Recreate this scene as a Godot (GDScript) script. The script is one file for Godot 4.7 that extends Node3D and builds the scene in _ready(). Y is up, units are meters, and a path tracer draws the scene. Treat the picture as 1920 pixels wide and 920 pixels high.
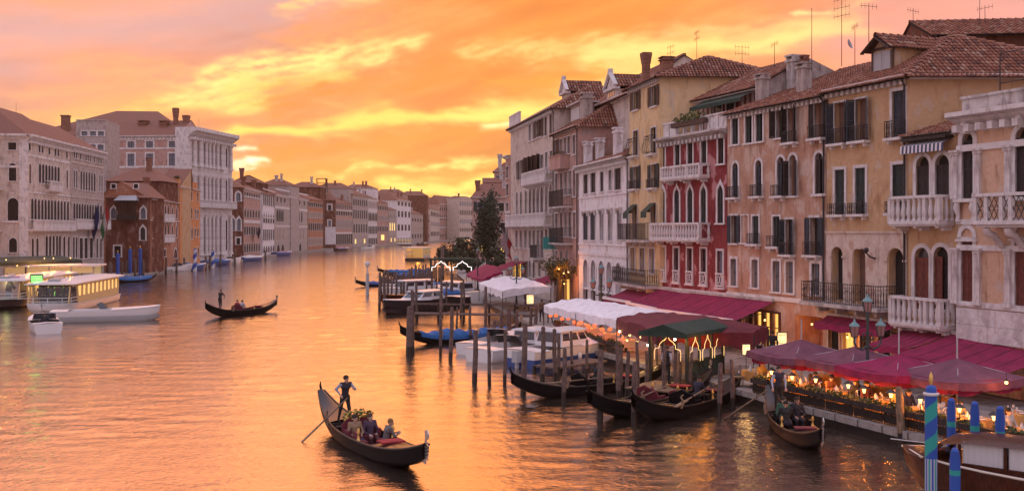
extends Node3D
# The Grand Canal at dusk. x to the right, y up, the canal runs away along -z; metres.

func _ready() -> void:
	rng.seed = 7
	var cam := Camera3D.new()
	cam.name = "camera"
	cam.projection = Camera3D.PROJECTION_FRUSTUM
	cam.near = 0.5; cam.far = 4000.0
	cam.size = 0.5 * 920.0 / 1950.0
	cam.frustum_offset = Vector2(0, 0.5 * -26.0 / 1950.0)
	cam.position = Vector3(0, 7.5, 0)
	add_child(cam)
	var we := WorldEnvironment.new()
	we.name = "surroundings"
	var env := Environment.new()
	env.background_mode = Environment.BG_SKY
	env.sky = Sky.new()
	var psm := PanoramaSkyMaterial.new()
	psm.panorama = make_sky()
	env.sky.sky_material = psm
	env.tonemap_mode = Environment.TONE_MAPPER_LINEAR
	env.tonemap_exposure = 1.3
	env.fog_enabled = true; env.fog_density = 0.0002; env.fog_light_color = Color(1.0, 0.82, 0.64)
	env.sdfgi_enabled = true; env.ssao_enabled = true; env.ssil_enabled = true
	we.environment = env
	add_child(we)
	var sun := DirectionalLight3D.new()
	sun.name = "low_sun"
	sun.light_energy = 0.15; sun.light_color = Color(1.0, 0.62, 0.36); sun.light_angular_distance = 45.0
	sun.shadow_enabled = true
	add_child(sun)
	sun.look_at_from_position(Vector3(-150, 260, -900), Vector3.ZERO)
	make_materials()
	build_ground()
	build_right_bank()
	build_left_bank()
	build_boats()
	build_quay()
	build_poles()
	build_small_things()

# ---------------------------------------------------------------- sky: cloud streaks lit from below the horizon
# each streak: azimuth and elevation of its two ends, half width, colour, strength (degrees)
func make_sky() -> ImageTexture:
	var n1 := fnl(1.0, 5, 21)
	var n2 := fnl(1.0, 4, 22)
	var streaks := [
		[Vector2(-28.53, 9.31), Vector2(-10.46, 12.35), 1.94, Color(0.60, 0.38, 0.38), 0.70, 0],
		[Vector2(-25.26, 7.24), Vector2(-18.70, 8.13), 0.76, Color(0.93, 0.42, 0.20), 0.60, 1],
		[Vector2(-24.78, 5.82), Vector2(-15.48, 7.16), 1.00, Color(0.97, 0.44, 0.16), 0.70, 0],
		[Vector2(-21.55, 5.69), Vector2(-14.38, 7.61), 0.65, Color(1.20, 0.66, 0.17), 0.70, 1],
		[Vector2(-18.70, 6.90), Vector2(-7.02, 10.16), 0.76, Color(1.30, 0.76, 0.25), 0.95, 1],
		[Vector2(-15.48, 7.02), Vector2(-9.32, 8.46), 0.47, Color(1.30, 0.76, 0.20), 0.70, 1],
		[Vector2(-11.59, 10.36), Vector2(-1.76, 12.12), 0.88, Color(1.00, 0.37, 0.12), 0.55, 1],
		[Vector2(-10.74, 11.89), Vector2(-5.86, 12.65), 0.35, Color(1.20, 0.62, 0.22), 0.90, 1],
		[Vector2(-13.83, 6.79), Vector2(-1.76, 9.43), 0.82, Color(0.90, 0.30, 0.07), 0.70, 1],
		[Vector2(-15.21, 5.20), Vector2(0.00, 6.61), 0.56, Color(1.34, 0.76, 0.17), 0.90, 0],
		[Vector2(-2.35, 6.20), Vector2(8.46, 8.77), 0.76, Color(1.34, 0.78, 0.20), 0.80, 0],
		[Vector2(-2.35, 9.43), Vector2(7.02, 10.50), 0.71, Color(1.20, 0.62, 0.20), 0.70, 1],
		[Vector2(4.69, 9.40), Vector2(18.70, 10.70), 0.79, Color(1.34, 0.78, 0.25), 0.85, 0],
		[Vector2(-0.88, 8.00), Vector2(4.98, 8.97), 0.41, Color(0.95, 0.37, 0.07), 0.70, 0],
		[Vector2(8.46, 10.69), Vector2(17.10, 11.07), 0.26, Color(1.10, 0.54, 0.20), 0.60, 1],
		[Vector2(-12.72, 4.18), Vector2(-0.59, 5.45), 0.44, Color(0.93, 0.35, 0.08), 0.80, 0],
		[Vector2(-13.27, 3.37), Vector2(-5.27, 3.27), 0.41, Color(0.97, 0.37, 0.09), 0.75, 0],
		[Vector2(-9.89, 3.07), Vector2(1.18, 4.51), 0.29, Color(1.34, 0.82, 0.23), 0.80, 1],
		[Vector2(-7.02, 2.39), Vector2(0.59, 2.99), 0.44, Color(1.44, 0.91, 0.22), 0.85, 0],
		[Vector2(-15.21, 3.96), Vector2(-12.86, 4.23), 0.21, Color(1.60, 1.20, 0.70), 0.95, 1],
		[Vector2(-15.07, 3.63), Vector2(-14.11, 3.73), 0.18, Color(1.60, 1.30, 0.80), 0.80, 1],
		[Vector2(-3.52, 2.11), Vector2(-1.76, 2.00), 0.24, Color(1.60, 1.10, 0.36), 0.80, 0],
		[Vector2(-0.88, 5.68), Vector2(1.47, 6.09), 0.26, Color(1.70, 1.40, 0.60), 0.60, 0],
		[Vector2(19.22, 9.46), Vector2(27.15, 10.70), 2.06, Color(0.90, 0.36, 0.28), 0.80, 0],
		[Vector2(17.10, 11.42), Vector2(19.75, 11.62), 0.24, Color(1.10, 0.58, 0.25), 0.60, 1],
		[Vector2(15.21, 11.58), Vector2(17.90, 11.58), 0.12, Color(1.25, 0.71, 0.29), 0.90, 1]
	]
	var coarse := Image.create(512, 256, false, Image.FORMAT_RGBF)
	for j in 256:
		var e := 90.0 - (j + 0.5) * 180.0 / 256.0
		for i in 512:
			var a := (i + 0.5) * 360.0 / 512.0
			if a > 180.0: a -= 360.0
			coarse.set_pixel(i, j, sky_color(a, e, n1, n2, streaks))
	coarse.resize(4096, 2048, Image.INTERPOLATE_BILINEAR)
	for j in range(760, 1030):
		var e := 90.0 - (j + 0.5) * 180.0 / 2048.0
		for i in range(-400, 400):
			coarse.set_pixel((i + 4096) % 4096, j, sky_color((i + 0.5) * 360.0 / 4096.0, e, n1, n2, streaks))
	return ImageTexture.create_from_image(coarse)
func sky_color(a: float, e: float, n1: FastNoiseLite, n2: FastNoiseLite, streaks: Array) -> Color:
	e = maxf(e, -2.0)
	# a broad base: gold at the horizon ahead, orange above it, rose and lilac away from the glow and overhead
	var da := absf(a + 4.0)
	var ahead := exp(-da * da / 1800.0)
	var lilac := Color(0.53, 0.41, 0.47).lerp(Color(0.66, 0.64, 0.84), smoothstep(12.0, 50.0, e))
	var rose := Color(0.84, 0.32, 0.165)
	var orange := Color(0.88, 0.285, 0.066)
	var gold := Color(1.15, 0.52, 0.10)
	var side := exp(-pow((a - 3.0) / 13.5, 2.0))
	var al := a * 0.95 + e * 0.31
	var ac := e * 0.95 - a * 0.31 * exp(-a * a / 2500.0)
	var w := n1.get_noise_2d(al * 0.045, ac * 0.17)
	var w2 := n2.get_noise_2d(al * 0.14 + 40.0, ac * 0.9)
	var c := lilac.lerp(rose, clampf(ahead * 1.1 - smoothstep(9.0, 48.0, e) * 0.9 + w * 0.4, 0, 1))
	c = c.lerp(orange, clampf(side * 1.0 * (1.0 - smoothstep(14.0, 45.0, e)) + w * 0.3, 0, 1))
	c = c.lerp(gold, ahead * exp(-pow(maxf(e, 0.0) / 4.2, 2.0)) * 0.85)
	c = c * (1.0 + 0.30 * w + 0.16 * w2)
	if e > -2.0 and e < 40.0 and absf(a) < 60.0:
		var wx := a + n2.get_noise_2d(a * 0.10, e * 0.30 + 9.0) * 2.6
		var wy := e + n1.get_noise_2d(a * 0.09 + 5.0, e * 0.35) * 1.0 + n2.get_noise_2d(a * 0.5, e * 1.6) * 0.30
		var q := Vector2(wx, wy)
		var wisp := 0.80 + 0.9 * n2.get_noise_2d(al * 0.30 + ac * 0.3, ac * 2.0) + 0.55 * n1.get_noise_2d(al * 1.1 + ac * 1.4, ac * 3.5)
		for s in streaks:
			var p: Vector2 = s[0]
			var d: Vector2 = s[1] - p
			var t := clampf((q - p).dot(d) / d.length_squared(), 0.0, 1.0)
			var m := p + d * t
			var dy := (q - m)
			var r: float = s[2] * 1.0 * (0.45 + 0.55 * sin(PI * (0.12 + 0.76 * t)))
			var k: float = exp(-(dy.x * dy.x * 0.25 + dy.y * dy.y) / (r * r)) * s[4]
			if s[5] > 0: k *= clampf(wisp, 0.08, 1.2)
			var col: Color = s[3]
			c = c.lerp(col, clampf(k, 0, 1))
	return Color(maxf(c.r, 0.02), maxf(c.g, 0.02), maxf(c.b, 0.02))

# ---------------------------------------------------------------- water and quays
func wave_height(x: float, z: float, n: FastNoiseLite) -> float:
	var patch := 0.75 + 0.9 * n.get_noise_2d(x * 0.035 + 9.0, z * 0.05)
	return (n.get_noise_2d(x * 0.25, z * 0.7) * 0.04 + n.get_noise_2d(x * 0.8 + 50.0, z * 1.9) * 0.026) * patch
func build_ground() -> void:
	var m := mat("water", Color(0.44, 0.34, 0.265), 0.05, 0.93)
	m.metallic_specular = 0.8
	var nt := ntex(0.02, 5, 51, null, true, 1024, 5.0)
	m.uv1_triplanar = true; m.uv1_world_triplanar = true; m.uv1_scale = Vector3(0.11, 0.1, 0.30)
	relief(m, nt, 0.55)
	M["water"] = m
	# a sheet whose rows lie closer together near the bridge, with low swell
	var rows := []
	var n := fnl(1.0, 3, 61)
	var zz := 8.0
	var b := MB.new()
	while zz < 900.0:
		var row := PackedVector3Array()
		for i in 241:
			var f := i / 240.0 * 2.0 - 1.0
			var x := f * (30.0 + zz * 0.62)
			var fade := 1.0 - smoothstep(120.0, 260.0, zz)
			row.append(Vector3(x, wave_height(x, zz, n) * fade if zz < 260.0 else 0.0, -zz))
		rows.append(row)
		zz += maxf(0.14, zz * 0.006)
	b.skin(rows)
	# out to the horizon and back under the bridge
	b.quad(Vector3(-300, -0.05, 60), Vector3(300, -0.05, 60), Vector3(300, -0.05, -8.2), Vector3(-300, -0.05, -8.2))
	b.quad(Vector3(-500, -0.06, -898), Vector3(500, -0.06, -898), Vector3(500, -0.06, -1150), Vector3(-500, -0.06, -1150))
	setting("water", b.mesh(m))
	# right quay: a kerb of pale blocks over a dark wall, paving behind
	var edge := [Vector2(19.6, 22.0), Vector2(14.2, 34.6), Vector2(10.9, 42.9), Vector2(7.6, 52.7), Vector2(4.6, 61.2), Vector2(0.2, 86.0), Vector2(-2.7, 107.0), Vector2(-9.0, 170.0), Vector2(-13.0, 250.0), Vector2(-14.5, 300.0), Vector2(-10.0, 420.0), Vector2(40.0, 640.0)]
	b = MB.new()
	for i in edge.size() - 1:
		var p: Vector2 = edge[i]
		var q: Vector2 = edge[i + 1]
		b.quad(Vector3(p.x, 0.55, -p.y), Vector3(p.x + 90, 0.55, -p.y), Vector3(q.x + 90, 0.55, -q.y), Vector3(q.x, 0.55, -q.y))
	setting("right_quay_paving", b.mesh(M["paving"]))
	b = MB.new()
	for i in edge.size() - 1:
		var p: Vector2 = edge[i]
		var q: Vector2 = edge[i + 1]
		b.quad(Vector3(p.x, -1.5, -p.y), Vector3(p.x, 0.34, -p.y), Vector3(q.x, 0.34, -q.y), Vector3(q.x, -1.5, -q.y))
	setting("right_quay_wall", b.mesh(M["wet_wood"]))
	var kerb := Node3D.new()
	kerb.name = "right_quay_kerb"; add_child(kerb); kerb.set_meta("kind", "structure")
	var block := MB.new()
	block.box(Vector3(-0.02, 0.33, -0.3), Vector3(1.17, 0.575, 0.06))
	var bm := block.mesh(M["paving"])
	for i in 6:
		var p: Vector2 = edge[i]
		var q: Vector2 = edge[i + 1]
		var k := int(p.distance_to(q) / 1.2)
		for j in k:
			var s := q.lerp(p, j / float(k))
			part("block", bm, kerb, Vector3(s.x, rng.randf() * 0.015, -s.y), atan2(p.y - q.y, p.x - q.x))
	# left bank and the land behind both banks
	b = MB.new()
	var lb := [Vector2(-59.5, 90.0), Vector2(-62.2, 137.0), Vector2(-62.0, 178.0), Vector2(-65.0, 222.0), Vector2(-67.0, 254.0), Vector2(-70.5, 300.0), Vector2(-74.0, 335.0), Vector2(-74.5, 395.0), Vector2(-70.5, 470.0), Vector2(-62.0, 540.0), Vector2(-56.0, 610.0), Vector2(-56.0, 750.0), Vector2(-48.0, 850.0), Vector2(-36.0, 1000.0)]
	for i in lb.size() - 1:
		var p: Vector2 = lb[i]
		var q: Vector2 = lb[i + 1]
		b.quad(Vector3(p.x, 0.5, -p.y), Vector3(q.x, 0.5, -q.y), Vector3(q.x - 260, 0.5, -q.y), Vector3(p.x - 260, 0.5, -p.y))
		b.quad(Vector3(p.x, -1, -p.y), Vector3(q.x, -1, -q.y), Vector3(q.x, 0.5, -q.y), Vector3(p.x, 0.5, -p.y))
	b.quad(Vector3(-300, 0.5, -1002), Vector3(300, 0.5, -1002), Vector3(300, 0.5, -1150), Vector3(-300, 0.5, -1150))
	setting("left_bank_pavement", b.mesh(M["paving"]))

# ---------------------------------------------------------------- mesh builder
class MB:
	var v := PackedVector3Array()
	var n := PackedVector3Array()
	var c := PackedColorArray()
	var ix := PackedInt32Array()
	var col := Color.WHITE
	func tri(p: Vector3, q: Vector3, r: Vector3) -> void:
		var nn := (q - p).cross(r - p).normalized()
		var k := v.size()
		v.append(p); v.append(q); v.append(r)
		n.append(nn); n.append(nn); n.append(nn)
		c.append(col); c.append(col); c.append(col)
		ix.append(k); ix.append(k + 2); ix.append(k + 1)
	func quad(p: Vector3, q: Vector3, r: Vector3, s: Vector3) -> void:
		var nn := (r - p).cross(s - q).normalized()
		var k := v.size()
		v.append(p); v.append(q); v.append(r); v.append(s)
		for i in 4:
			n.append(nn); c.append(col)
		ix.append(k); ix.append(k + 2); ix.append(k + 1)
		ix.append(k); ix.append(k + 3); ix.append(k + 2)
	func poly(ps: Array) -> void:
		for i in range(1, ps.size() - 1):
			tri(ps[0], ps[i], ps[i + 1])
	func box(lo: Vector3, hi: Vector3) -> void:
		var a := Vector3(lo.x, lo.y, hi.z); var b := Vector3(hi.x, lo.y, hi.z); var d := Vector3(hi.x, hi.y, hi.z); var e := Vector3(lo.x, hi.y, hi.z)
		var f := Vector3(lo.x, lo.y, lo.z); var g := Vector3(hi.x, lo.y, lo.z); var h := Vector3(hi.x, hi.y, lo.z); var i := Vector3(lo.x, hi.y, lo.z)
		quad(a, b, d, e); quad(g, f, i, h); quad(b, g, h, d); quad(f, a, e, i); quad(e, d, h, i); quad(f, g, b, a)
	func bar(a: Vector3, b: Vector3, w: float, h: float, up := Vector3.UP) -> void:
		var d := (b - a).normalized()
		var x := d.cross(up)
		if x.length() < 0.01:
			x = d.cross(Vector3.RIGHT)
		x = x.normalized()
		var y := x.cross(d).normalized()
		x *= w * 0.5; y *= h * 0.5
		quad(a - x - y, b - x - y, b - x + y, a - x + y)
		quad(b + x - y, a + x - y, a + x + y, b + x + y)
		quad(a - x + y, b - x + y, b + x + y, a + x + y)
		quad(a + x - y, b + x - y, b - x - y, a - x - y)
		quad(a - x - y, a - x + y, a + x + y, a + x - y)
		quad(b + x - y, b + x + y, b - x + y, b - x - y)
	# rows of points; skinned with smooth normals
	func skin(rows: Array, around := false, flip := false) -> void:
		var m: int = rows[0].size()
		var k0 := v.size()
		var nr := rows.size()
		for i in nr:
			for j in m:
				var ja := (j - 1 + m) % m if around else maxi(j - 1, 0)
				var jb := (j + 1) % m if around else mini(j + 1, m - 1)
				var du: Vector3 = rows[i][jb] - rows[i][ja]
				var dv: Vector3 = rows[mini(i + 1, nr - 1)][j] - rows[maxi(i - 1, 0)][j]
				var nn := du.cross(dv)
				if nn.length_squared() < 1e-14:
					nn = Vector3.UP
				nn = nn.normalized()
				v.append(rows[i][j]); n.append(-nn if flip else nn); c.append(col)
		for i in nr - 1:
			for j in (m if around else m - 1):
				var a := k0 + i * m + j
				var b := k0 + i * m + (j + 1) % m
				if flip:
					ix.append_array(PackedInt32Array([a, b, b + m, a, b + m, a + m]))
				else:
					ix.append_array(PackedInt32Array([a, b + m, b, a, a + m, b + m]))
	func tube(path: Array, rad: Array, sides := 8, caps := true) -> void:
		var rows := []
		var x := Vector3.ZERO
		for i in path.size():
			var d: Vector3 = path[mini(i + 1, path.size() - 1)] - path[maxi(i - 1, 0)]
			d = d.normalized()
			if x == Vector3.ZERO:
				x = d.cross(Vector3.UP)
				if x.length() < 0.1:
					x = d.cross(Vector3.RIGHT)
			x = (x - d * x.dot(d)).normalized()
			var y := d.cross(x)
			var r: float = rad[mini(i, rad.size() - 1)]
			var row := PackedVector3Array()
			for j in sides:
				var t := TAU * j / sides
				row.append(path[i] + (x * cos(t) + y * sin(t)) * r)
			rows.append(row)
		skin(rows, true)
		if caps:
			var e: PackedVector3Array = rows[-1]
			var s: PackedVector3Array = rows[0]
			for j in range(1, sides - 1):
				tri(e[0], e[j], e[j + 1]); tri(s[0], s[j + 1], s[j])
	# profile of Vector2(radius, height) turned about the y axis
	func lathe(prof: Array, at := Vector3.ZERO, sides := 10) -> void:
		var rows := []
		for p in prof:
			var row := PackedVector3Array()
			for j in sides:
				var t := -TAU * j / sides
				row.append(at + Vector3(cos(t) * p.x, p.y, sin(t) * p.x))
			rows.append(row)
		skin(rows, true)
	func ball(at: Vector3, r: float, sx := 1.0, sy := 1.0) -> void:
		var pr := []
		for i in 7:
			var t := -PI / 2 + PI * i / 6.0
			pr.append(Vector2(maxf(cos(t), 0.001) * r * sx, sin(t) * r * sy))
		lathe(pr, at, 10)
	# an outline in the x-y plane given a thickness along z
	func prism(ps: PackedVector2Array, z0: float, z1: float) -> void:
		if Geometry2D.is_polygon_clockwise(ps): ps.reverse()
		var t := Geometry2D.triangulate_polygon(ps)
		for i in range(0, t.size(), 3):
			var q := [ps[t[i]], ps[t[i + 1]], ps[t[i + 2]]]
			if (q[1] - q[0]).cross(q[2] - q[0]) < 0: q.reverse()
			tri(Vector3(q[0].x, q[0].y, z1), Vector3(q[1].x, q[1].y, z1), Vector3(q[2].x, q[2].y, z1))
			tri(Vector3(q[0].x, q[0].y, z0), Vector3(q[2].x, q[2].y, z0), Vector3(q[1].x, q[1].y, z0))
		for i in ps.size():
			var p := ps[i]
			var r := ps[(i + 1) % ps.size()]
			quad(Vector3(p.x, p.y, z0), Vector3(r.x, r.y, z0), Vector3(r.x, r.y, z1), Vector3(p.x, p.y, z1))
	func put(o: MB, t: Transform3D) -> void:
		var k := v.size()
		for p in o.v: v.append(t * p)
		for p in o.n: n.append((t.basis * p).normalized())
		c.append_array(o.c)
		for i in o.ix: ix.append(i + k)
	func into(mesh: ArrayMesh, m: Material) -> void:
		if v.is_empty(): return
		var a := []
		a.resize(Mesh.ARRAY_MAX)
		a[Mesh.ARRAY_VERTEX] = v; a[Mesh.ARRAY_NORMAL] = n; a[Mesh.ARRAY_COLOR] = c; a[Mesh.ARRAY_INDEX] = ix
		mesh.add_surface_from_arrays(Mesh.PRIMITIVE_TRIANGLES, a)
		mesh.surface_set_material(mesh.get_surface_count() - 1, m)
	func mesh(m: Material) -> ArrayMesh:
		var r := ArrayMesh.new()
		into(r, m)
		return r

# ---------------------------------------------------------------- naming
var taken := {}
var rng := RandomNumberGenerator.new()
func numbered(called: String) -> String:
	var k: int = taken.get(called, 0)
	taken[called] = k + 1
	return called if k == 0 else "%s_%03d" % [called, k]
func tag(o: Node3D, label: String, category: String, group := "") -> Node3D:
	o.set_meta("label", label); o.set_meta("category", category)
	if group != "":
		o.set_meta("group", group)
	return o
func thing(called: String, label: String, category: String, at := Vector3.ZERO, turn := 0.0, group := "") -> Node3D:
	var o := Node3D.new()
	o.name = numbered(called); add_child(o)
	o.position = at; o.rotation.y = turn
	tag(o, label, category, group)
	return o
func part(called: String, mesh: Mesh, parent: Node3D, at := Vector3.ZERO, turn := 0.0) -> MeshInstance3D:
	var o := MeshInstance3D.new()
	o.name = called; o.mesh = mesh
	parent.add_child(o, true)
	o.position = at; o.rotation.y = turn
	return o
func one(called: String, mesh: Mesh, label: String, category: String, at := Vector3.ZERO, turn := 0.0, group := "") -> MeshInstance3D:
	var o := MeshInstance3D.new()
	o.name = numbered(called); o.mesh = mesh
	add_child(o); o.position = at; o.rotation.y = turn
	tag(o, label, category, group)
	return o
func setting(called: String, mesh: Mesh, at := Vector3.ZERO) -> MeshInstance3D:
	var o := MeshInstance3D.new()
	o.name = numbered(called); o.mesh = mesh; add_child(o); o.position = at
	o.set_meta("kind", "structure")
	return o
func dup(o: Node3D, label: String, at: Vector3, turn := 0.0, group := "") -> Node3D:
	var r: Node3D = o.duplicate()
	var base: String = str(o.name)
	if base.length() > 4 and base[-4] == "_" and base.right(3).is_valid_int():
		base = base.left(-4)
	r.name = numbered(base); add_child(r)
	r.position = at; r.rotation.y = turn
	r.set_meta("label", label)
	if group != "":
		r.set_meta("group", group)
	return r
func lamp(parent: Node3D, at: Vector3, energy: float, color: Color, size := 0.08) -> void:
	var l := OmniLight3D.new()
	l.name = "glow"
	l.light_energy = energy; l.light_color = color; l.omni_range = 60.0; l.omni_attenuation = 2.0; l.light_size = size
	l.shadow_enabled = true
	parent.add_child(l, true); l.position = at

# ---------------------------------------------------------------- materials
var M := {}
func fnl(freq: float, oct := 4, sd := 1, type := FastNoiseLite.TYPE_SIMPLEX_SMOOTH) -> FastNoiseLite:
	var f := FastNoiseLite.new()
	f.noise_type = type; f.frequency = freq; f.fractal_octaves = oct; f.seed = sd
	return f
func ntex(freq: float, oct: int, sd: int, ramp = null, normal := false, size := 512, bump := 6.0) -> NoiseTexture2D:
	var t := NoiseTexture2D.new()
	t.width = size; t.height = size; t.seamless = true; t.noise = fnl(freq, oct, sd)
	t.generate_mipmaps = false
	if ramp: t.color_ramp = ramp
	t.as_normal_map = normal; t.bump_strength = bump
	return t
func ramp(stops: Array) -> Gradient:
	var g := Gradient.new()
	var o := PackedFloat32Array(); var cs := PackedColorArray()
	for s in stops:
		o.append(s[0]); cs.append(s[1])
	g.offsets = o; g.colors = cs
	return g
func lin(r: float, g: float, b: float) -> Color:
	return Color(r, g, b).linear_to_srgb()
func mat(key: String, c: Color, rough := 0.8, metal := 0.0) -> StandardMaterial3D:
	var m := StandardMaterial3D.new()
	m.resource_name = key; m.albedo_color = c.linear_to_srgb(); m.roughness = rough; m.metallic = metal
	M[key] = m
	return m
func tex(m: StandardMaterial3D, t: Texture2D, scale := Vector3.ONE, world := false) -> StandardMaterial3D:
	m.albedo_texture = t; m.uv1_triplanar = true; m.uv1_world_triplanar = world; m.uv1_scale = scale
	return m
func relief(m: StandardMaterial3D, t: Texture2D, k: float) -> StandardMaterial3D:
	m.normal_enabled = true; m.normal_texture = t; m.normal_scale = k
	return m
func glow(key: String, c: Color, e: float, base := Color(0.6, 0.5, 0.4)) -> StandardMaterial3D:
	var m := mat(key, base, 0.6)
	m.emission_enabled = true; m.emission = c.linear_to_srgb(); m.emission_energy_multiplier = e
	return m
# stucco: base colour, a second tone in broad clouds and bare plaster in patches past a threshold
func stucco(key: String, a: Color, b: Color, bare: Color, thr: float, sd: int) -> void:
	var m := mat(key, Color.WHITE, 0.92)
	var d := a * 0.8; d.a = 1.0
	var g := ramp([[0.0, d], [0.3, a], [0.5, b], [thr - 0.06, a.lerp(b, 0.5)], [thr + 0.03, bare], [1.0, bare]])
	for i in g.colors.size():
		g.set_color(i, g.get_color(i).linear_to_srgb())
	tex(m, ntex(0.011, 6, sd, g), Vector3(0.11, 0.075, 0.11))
	relief(m, stucco_n, 0.5)
	m.metallic_specular = 0.25
	m.detail_enabled = true; m.detail_blend_mode = BaseMaterial3D.BLEND_MODE_MUL; m.detail_albedo = streak_t; m.detail_uv_layer = BaseMaterial3D.DETAIL_UV_2; m.uv2_triplanar = true; m.uv2_scale = Vector3(0.19, 0.03, 0.19)
var stucco_n: NoiseTexture2D
var streak_t: NoiseTexture2D
func wood(key: String, a: Color, rough := 0.7) -> StandardMaterial3D:
	var m := mat(key, Color.WHITE, rough)
	tex(m, wood_t, Vector3(2.0, 0.35, 2.0))
	m.albedo_color = a.linear_to_srgb()
	return m
var wood_t: NoiseTexture2D
func bricks_tex(w: int, h: int) -> Texture2D:
	var im := Image.create(w, h, false, Image.FORMAT_RGB8)
	var r := RandomNumberGenerator.new(); r.seed = 5
	im.fill(Color(0.52, 0.45, 0.40))
	var bh := 16
	var bw := 48
	for j in h / bh:
		for i in range(-1, w / bw + 1):
			var k := r.randf()
			var cc := Color(0.48, 0.27, 0.21).lerp(Color(0.60, 0.42, 0.34), k)
			if r.randf() < 0.15: cc = cc.darkened(0.3)
			im.fill_rect(Rect2i(i * bw + (bw / 2 if j % 2 else 0) + 2, j * bh + 2, bw - 3, bh - 3), cc)
	return ImageTexture.create_from_image(im)
func make_materials() -> void:
	stucco_n = ntex(0.05, 5, 3, null, true, 512, 4.0)
	streak_t = ntex(0.02, 6, 9, ramp([[0.0, Color(0.68, 0.65, 0.63)], [0.2, Color(0.90, 0.88, 0.87)], [0.36, Color(1, 1, 1)], [1.0, Color(1, 1, 1)]]))
	wood_t = ntex(0.03, 4, 8, ramp([[0.0, Color(0.45, 0.45, 0.45)], [0.5, Color(0.75, 0.75, 0.75)], [1.0, Color(1, 1, 1)]]), false, 256)
	var C := func(r, g, b): return Color(r, g, b)
	stucco("ochre", C.call(0.54, 0.34, 0.19), C.call(0.59, 0.39, 0.23), C.call(0.56, 0.42, 0.31), 0.76, 11)
	stucco("pale_plaster", C.call(0.62, 0.48, 0.40), C.call(0.68, 0.56, 0.48), C.call(0.54, 0.36, 0.29), 0.72, 12)
	stucco("peach", C.call(0.62, 0.40, 0.27), C.call(0.66, 0.44, 0.31), C.call(0.60, 0.46, 0.37), 0.78, 13)
	stucco("terracotta", C.call(0.47, 0.27, 0.19), C.call(0.53, 0.33, 0.24), C.call(0.58, 0.42, 0.34), 0.62, 14)
	stucco("red", C.call(0.225, 0.042, 0.046), C.call(0.27, 0.06, 0.062), C.call(0.50, 0.24, 0.24), 0.70, 15)
	stucco("yellow", C.call(0.68, 0.49, 0.27), C.call(0.74, 0.55, 0.33), C.call(0.62, 0.50, 0.36), 0.74, 16)
	stucco("white_wall", C.call(0.78, 0.73, 0.74), C.call(0.82, 0.78, 0.79), C.call(0.66, 0.60, 0.59), 0.74, 17)
	stucco("pale_wall", C.call(0.58, 0.49, 0.43), C.call(0.64, 0.55, 0.49), C.call(0.47, 0.39, 0.35), 0.74, 18)
	stucco("grey_wall", C.call(0.42, 0.35, 0.32), C.call(0.49, 0.42, 0.39), C.call(0.37, 0.30, 0.28), 0.74, 19)
	stucco("pink_wall", C.call(0.46, 0.28, 0.24), C.call(0.52, 0.34, 0.29), C.call(0.42, 0.31, 0.28), 0.74, 20)
	stucco("orange_wall", C.call(0.62, 0.26, 0.11), C.call(0.68, 0.31, 0.14), C.call(0.58, 0.33, 0.22), 0.74, 21)
	stucco("rust_wall", C.call(0.42, 0.19, 0.12), C.call(0.47, 0.23, 0.15), C.call(0.48, 0.30, 0.23), 0.72, 26)
	stucco("brown_wall", C.call(0.13, 0.05, 0.036), C.call(0.18, 0.075, 0.055), C.call(0.25, 0.14, 0.11), 0.72, 22)
	stucco("stone", C.call(0.67, 0.62, 0.61), C.call(0.75, 0.71, 0.70), C.call(0.56, 0.51, 0.50), 0.76, 23)
	stucco("dirty_stone", C.call(0.48, 0.43, 0.41), C.call(0.60, 0.55, 0.53), C.call(0.38, 0.34, 0.33), 0.72, 24)
	stucco("paving", C.call(0.30, 0.27, 0.25), C.call(0.38, 0.34, 0.31), C.call(0.24, 0.21, 0.2), 0.66, 25)
	var bt := bricks_tex(480, 480)
	var m := mat("brick", Color(1.0, 0.95, 0.9), 0.9)
	tex(m, bt, Vector3(0.36, 0.36, 0.36))
	relief(m, stucco_n, 0.4)
	m = mat("tile", Color.WHITE, 0.85); m.vertex_color_use_as_albedo = true
	tex(m, ntex(0.03, 4, 31, ramp([[0.0, Color(0.55, 0.5, 0.48)], [0.45, Color(0.9, 0.88, 0.86)], [1.0, Color(1, 1, 1)]])), Vector3(0.5, 0.5, 0.5))
	m = mat("far_tile", Color.WHITE, 0.9)
	var g := ramp([[0.0, lin(0.16, 0.075, 0.055)], [0.5, lin(0.26, 0.11, 0.075)], [1.0, lin(0.36, 0.19, 0.14)]])
	tex(m, ntex(0.04, 5, 32, g), Vector3(0.25, 0.25, 0.25))
	relief(m, stucco_n, 1.2)
	m = mat("glass", Color(0.035, 0.035, 0.045), 0.08); m.metallic_specular = 0.7
	m = mat("curtain_glass", Color(0.17, 0.19, 0.23), 0.35); m.metallic_specular = 0.25
	mat("interior", Color(0.02, 0.015, 0.014), 0.9)
	mat("curtain_brown", Color(0.16, 0.085, 0.06), 0.9)
	mat("curtain_white", Color(0.65, 0.63, 0.62), 0.9)
	glow("lit_window", Color(1.0, 0.62, 0.16), 1.1, Color(0.5, 0.4, 0.2))
	glow("shop_window", Color(1.0, 0.55, 0.12), 0.9, Color(0.5, 0.4, 0.2))
	wood("green_wood", Color(0.055, 0.075, 0.072))
	wood("slate_wood", Color(0.07, 0.085, 0.11))
	wood("dark_wood", Color(0.06, 0.04, 0.036))
	wood("brown_wood", Color(0.15, 0.08, 0.055))
	wood("red_wood", Color(0.30, 0.075, 0.05))
	wood("plank", Color(0.42, 0.29, 0.18))
	wood("old_wood", Color(0.27, 0.185, 0.16), 0.9)
	wood("wet_wood", Color(0.045, 0.035, 0.03), 0.4)
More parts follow.
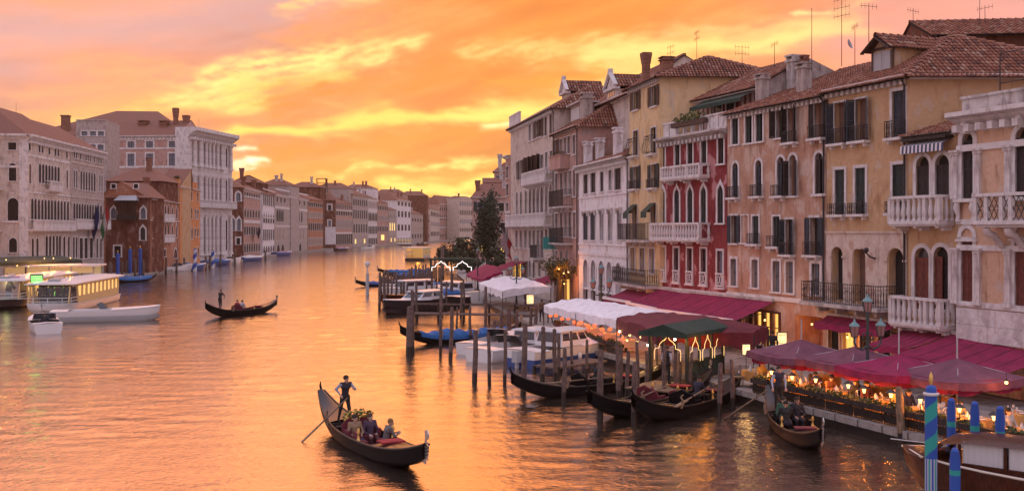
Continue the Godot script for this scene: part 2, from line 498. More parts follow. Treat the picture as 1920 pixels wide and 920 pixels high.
	m = wood("varnish", Color(0.13, 0.032, 0.012), 0.25); m.metallic_specular = 0.35; m.clearcoat_enabled = true; m.clearcoat = 0.12
	m = mat("iron", Color(0.035, 0.03, 0.032), 0.6)
	m = mat("lamp_green", Color(0.035, 0.055, 0.055), 0.5)
	mat("verdigris", Color(0.16, 0.30, 0.30), 0.6)
	mat("rose_glass", Color(0.34, 0.19, 0.18), 0.3)
	m = mat("black_paint", Color(0.010, 0.009, 0.011), 0.4); m.metallic_specular = 0.15
	mat("deck_black", Color(0.010, 0.009, 0.011), 0.28)
	mat("bus_lamplit_wall", Color(0.72, 0.50, 0.22), 0.5)  # cabin wall colour with the yellow lamplight painted in
	m = mat("white_paint", Color(0.78, 0.76, 0.76), 0.3); m.clearcoat_enabled = true; m.clearcoat = 0.3
	mat("cream_paint", Color(0.74, 0.66, 0.55), 0.4)
	mat("grey_paint", Color(0.42, 0.43, 0.45), 0.4)
	m = mat("navy_paint", Color(0.025, 0.07, 0.26), 0.3)
	mat("dark_hull", Color(0.03, 0.02, 0.03), 0.3)
	mat("steel", Color(0.55, 0.53, 0.52), 0.25, 0.9)
	mat("gold", Color(0.75, 0.50, 0.16), 0.3, 0.8)
	mat("blue_paint", Color(0.02, 0.10, 0.42), 0.45)
	mat("teal_paint", Color(0.02, 0.33, 0.30), 0.45)
	m = mat("blue_cover", Color(0.02, 0.16, 0.48), 0.7); relief(tex(m, ntex(0.02, 3, 40, ramp([[0.0, Color(0.7, 0.7, 0.7)], [1.0, Color(1, 1, 1)]]), false, 256), Vector3.ONE * 0.7), stucco_n, 0.6)
	var cloth := func(key, c): var q := mat(key, c, 0.9); relief(tex(q, ntex(0.012, 5, 41, ramp([[0.0, Color(0.72, 0.72, 0.72)], [1.0, Color(1, 1, 1)]]), false, 256), Vector3.ONE * 0.4), stucco_n, 0.5); q.rim_enabled = true; q.rim = 0.3; return q
	m = cloth.call("crimson", Color(0.36, 0.008, 0.085))
	m = cloth.call("faded_plum", Color(0.23, 0.07, 0.115))
	m = cloth.call("maroon", Color(0.19, 0.018, 0.035))
	m = cloth.call("deep_green", Color(0.030, 0.065, 0.045))
	m = cloth.call("canvas", Color(0.93, 0.91, 0.94)); m.albedo_texture = ntex(0.012, 5, 42, ramp([[0.0, Color(0.86, 0.86, 0.86)], [0.5, Color(1, 1, 1)], [1.0, Color(1, 1, 1)]]), false, 256)
	m = cloth.call("table_cloth", Color(0.72, 0.36, 0.10))
	m = cloth.call("scarlet", Color(0.5, 0.03, 0.04))
	mat("crimson_trim", Color(0.88, 0.84, 0.86), 0.5)
	m = mat("skin_and_clothes", Color.WHITE, 0.85); m.vertex_color_use_as_albedo = true
	m = mat("leaf", Color.WHITE, 0.7); m.vertex_color_use_as_albedo = true; m.backlight = Color(0.1, 0.12, 0.05)
	m = mat("painted", Color.WHITE, 0.55); m.vertex_color_use_as_albedo = true
	mat("bark", Color(0.10, 0.07, 0.05), 0.95)
	glow("lantern_light", Color(1.0, 0.52, 0.14), 3.6)
	glow("bulb_white", Color(1.0, 0.85, 0.6), 7.0)
	glow("red_lantern_light", Color(1.0, 0.16, 0.05), 1.1, Color(0.5, 0.1, 0.06))
	glow("rope_light", Color(1.0, 0.60, 0.20), 1.0)
	glow("white_rope_light", Color(1.0, 0.93, 0.90), 1.2)
	glow("green_display", Color(0.18, 1.0, 0.12), 0.9)
	glow("warm_panel_light", Color(1.0, 0.8, 0.45), 0.45)
	glow("band_glow", Color(1.0, 0.7, 0.3), 0.16, Color(0.55, 0.45, 0.25))  # glow put into the yellow band of the stops, not a lamp
	glow("cabin_light", Color(1.0, 0.55, 0.12), 0.75)
func V(x: float, y: float, z: float) -> Vector3: return Vector3(x, y, z)
func K(r: float, g: float, b: float) -> Color: return Color(r, g, b)

# ---------------------------------------------------------------- openings
# outline of an opening, from its lower left corner over the top to its lower right corner
func outline(kind: String, w: float, h: float, out := 0.0) -> PackedVector2Array:
	var r := PackedVector2Array()
	var a := w / 2 + out
	r.append(Vector2(-a, 0))
	if kind == "rect":
		r.append(Vector2(-a, h + out)); r.append(Vector2(a, h + out))
	elif kind == "arch":
		var sp := h - w / 2
		for i in 11:
			var t := PI - PI * i / 10.0
			r.append(Vector2(cos(t) * a, sp + sin(t) * a))
	else:
		var sp := h - w * 0.85
		var top := h + out * 1.8 - sp
		for i in 6:
			var t := i / 5.0
			var p := Vector2(-a, 0) * pow(1 - t, 3) + Vector2(-a, 0.62 * top) * 3 * t * pow(1 - t, 2) + Vector2(-a * 0.22, 0.62 * top) * 3 * t * t * (1 - t) + Vector2(0, top) * t * t * t
			r.append(Vector2(p.x, sp + p.y))
		for i in range(4, -1, -1):
			r.append(Vector2(-r[1 + i].x, r[1 + i].y))
	r.append(Vector2(a, 0))
	return r
var cache := {}
func ring_mesh(kind: String, w: float, h: float, t: float, zf: float, zb: float, m: String, foot := 0.0) -> ArrayMesh:
	var key := "ring%s%.2f%.2f%.2f%.2f%.2f%s%.2f" % [kind, w, h, t, zf, zb, m, foot]
	if not cache.has(key):
		var b := MB.new()
		var i := outline(kind, w, h)
		var o := outline(kind, w, h, t)
		for k in i.size() - 1:
			var p := Vector3(i[k].x, i[k].y, 0); var q := Vector3(i[k + 1].x, i[k + 1].y, 0)
			var s := Vector3(o[k].x, o[k].y, 0); var u := Vector3(o[k + 1].x, o[k + 1].y, 0)
			var F := Vector3(0, 0, zf); var B := Vector3(0, 0, zb)
			b.quad(p + F, s + F, u + F, q + F)
			b.quad(s + F, s + B, u + B, u + F)
			b.quad(p + B, p + F, q + F, q + B)
		if foot > 0:
			b.box(Vector3(-w / 2 - t - 0.06, -foot, -0.02), Vector3(w / 2 + t + 0.06, -0.002, zf + 0.09))
		cache[key] = b.mesh(M[m])
	return cache[key]
func pane_mesh(kind: String, w: float, h: float, m: String, bars: int) -> ArrayMesh:
	var key := "pane%s%.2f%.2f%s%d" % [kind, w, h, m, bars]
	if not cache.has(key):
		var b := MB.new()
		var o := outline(kind, w, h, 0.02)
		for k in o.size() - 1:
			b.tri(Vector3(0, 0, 0), Vector3(o[k + 1].x, o[k + 1].y, 0), Vector3(o[k].x, o[k].y, 0))
		var r := b.mesh(M[m])
		if bars > 0:
			var f := MB.new()
			f.box(Vector3(-0.035, 0, 0), Vector3(0.035, h - 0.02, 0.04))
			for j in bars:
				var y := h * (j + 1.0) / (bars + 1.0)
				f.box(Vector3(-w / 2, y - 0.025, 0.004), Vector3(w / 2, y + 0.025, 0.036))
			f.into(r, M["cream_paint"] if bars == 9 else M["brown_wood"])
		cache[key] = r
	return cache[key]
func shutter_mesh(w: float, h: float, m: String, slats := true) -> ArrayMesh:
	var key := "shut%.2f%.2f%s%s" % [w, h, m, slats]
	if not cache.has(key):
		var b := MB.new()
		var t := 0.045
		b.box(Vector3(0, 0, 0), Vector3(0.07, h, t)); b.box(Vector3(w - 0.07, 0, 0), Vector3(w, h, t))
		b.box(Vector3(0.07, 0, 0.002), Vector3(w - 0.07, 0.09, t - 0.002)); b.box(Vector3(0.07, h - 0.09, 0.002), Vector3(w - 0.07, h, t - 0.002))
		b.box(Vector3(0.07, h * 0.5 - 0.04, 0.002), Vector3(w - 0.07, h * 0.5 + 0.04, t - 0.002))
		if slats:
			var y := 0.1
			while y < h - 0.12:
				b.quad(Vector3(0.06, y, t - 0.006), Vector3(w - 0.06, y, t - 0.006), Vector3(w - 0.06, y + 0.085, 0.006), Vector3(0.06, y + 0.085, 0.006))
				y += 0.08
		else:
			b.box(Vector3(0.06, 0.05, 0.012), Vector3(w - 0.06, h - 0.05, 0.03))
		cache[key] = b.mesh(M[m])
	return cache[key]
func grille_mesh(w: float, h: float, d: float, style: String) -> ArrayMesh:
	var key := "grille%.2f%.2f%.2f%s" % [w, h, d, style]
	if not cache.has(key):
		var b := MB.new()
		var a := w / 2
		var pts := [Vector3(-a, 0, 0), Vector3(-a, 0, d), Vector3(a, 0, d), Vector3(a, 0, 0)]
		for k in 3:
			var p: Vector3 = pts[k]
			var q: Vector3 = pts[k + 1]
			b.bar(p + Vector3(0, h, 0), q + Vector3(0, h, 0), 0.045, 0.04)
			b.bar(p + Vector3(0, 0.08, 0), q + Vector3(0, 0.08, 0), 0.03, 0.03)
			b.bar(p + Vector3(0, h * 0.82, 0), q + Vector3(0, h * 0.82, 0), 0.02, 0.02)
			var nb := maxi(2, int(p.distance_to(q) / ({belly = 0.3, scroll = 0.16}.get(style, 0.13))))
			for j in nb + 1:
				var s := p.lerp(q, j / float(nb))
				if style == "belly":
					var o := Vector3(0, 0, 0.28) if k == 1 else Vector3(-0.28 if k == 0 else 0.28, 0, 0.1)
					b.tube([s + Vector3(0, h, 0), s + o * 0.3 + Vector3(0, h * 0.7, 0), s + o + Vector3(0, h * 0.3, 0), s + o * 0.8 + Vector3(0, h * 0.12, 0), s + Vector3(0, 0, 0)], [0.014], 4, false)
				else:
					b.bar(s, s + Vector3(0, h, 0), 0.022, 0.022, Vector3.BACK)
					if style == "scroll" and j < nb:
						var e := p.lerp(q, (j + 0.5) / float(nb))
						var dr := (q - p).normalized() * 0.07
						var path := []
						for i in 9:
							var t := TAU * i / 8.0
							path.append(e + dr * cos(t) + Vector3(0, h * 0.45 + sin(t) * h * (0.3 if j % 3 else 0.2), 0))
						b.tube(path, [0.011], 4, false)
		cache[key] = b.mesh(M["iron"])
	return cache[key]
# a row of windows: foot, head, width, places along the front, then what it looks like
func wr(v0: float, v1: float, w: float, us: Array, d := {}) -> Dictionary:
	d.v0 = v0; d.v1 = v1; d.w = w; d.us = us
	return d
func fr(v0: float, v1: float, w: float, us: Array, k := "rect", p := "interior") -> Dictionary:
	return {v0 = v0, v1 = v1, w = w, us = us, k = k, p = p, f = 0.10, far = true}
# a window is a part of its house, at u along the front and v above its foot
func window(h: Node3D, r: Dictionary, u: float) -> void:
	var k: String = r.get("k", "rect")
	var w: float = r.w
	var hh: float = r.v1 - r.v0
	var o := Node3D.new()
	o.name = r.get("called", "window"); h.add_child(o, true)
	o.position = Vector3(u, r.v0, r.get("z", 0.0))
	var far: bool = r.get("far", false)
	var depth := 0.0 if far else -0.2
	if r.has("deep"): depth = -float(r.deep)
	var f: float = r.get("f", 0.12)
	var pm: String = r.get("p", "glass")
	if f > 0:
		part("frame", ring_mesh(k, w, hh, f, 0.09 if far else 0.05, -0.0 if far else -0.12, r.get("fm", "stone"), r.get("sill", 0.1)), o)
	part("lit_window_pane" if pm in ["lit_window", "shop_window"] else "pane", pane_mesh(k, w, hh, pm, r.get("bars", 0)), o, Vector3(0, 0, depth + (0.02 if far else 0.0)))
	if far: return
	var s: String = r.get("s", "")
	var sm: String = r.get("sm", "green_wood")
	var sh: float = hh if k == "rect" else hh - w * 0.5
	if s == "open":
		for e in [-1, 1]:
			part("shutter", shutter_mesh(w / 2, sh, sm), o, Vector3(-w - 0.02 if e < 0 else w / 2 + 0.02, 0, 0.06))
	elif s == "ajar":
		part("shutter", shutter_mesh(w / 2, sh, sm), o, Vector3(-w / 2 - 0.02, 0, 0.03), PI + 0.75 + rng.randf() * 0.4)
		part("shutter", shutter_mesh(w / 2, sh, sm), o, Vector3(w / 2 + 0.02, 0, 0.06), -0.55 - rng.randf() * 0.4)
	elif s == "closed":
		for e in [0, 1]:
			part("shutter", shutter_mesh(w / 2 - 0.01, sh, sm), o, Vector3(-w / 2 + e * (w / 2 + 0.01), 0, -0.1))
	elif s == "half":
		part("shutter", shutter_mesh(w / 2 - 0.01, sh, sm), o, Vector3(-w / 2, 0, -0.1))
	elif s == "planks":
		for e in [0, 1]:
			part("shutter", shutter_mesh(w / 2 - 0.01, sh, sm, false), o, Vector3(-w / 2 + e * (w / 2 + 0.01), 0, -0.1))
	if r.has("rail"):
		part("railing", grille_mesh(w + 0.35, r.rail, r.get("rd", 0.22), r.get("rs", "bars")), o, Vector3(0, 0.0, 0.12))
		var st := "slab%.2f" % w
		if not cache.has(st):
			var b := MB.new()
			b.box(Vector3(-w / 2 - 0.25, -0.13, 0.0), Vector3(w / 2 + 0.25, -0.004, 0.40))
			b.box(Vector3(-w / 2 - 0.1, -0.3, 0.0), Vector3(-w / 2 + 0.03, -0.132, 0.25)); b.box(Vector3(w / 2 - 0.03, -0.3, 0.0), Vector3(w / 2 + 0.1, -0.132, 0.25))
			cache[st] = b.mesh(M["stone"])
		part("sill", cache[st], o)
	if r.has("hood"):
		var hk := "hood%.2f%.2f" % [w, hh]
		if not cache.has(hk):
			var b := MB.new()
			b.box(Vector3(-w / 2 - 0.22, hh + f + 0.004, 0), Vector3(w / 2 + 0.22, hh + f + 0.12, 0.22))
			b.box(Vector3(-w / 2 - 0.14, hh - 0.25, 0.052), Vector3(-w / 2 - 0.01, hh + f, 0.17)); b.box(Vector3(w / 2 + 0.01, hh - 0.25, 0.052), Vector3(w / 2 + 0.14, hh + f, 0.17))
			cache[hk] = b.mesh(M["stone"])
		part("hood", cache[hk], o)
	if r.has("cloth"):
		var ck := "cloth%.2f%s" % [w, r.cloth]
		if not cache.has(ck):
			var b := MB.new()
			b.quad(Vector3(-w / 2 - 0.1, hh - 0.55, 0.75), Vector3(w / 2 + 0.1, hh - 0.55, 0.75), Vector3(w / 2 + 0.1, hh + 0.1, 0.06), Vector3(-w / 2 - 0.1, hh + 0.1, 0.06))
			b.quad(Vector3(-w / 2 - 0.1, hh - 0.95, 0.76), Vector3(w / 2 + 0.1, hh - 0.95, 0.76), Vector3(w / 2 + 0.1, hh - 0.55, 0.75), Vector3(-w / 2 - 0.1, hh - 0.55, 0.75))
			b.tri(Vector3(-w / 2 - 0.1, hh - 0.55, 0.75), Vector3(-w / 2 - 0.1, hh + 0.1, 0.06), Vector3(-w / 2 - 0.1, hh - 0.55, 0.06))
			cache[ck] = b.mesh(M[r.cloth])
		part("awning", cache[ck], o)

# ---------------------------------------------------------------- walls and roofs
func front_wall(b: MB, W: float, H: float, rows: Array, thick := 0.0) -> void:
	var ops := []
	for r in rows:
		if r.get("far", false) or r.get("solid", false): continue
		for u in r.us:
			ops.append([r.get("k", "rect"), float(u), float(r.v0), float(r.v1), float(r.w), thick if thick > 0 else maxf(float(r.get("deep", 0.2)), 0.2) + 0.06])
	var xs := [0.0, W]
	var ys := [0.0, H]
	for o in ops:
		xs.append(clampf(o[1] - o[4] / 2, 0, W)); xs.append(clampf(o[1] + o[4] / 2, 0, W)); ys.append(clampf(o[2], 0, H)); ys.append(clampf(o[3], 0, H))
	xs.sort(); ys.sort()
	for j in ys.size() - 1:
		if ys[j + 1] - ys[j] < 0.001: continue
		var ym: float = (ys[j] + ys[j + 1]) / 2
		var x0 := 0.0
		var open := false
		for i in xs.size() - 1:
			if xs[i + 1] - xs[i] < 0.001: continue
			var xm: float = (xs[i] + xs[i + 1]) / 2
			var hole := false
			for o in ops:
				if absf(xm - o[1]) < o[4] / 2 and ym > o[2] and ym < o[3]:
					hole = true
					break
			if hole:
				if open: b.quad(Vector3(x0, ys[j], 0), Vector3(xs[i], ys[j], 0), Vector3(xs[i], ys[j + 1], 0), Vector3(x0, ys[j + 1], 0))
				open = false
			elif not open:
				open = true
				x0 = xs[i]
		if open: b.quad(Vector3(x0, ys[j], 0), Vector3(W, ys[j], 0), Vector3(W, ys[j + 1], 0), Vector3(x0, ys[j + 1], 0))
	for o in ops:
		var ol := outline(o[0], o[4], o[3] - o[2])
		var off := Vector3(o[1], o[2], 0)
		var z := Vector3(0, 0, -o[5])
		for k in ol.size() - 1:
			var p := off + Vector3(ol[k].x, ol[k].y, 0)
			var q := off + Vector3(ol[k + 1].x, ol[k + 1].y, 0)
			b.quad(p, p + z, q + z, q)
			if o[0] != "rect" and k > 0 and k < ol.size() - 2:
				b.tri(off + Vector3(-o[4] / 2 if k < ol.size() / 2 - 0.5 else o[4] / 2, o[3] - o[2], 0), p, q)
		if o[0] != "rect":
			var mid := ol.size() / 2
			b.tri(off + Vector3(-o[4] / 2, o[3] - o[2], 0), off + Vector3(ol[mid].x, ol[mid].y, 0), off + Vector3(o[4] / 2, o[3] - o[2], 0))
		var s := off + Vector3(-o[4] / 2, 0, 0)
		var e := off + Vector3(o[4] / 2, 0, 0)
		b.quad(s, e, e + z, s + z)
# pan tiles: A, B along the eave, C, D along the ridge
func tiles(b: MB, A: Vector3, B: Vector3, C: Vector3, D: Vector3, pitch := 0.25, row := 0.42, tone := 0.0) -> void:
	var x := (B - A).normalized()
	var up := (D - A) - x * (D - A).dot(x)
	if up.length() < 0.01:
		up = (C - A) - x * (C - A).dot(x)
	up = up.normalized()
	var nn := x.cross(up).normalized()
	var poly := [Vector2(0, 0), Vector2((B - A).length(), 0), Vector2((C - A).dot(x), (C - A).dot(up)), Vector2((D - A).dot(x), (D - A).dot(up))]
	b.col = Color(0.10, 0.045, 0.035)
	b.quad(A, B, C, D)
	var lo := 1e9
	var hi := -1e9
	for p in poly:
		lo = minf(lo, p.x); hi = maxf(hi, p.x)
	var s := lo + pitch / 2
	while s < hi:
		var t0 := 1e9
		var t1 := -1e9
		for k in 4:
			var p: Vector2 = poly[k]
			var q: Vector2 = poly[(k + 1) % 4]
			if absf(p.x - q.x) < 1e-5: continue
			var f := (s - p.x) / (q.x - p.x)
			if f >= 0 and f <= 1:
				var tt := p.y + (q.y - p.y) * f
				t0 = minf(t0, tt); t1 = maxf(t1, tt)
		var t := t0 - 0.06
		var wob := (rng.randf() - 0.5) * 0.03
		while t < t1 - 0.05:
			var te := minf(t + row, t1)
			var k := rng.randf()
			var cc := Color(0.30, 0.105, 0.062).lerp(Color(0.44, 0.20, 0.13), k)
			if rng.randf() < 0.16: cc = Color(0.20, 0.085, 0.06)
			if rng.randf() < 0.10: cc = Color(0.50, 0.31, 0.23)
			b.col = cc * (1.0 - tone)
			var ra := pitch * 0.40
			var rb := pitch * 0.33
			var base := A + x * (s + wob) + nn * 0.02
			var P := []
			for e in 2:
				var rr := ra if e == 0 else rb
				var lift := 0.05 if e == 0 else 0.015
				var c0 := base + up * (t if e == 0 else te) + nn * lift
				for a in 5:
					var an := PI - PI * a / 4.0
					P.append(c0 + x * cos(an) * rr + nn * sin(an) * rr * 0.8)
			for a in 4:
				b.quad(P[a], P[a + 1], P[6 + a], P[5 + a])
			b.quad(P[0], P[4], P[3], P[1]); b.tri(P[1], P[3], P[2])
			t += row
		s += pitch
func ridge_caps(b: MB, p: Vector3, q: Vector3) -> void:
	var n := maxi(1, int(p.distance_to(q) / 0.45))
	for i in n:
		b.col = Color(0.32, 0.12, 0.075).lerp(Color(0.46, 0.24, 0.17), rng.randf())
		var a := p.lerp(q, i / float(n)) + Vector3(0, 0.03, 0)
		var e := p.lerp(q, (i + 1.05) / float(n)) + Vector3(0, 0.0, 0)
		b.tube([a, e], [0.15, 0.12], 7, false)
func cornice(b: MB, p: Vector3, q: Vector3, out: Vector3, hgt := 0.3, proj := 0.3, dent := 0.0) -> void:
	var prof := [Vector2(0.02, 0), Vector2(0.05, 0.02), Vector2(proj * 0.4, hgt * 0.35), Vector2(proj * 0.5, hgt * 0.5), Vector2(proj * 0.92, hgt * 0.62), Vector2(proj, hgt * 0.66), Vector2(proj, hgt), Vector2(0.0, hgt)]
	for k in prof.size() - 1:
		var a: Vector2 = prof[k]
		var c: Vector2 = prof[k + 1]
		b.quad(p + out * a.x + Vector3(0, a.y, 0), q + out * a.x + Vector3(0, a.y, 0), q + out * c.x + Vector3(0, c.y, 0), p + out * c.x + Vector3(0, c.y, 0))
	for e in [p, q]:
		for k in range(1, prof.size() - 1):
			b.tri(e, e + out * prof[k].x + Vector3(0, prof[k].y, 0), e + out * prof[k + 1].x + Vector3(0, prof[k + 1].y, 0))
func dentils(h: Node3D, p: Vector3, q: Vector3, out: Vector3, pitch: float, sz: Vector3, m := "stone") -> void:
	var b := MB.new()
	var n := int(p.distance_to(q) / pitch)
	var d := (q - p).normalized()
	for i in n:
		var c := p.lerp(q, (i + 0.5) / n)
		var x := d * sz.x / 2
		var o := out * sz.z
		var y := Vector3(0, sz.y, 0)
		b.quad(c - x + o, c + x + o, c + x + o + y, c - x + o + y)
		b.quad(c - x, c - x + o, c - x + o + y, c - x + y); b.quad(c + x + o, c + x, c + x + y, c + x + o + y)
		b.quad(c - x, c + x, c + x + o, c - x + o)
	var e := part("dentils", b.mesh(M[m]), h)
	e.set_meta("kind", "stuff")

# A, B: the two ends (world x, forward) of the front, left and right as seen from the canal
func house(called: String, label: String, A: Vector2, B: Vector2, top: float, depth: float, wall: String, rows: Array, o := {}) -> Node3D:
	var foot: float = o.get("foot", 0.6)
	var d := B - A
	var W := d.length()
	var turn := atan2(d.y, d.x)     # forward is -z
	var h := thing(called, label, o.get("category", "house"), Vector3(A.x, foot, -A.y), turn)
	var H := top - foot
	var b := MB.new()
	front_wall(b, W, H, rows)
	var sl: float = o.get("skew_l", 0.0)
	var sr: float = o.get("skew_r", 0.0)
	var FL := Vector3.ZERO
	var FR := Vector3(W, 0, 0)
	var BL := Vector3(sl * depth, 0, -depth)
	var BR := Vector3(W + sr * depth, 0, -depth)
	var Y := Vector3(0, H, 0)
	b.quad(BL, FL, FL + Y, BL + Y); b.quad(FR, BR, BR + Y, FR + Y); b.quad(BR, BL, BL + Y, BR + Y)
	# roof
	var style: String = o.get("roof", "gable")
	var rise: float = o.get("rise", 2.0)
	var ov: float = o.get("over", 0.45)
	var rd: float = o.get("ridge", depth * 0.5)
	var near: bool = o.get("tiles", false)
	var r := MB.new()
	var caps := MB.new()
	var il: float = o.get("hip_l", 0.0)
	var ir: float = o.get("hip_r", 0.0)
	var fr := rd / depth
	var RL := FL.lerp(BL, fr) + Vector3(il, H + rise, 0)
	var RR := FR.lerp(BR, fr) + Vector3(-ir, H + rise, 0)
	var drop := rise / rd * ov
	var zl := 0.15 if il == 0 else ov
	var zr := 0.15 if ir == 0 else ov
	if style == "flat":
		b.quad(FL + Y, FR + Y, BR + Y, BL + Y)
	else:
		var e := Vector3(0, 0.02 - drop, ov)
		var f := Vector3(0, 0.02 - drop, -ov)
		var eL := FL + Y + e - Vector3(zl, 0, 0); var eR := FR + Y + e + Vector3(zr, 0, 0)
		var bL := BL + Y + f - Vector3(zl, 0, 0); var bR := BR + Y + f + Vector3(zr, 0, 0)
		var gL := RL - Vector3(0.15 if il == 0 else 0.0, 0, 0); var gR := RR + Vector3(0.15 if ir == 0 else 0.0, 0, 0)
		if near:
			tiles(r, eL, eR, gR, gL, o.get("pitch", 0.25), o.get("pitch", 0.25) * 1.7)
			ridge_caps(r, gL, gR)
			if ir > 0:
				tiles(r, eR, bR, gR, gR, o.get("pitch", 0.25), o.get("pitch", 0.25) * 1.7)
				ridge_caps(r, eR, gR); ridge_caps(r, bR, gR)
			if il > 0:
				tiles(r, bL, eL, gL, gL, o.get("pitch", 0.25), o.get("pitch", 0.25) * 1.7)
				ridge_caps(r, eL, gL)
		else:
			r.quad(eL, eR, gR, gL)
			if ir > 0: r.tri(eR, bR, gR)
			if il > 0: r.tri(bL, eL, gL)
		r.col = Color(0.2, 0.08, 0.05)
		r.quad(bR, bL, gL, gR)
		if near:      # the boards under the eaves
			r.col = Color(0.1, 0.06, 0.05)
			r.quad(eR - Vector3(0, 0.05, 0), eL - Vector3(0, 0.05, 0), gL - Vector3(0, 0.08, 0), gR - Vector3(0, 0.08, 0))
		if il == 0: b.tri(BL + Y, FL + Y, RL)
		if ir == 0: b.tri(FR + Y, BR + Y, RR)
	part("wall", b.mesh(M[wall]), h)
	if style != "flat":
		part("roof", r.mesh(M["tile" if near else "far_tile"]), h)
	if near and depth > 9.5:
		var dp := MB.new()
		dp.tube([Vector3(W - 0.12, H - 0.1, 0.35), Vector3(W - 0.12, H - 0.5, 0.1), Vector3(W - 0.12, 2.9, 0.1)], [0.05], 6)
		part("drainpipe", dp.mesh(M["iron"]), h)
	elif style != "flat" and W > 4 and not near and not o.has("bare"):
		for i in 1 + rng.randi() % 2:
			chimney(h, Vector3(W * rng.randf_range(0.15, 0.85), H + rise * 0.45, -rd * rng.randf_range(0.35, 0.7)), rng.randf_range(0.7, 1.1), rng.randf_range(2.2, 3.4), "flare" if rng.randf() < 0.5 else "cap", "brick" if rng.randf() < 0.6 else "dirty_stone")
	if o.has("cornice"):
		var c := MB.new()
		var ch: float = o.cornice
		var cp: float = o.get("cornice_out", 0.35)
		cornice(c, FL + Y - Vector3(0, ch, 0), FR + Y - Vector3(0, ch, 0), Vector3.BACK, ch, cp)
		if o.has("cornice_r"):
			var sd := (BR - FR).normalized().cross(Vector3.UP)
			cornice(c, FR + Y - Vector3(0, ch, 0), BR + Y - Vector3(0, ch, 0), sd, ch, cp)
		part("cornice", c.mesh(M[o.get("cm", "stone")]), h)
		if o.has("dent"):
			dentils(h, FL + Y - Vector3(0, ch + o.dent * 0.5, 0), FR + Y - Vector3(0, ch + o.dent * 0.5, 0), Vector3.BACK, o.dent, Vector3(o.dent * 0.45, o.dent * 0.5, cp * 0.7), o.get("cm", "stone"))
	for bd in o.get("bands", []):
		var c := MB.new()
		c.box(Vector3(bd[2] if bd.size() > 2 else 0.0, bd[0], -0.05), Vector3(bd[3] if bd.size() > 3 else W, bd[0] + bd[1], 0.09))
		part("string_course", c.mesh(M[o.get("bm", "stone")]), h)
	for row in rows:
		for u in row.us:
			window(h, row, u)
	return h
# windows and bands on a side wall that faces the camera: a turned group would be a fourth level, so each window is turned itself
func side_windows(h: Node3D, at: Vector3, turn: float, rows: Array) -> void:
	for r in rows:
		for u in r.us:
			window(h, r, u)
			var o: Node3D = h.get_child(h.get_child_count() - 1)
			o.transform = Transform3D(Basis(Vector3.UP, turn), at) * o.transform
# ---------------------------------------------------------------- balconies, chimneys, aerials
func baluster_mesh(hh: float, r: float, m: String) -> ArrayMesh:
	var key := "bal%.2f%.2f%s" % [hh, r, m]
	if not cache.has(key):
		var b := MB.new()
		b.lathe([Vector2(r * 0.9, 0), Vector2(r * 0.9, hh * 0.08), Vector2(r * 0.55, hh * 0.12), Vector2(r, hh * 0.35), Vector2(r * 0.75, hh * 0.6), Vector2(r * 0.5, hh * 0.86), Vector2(r * 0.85, hh * 0.92), Vector2(r * 0.85, hh)], Vector3.ZERO, 8)
		cache[key] = b.mesh(M[m])
	return cache[key]
# u0..u1 along the front, v is the floor
func stone_balcony(h: Node3D, u0: float, u1: float, v: float, hh: float, out: float, step: float, posts: Array, o := {}) -> void:
	var k := Node3D.new()
	k.name = "balcony"; h.add_child(k, true); k.position = Vector3(u0, v, 0)
	var W := u1 - u0
	var m: String = o.get("m", "stone")
	var b := MB.new()
	b.box(Vector3(-0.06, -0.16, 0.0), Vector3(W + 0.06, 0, out + 0.06))
	b.box(Vector3(-0.02, -0.24, 0.0), Vector3(W + 0.02, -0.162, out))
	part("floor_slab", b.mesh(M[m]), k)
	b = MB.new()
	b.box(Vector3(-0.05, hh - 0.1, out - 0.19), Vector3(W + 0.05, hh + 0.03, out + 0.05))
	for e in [0.0, W]:
		b.box(Vector3(e - 0.06, hh - 0.098, 0), Vector3(e + 0.06, hh + 0.028, out - 0.192))
	part("handrail", b.mesh(M[m]), k)
	for p in posts:
		b = MB.new()
		b.box(Vector3(-0.1, 0.002, -0.1), Vector3(0.1, hh - 0.102, 0.1))
		part("post", b.mesh(M[m]), k, Vector3(p * W, 0, out - 0.07))
	var n := int(W / step)
	if o.get("single", true):
		for i in n:
			part("baluster", baluster_mesh(hh - 0.1, step * 0.36, m), k, Vector3((i + 0.5) * W / n, 0, out - 0.07))
		for e in [0.0, W]:
			for i in maxi(1, int((out - 0.2) / step)):
				part("baluster", baluster_mesh(hh - 0.1, step * 0.36, m), k, Vector3(e, 0, 0.1 + i * step))
	else:
		var s := MB.new()
		for i in n:
			s.lathe([Vector2(step * 0.3, 0), Vector2(step * 0.36, hh * 0.3), Vector2(step * 0.2, hh * 0.75), Vector2(step * 0.32, hh - 0.1)], Vector3((i + 0.5) * W / n, 0, out - 0.07), 6)
		part("balusters", s.mesh(M[m]), k).set_meta("kind", "stuff")
	var nb: int = o.get("brackets", 3)
	for i in nb:
		b = MB.new()
		var x := W * (i + 0.15) / (nb - 0.7) if nb > 1 else W / 2
		b.box(Vector3(-0.1, -0.45, 0), Vector3(0.1, -0.242, out * 0.55)); b.box(Vector3(-0.098, -0.34, out * 0.55), Vector3(0.098, -0.244, out * 0.9))
		part("bracket", b.mesh(M[m]), k, Vector3(x, 0, 0))
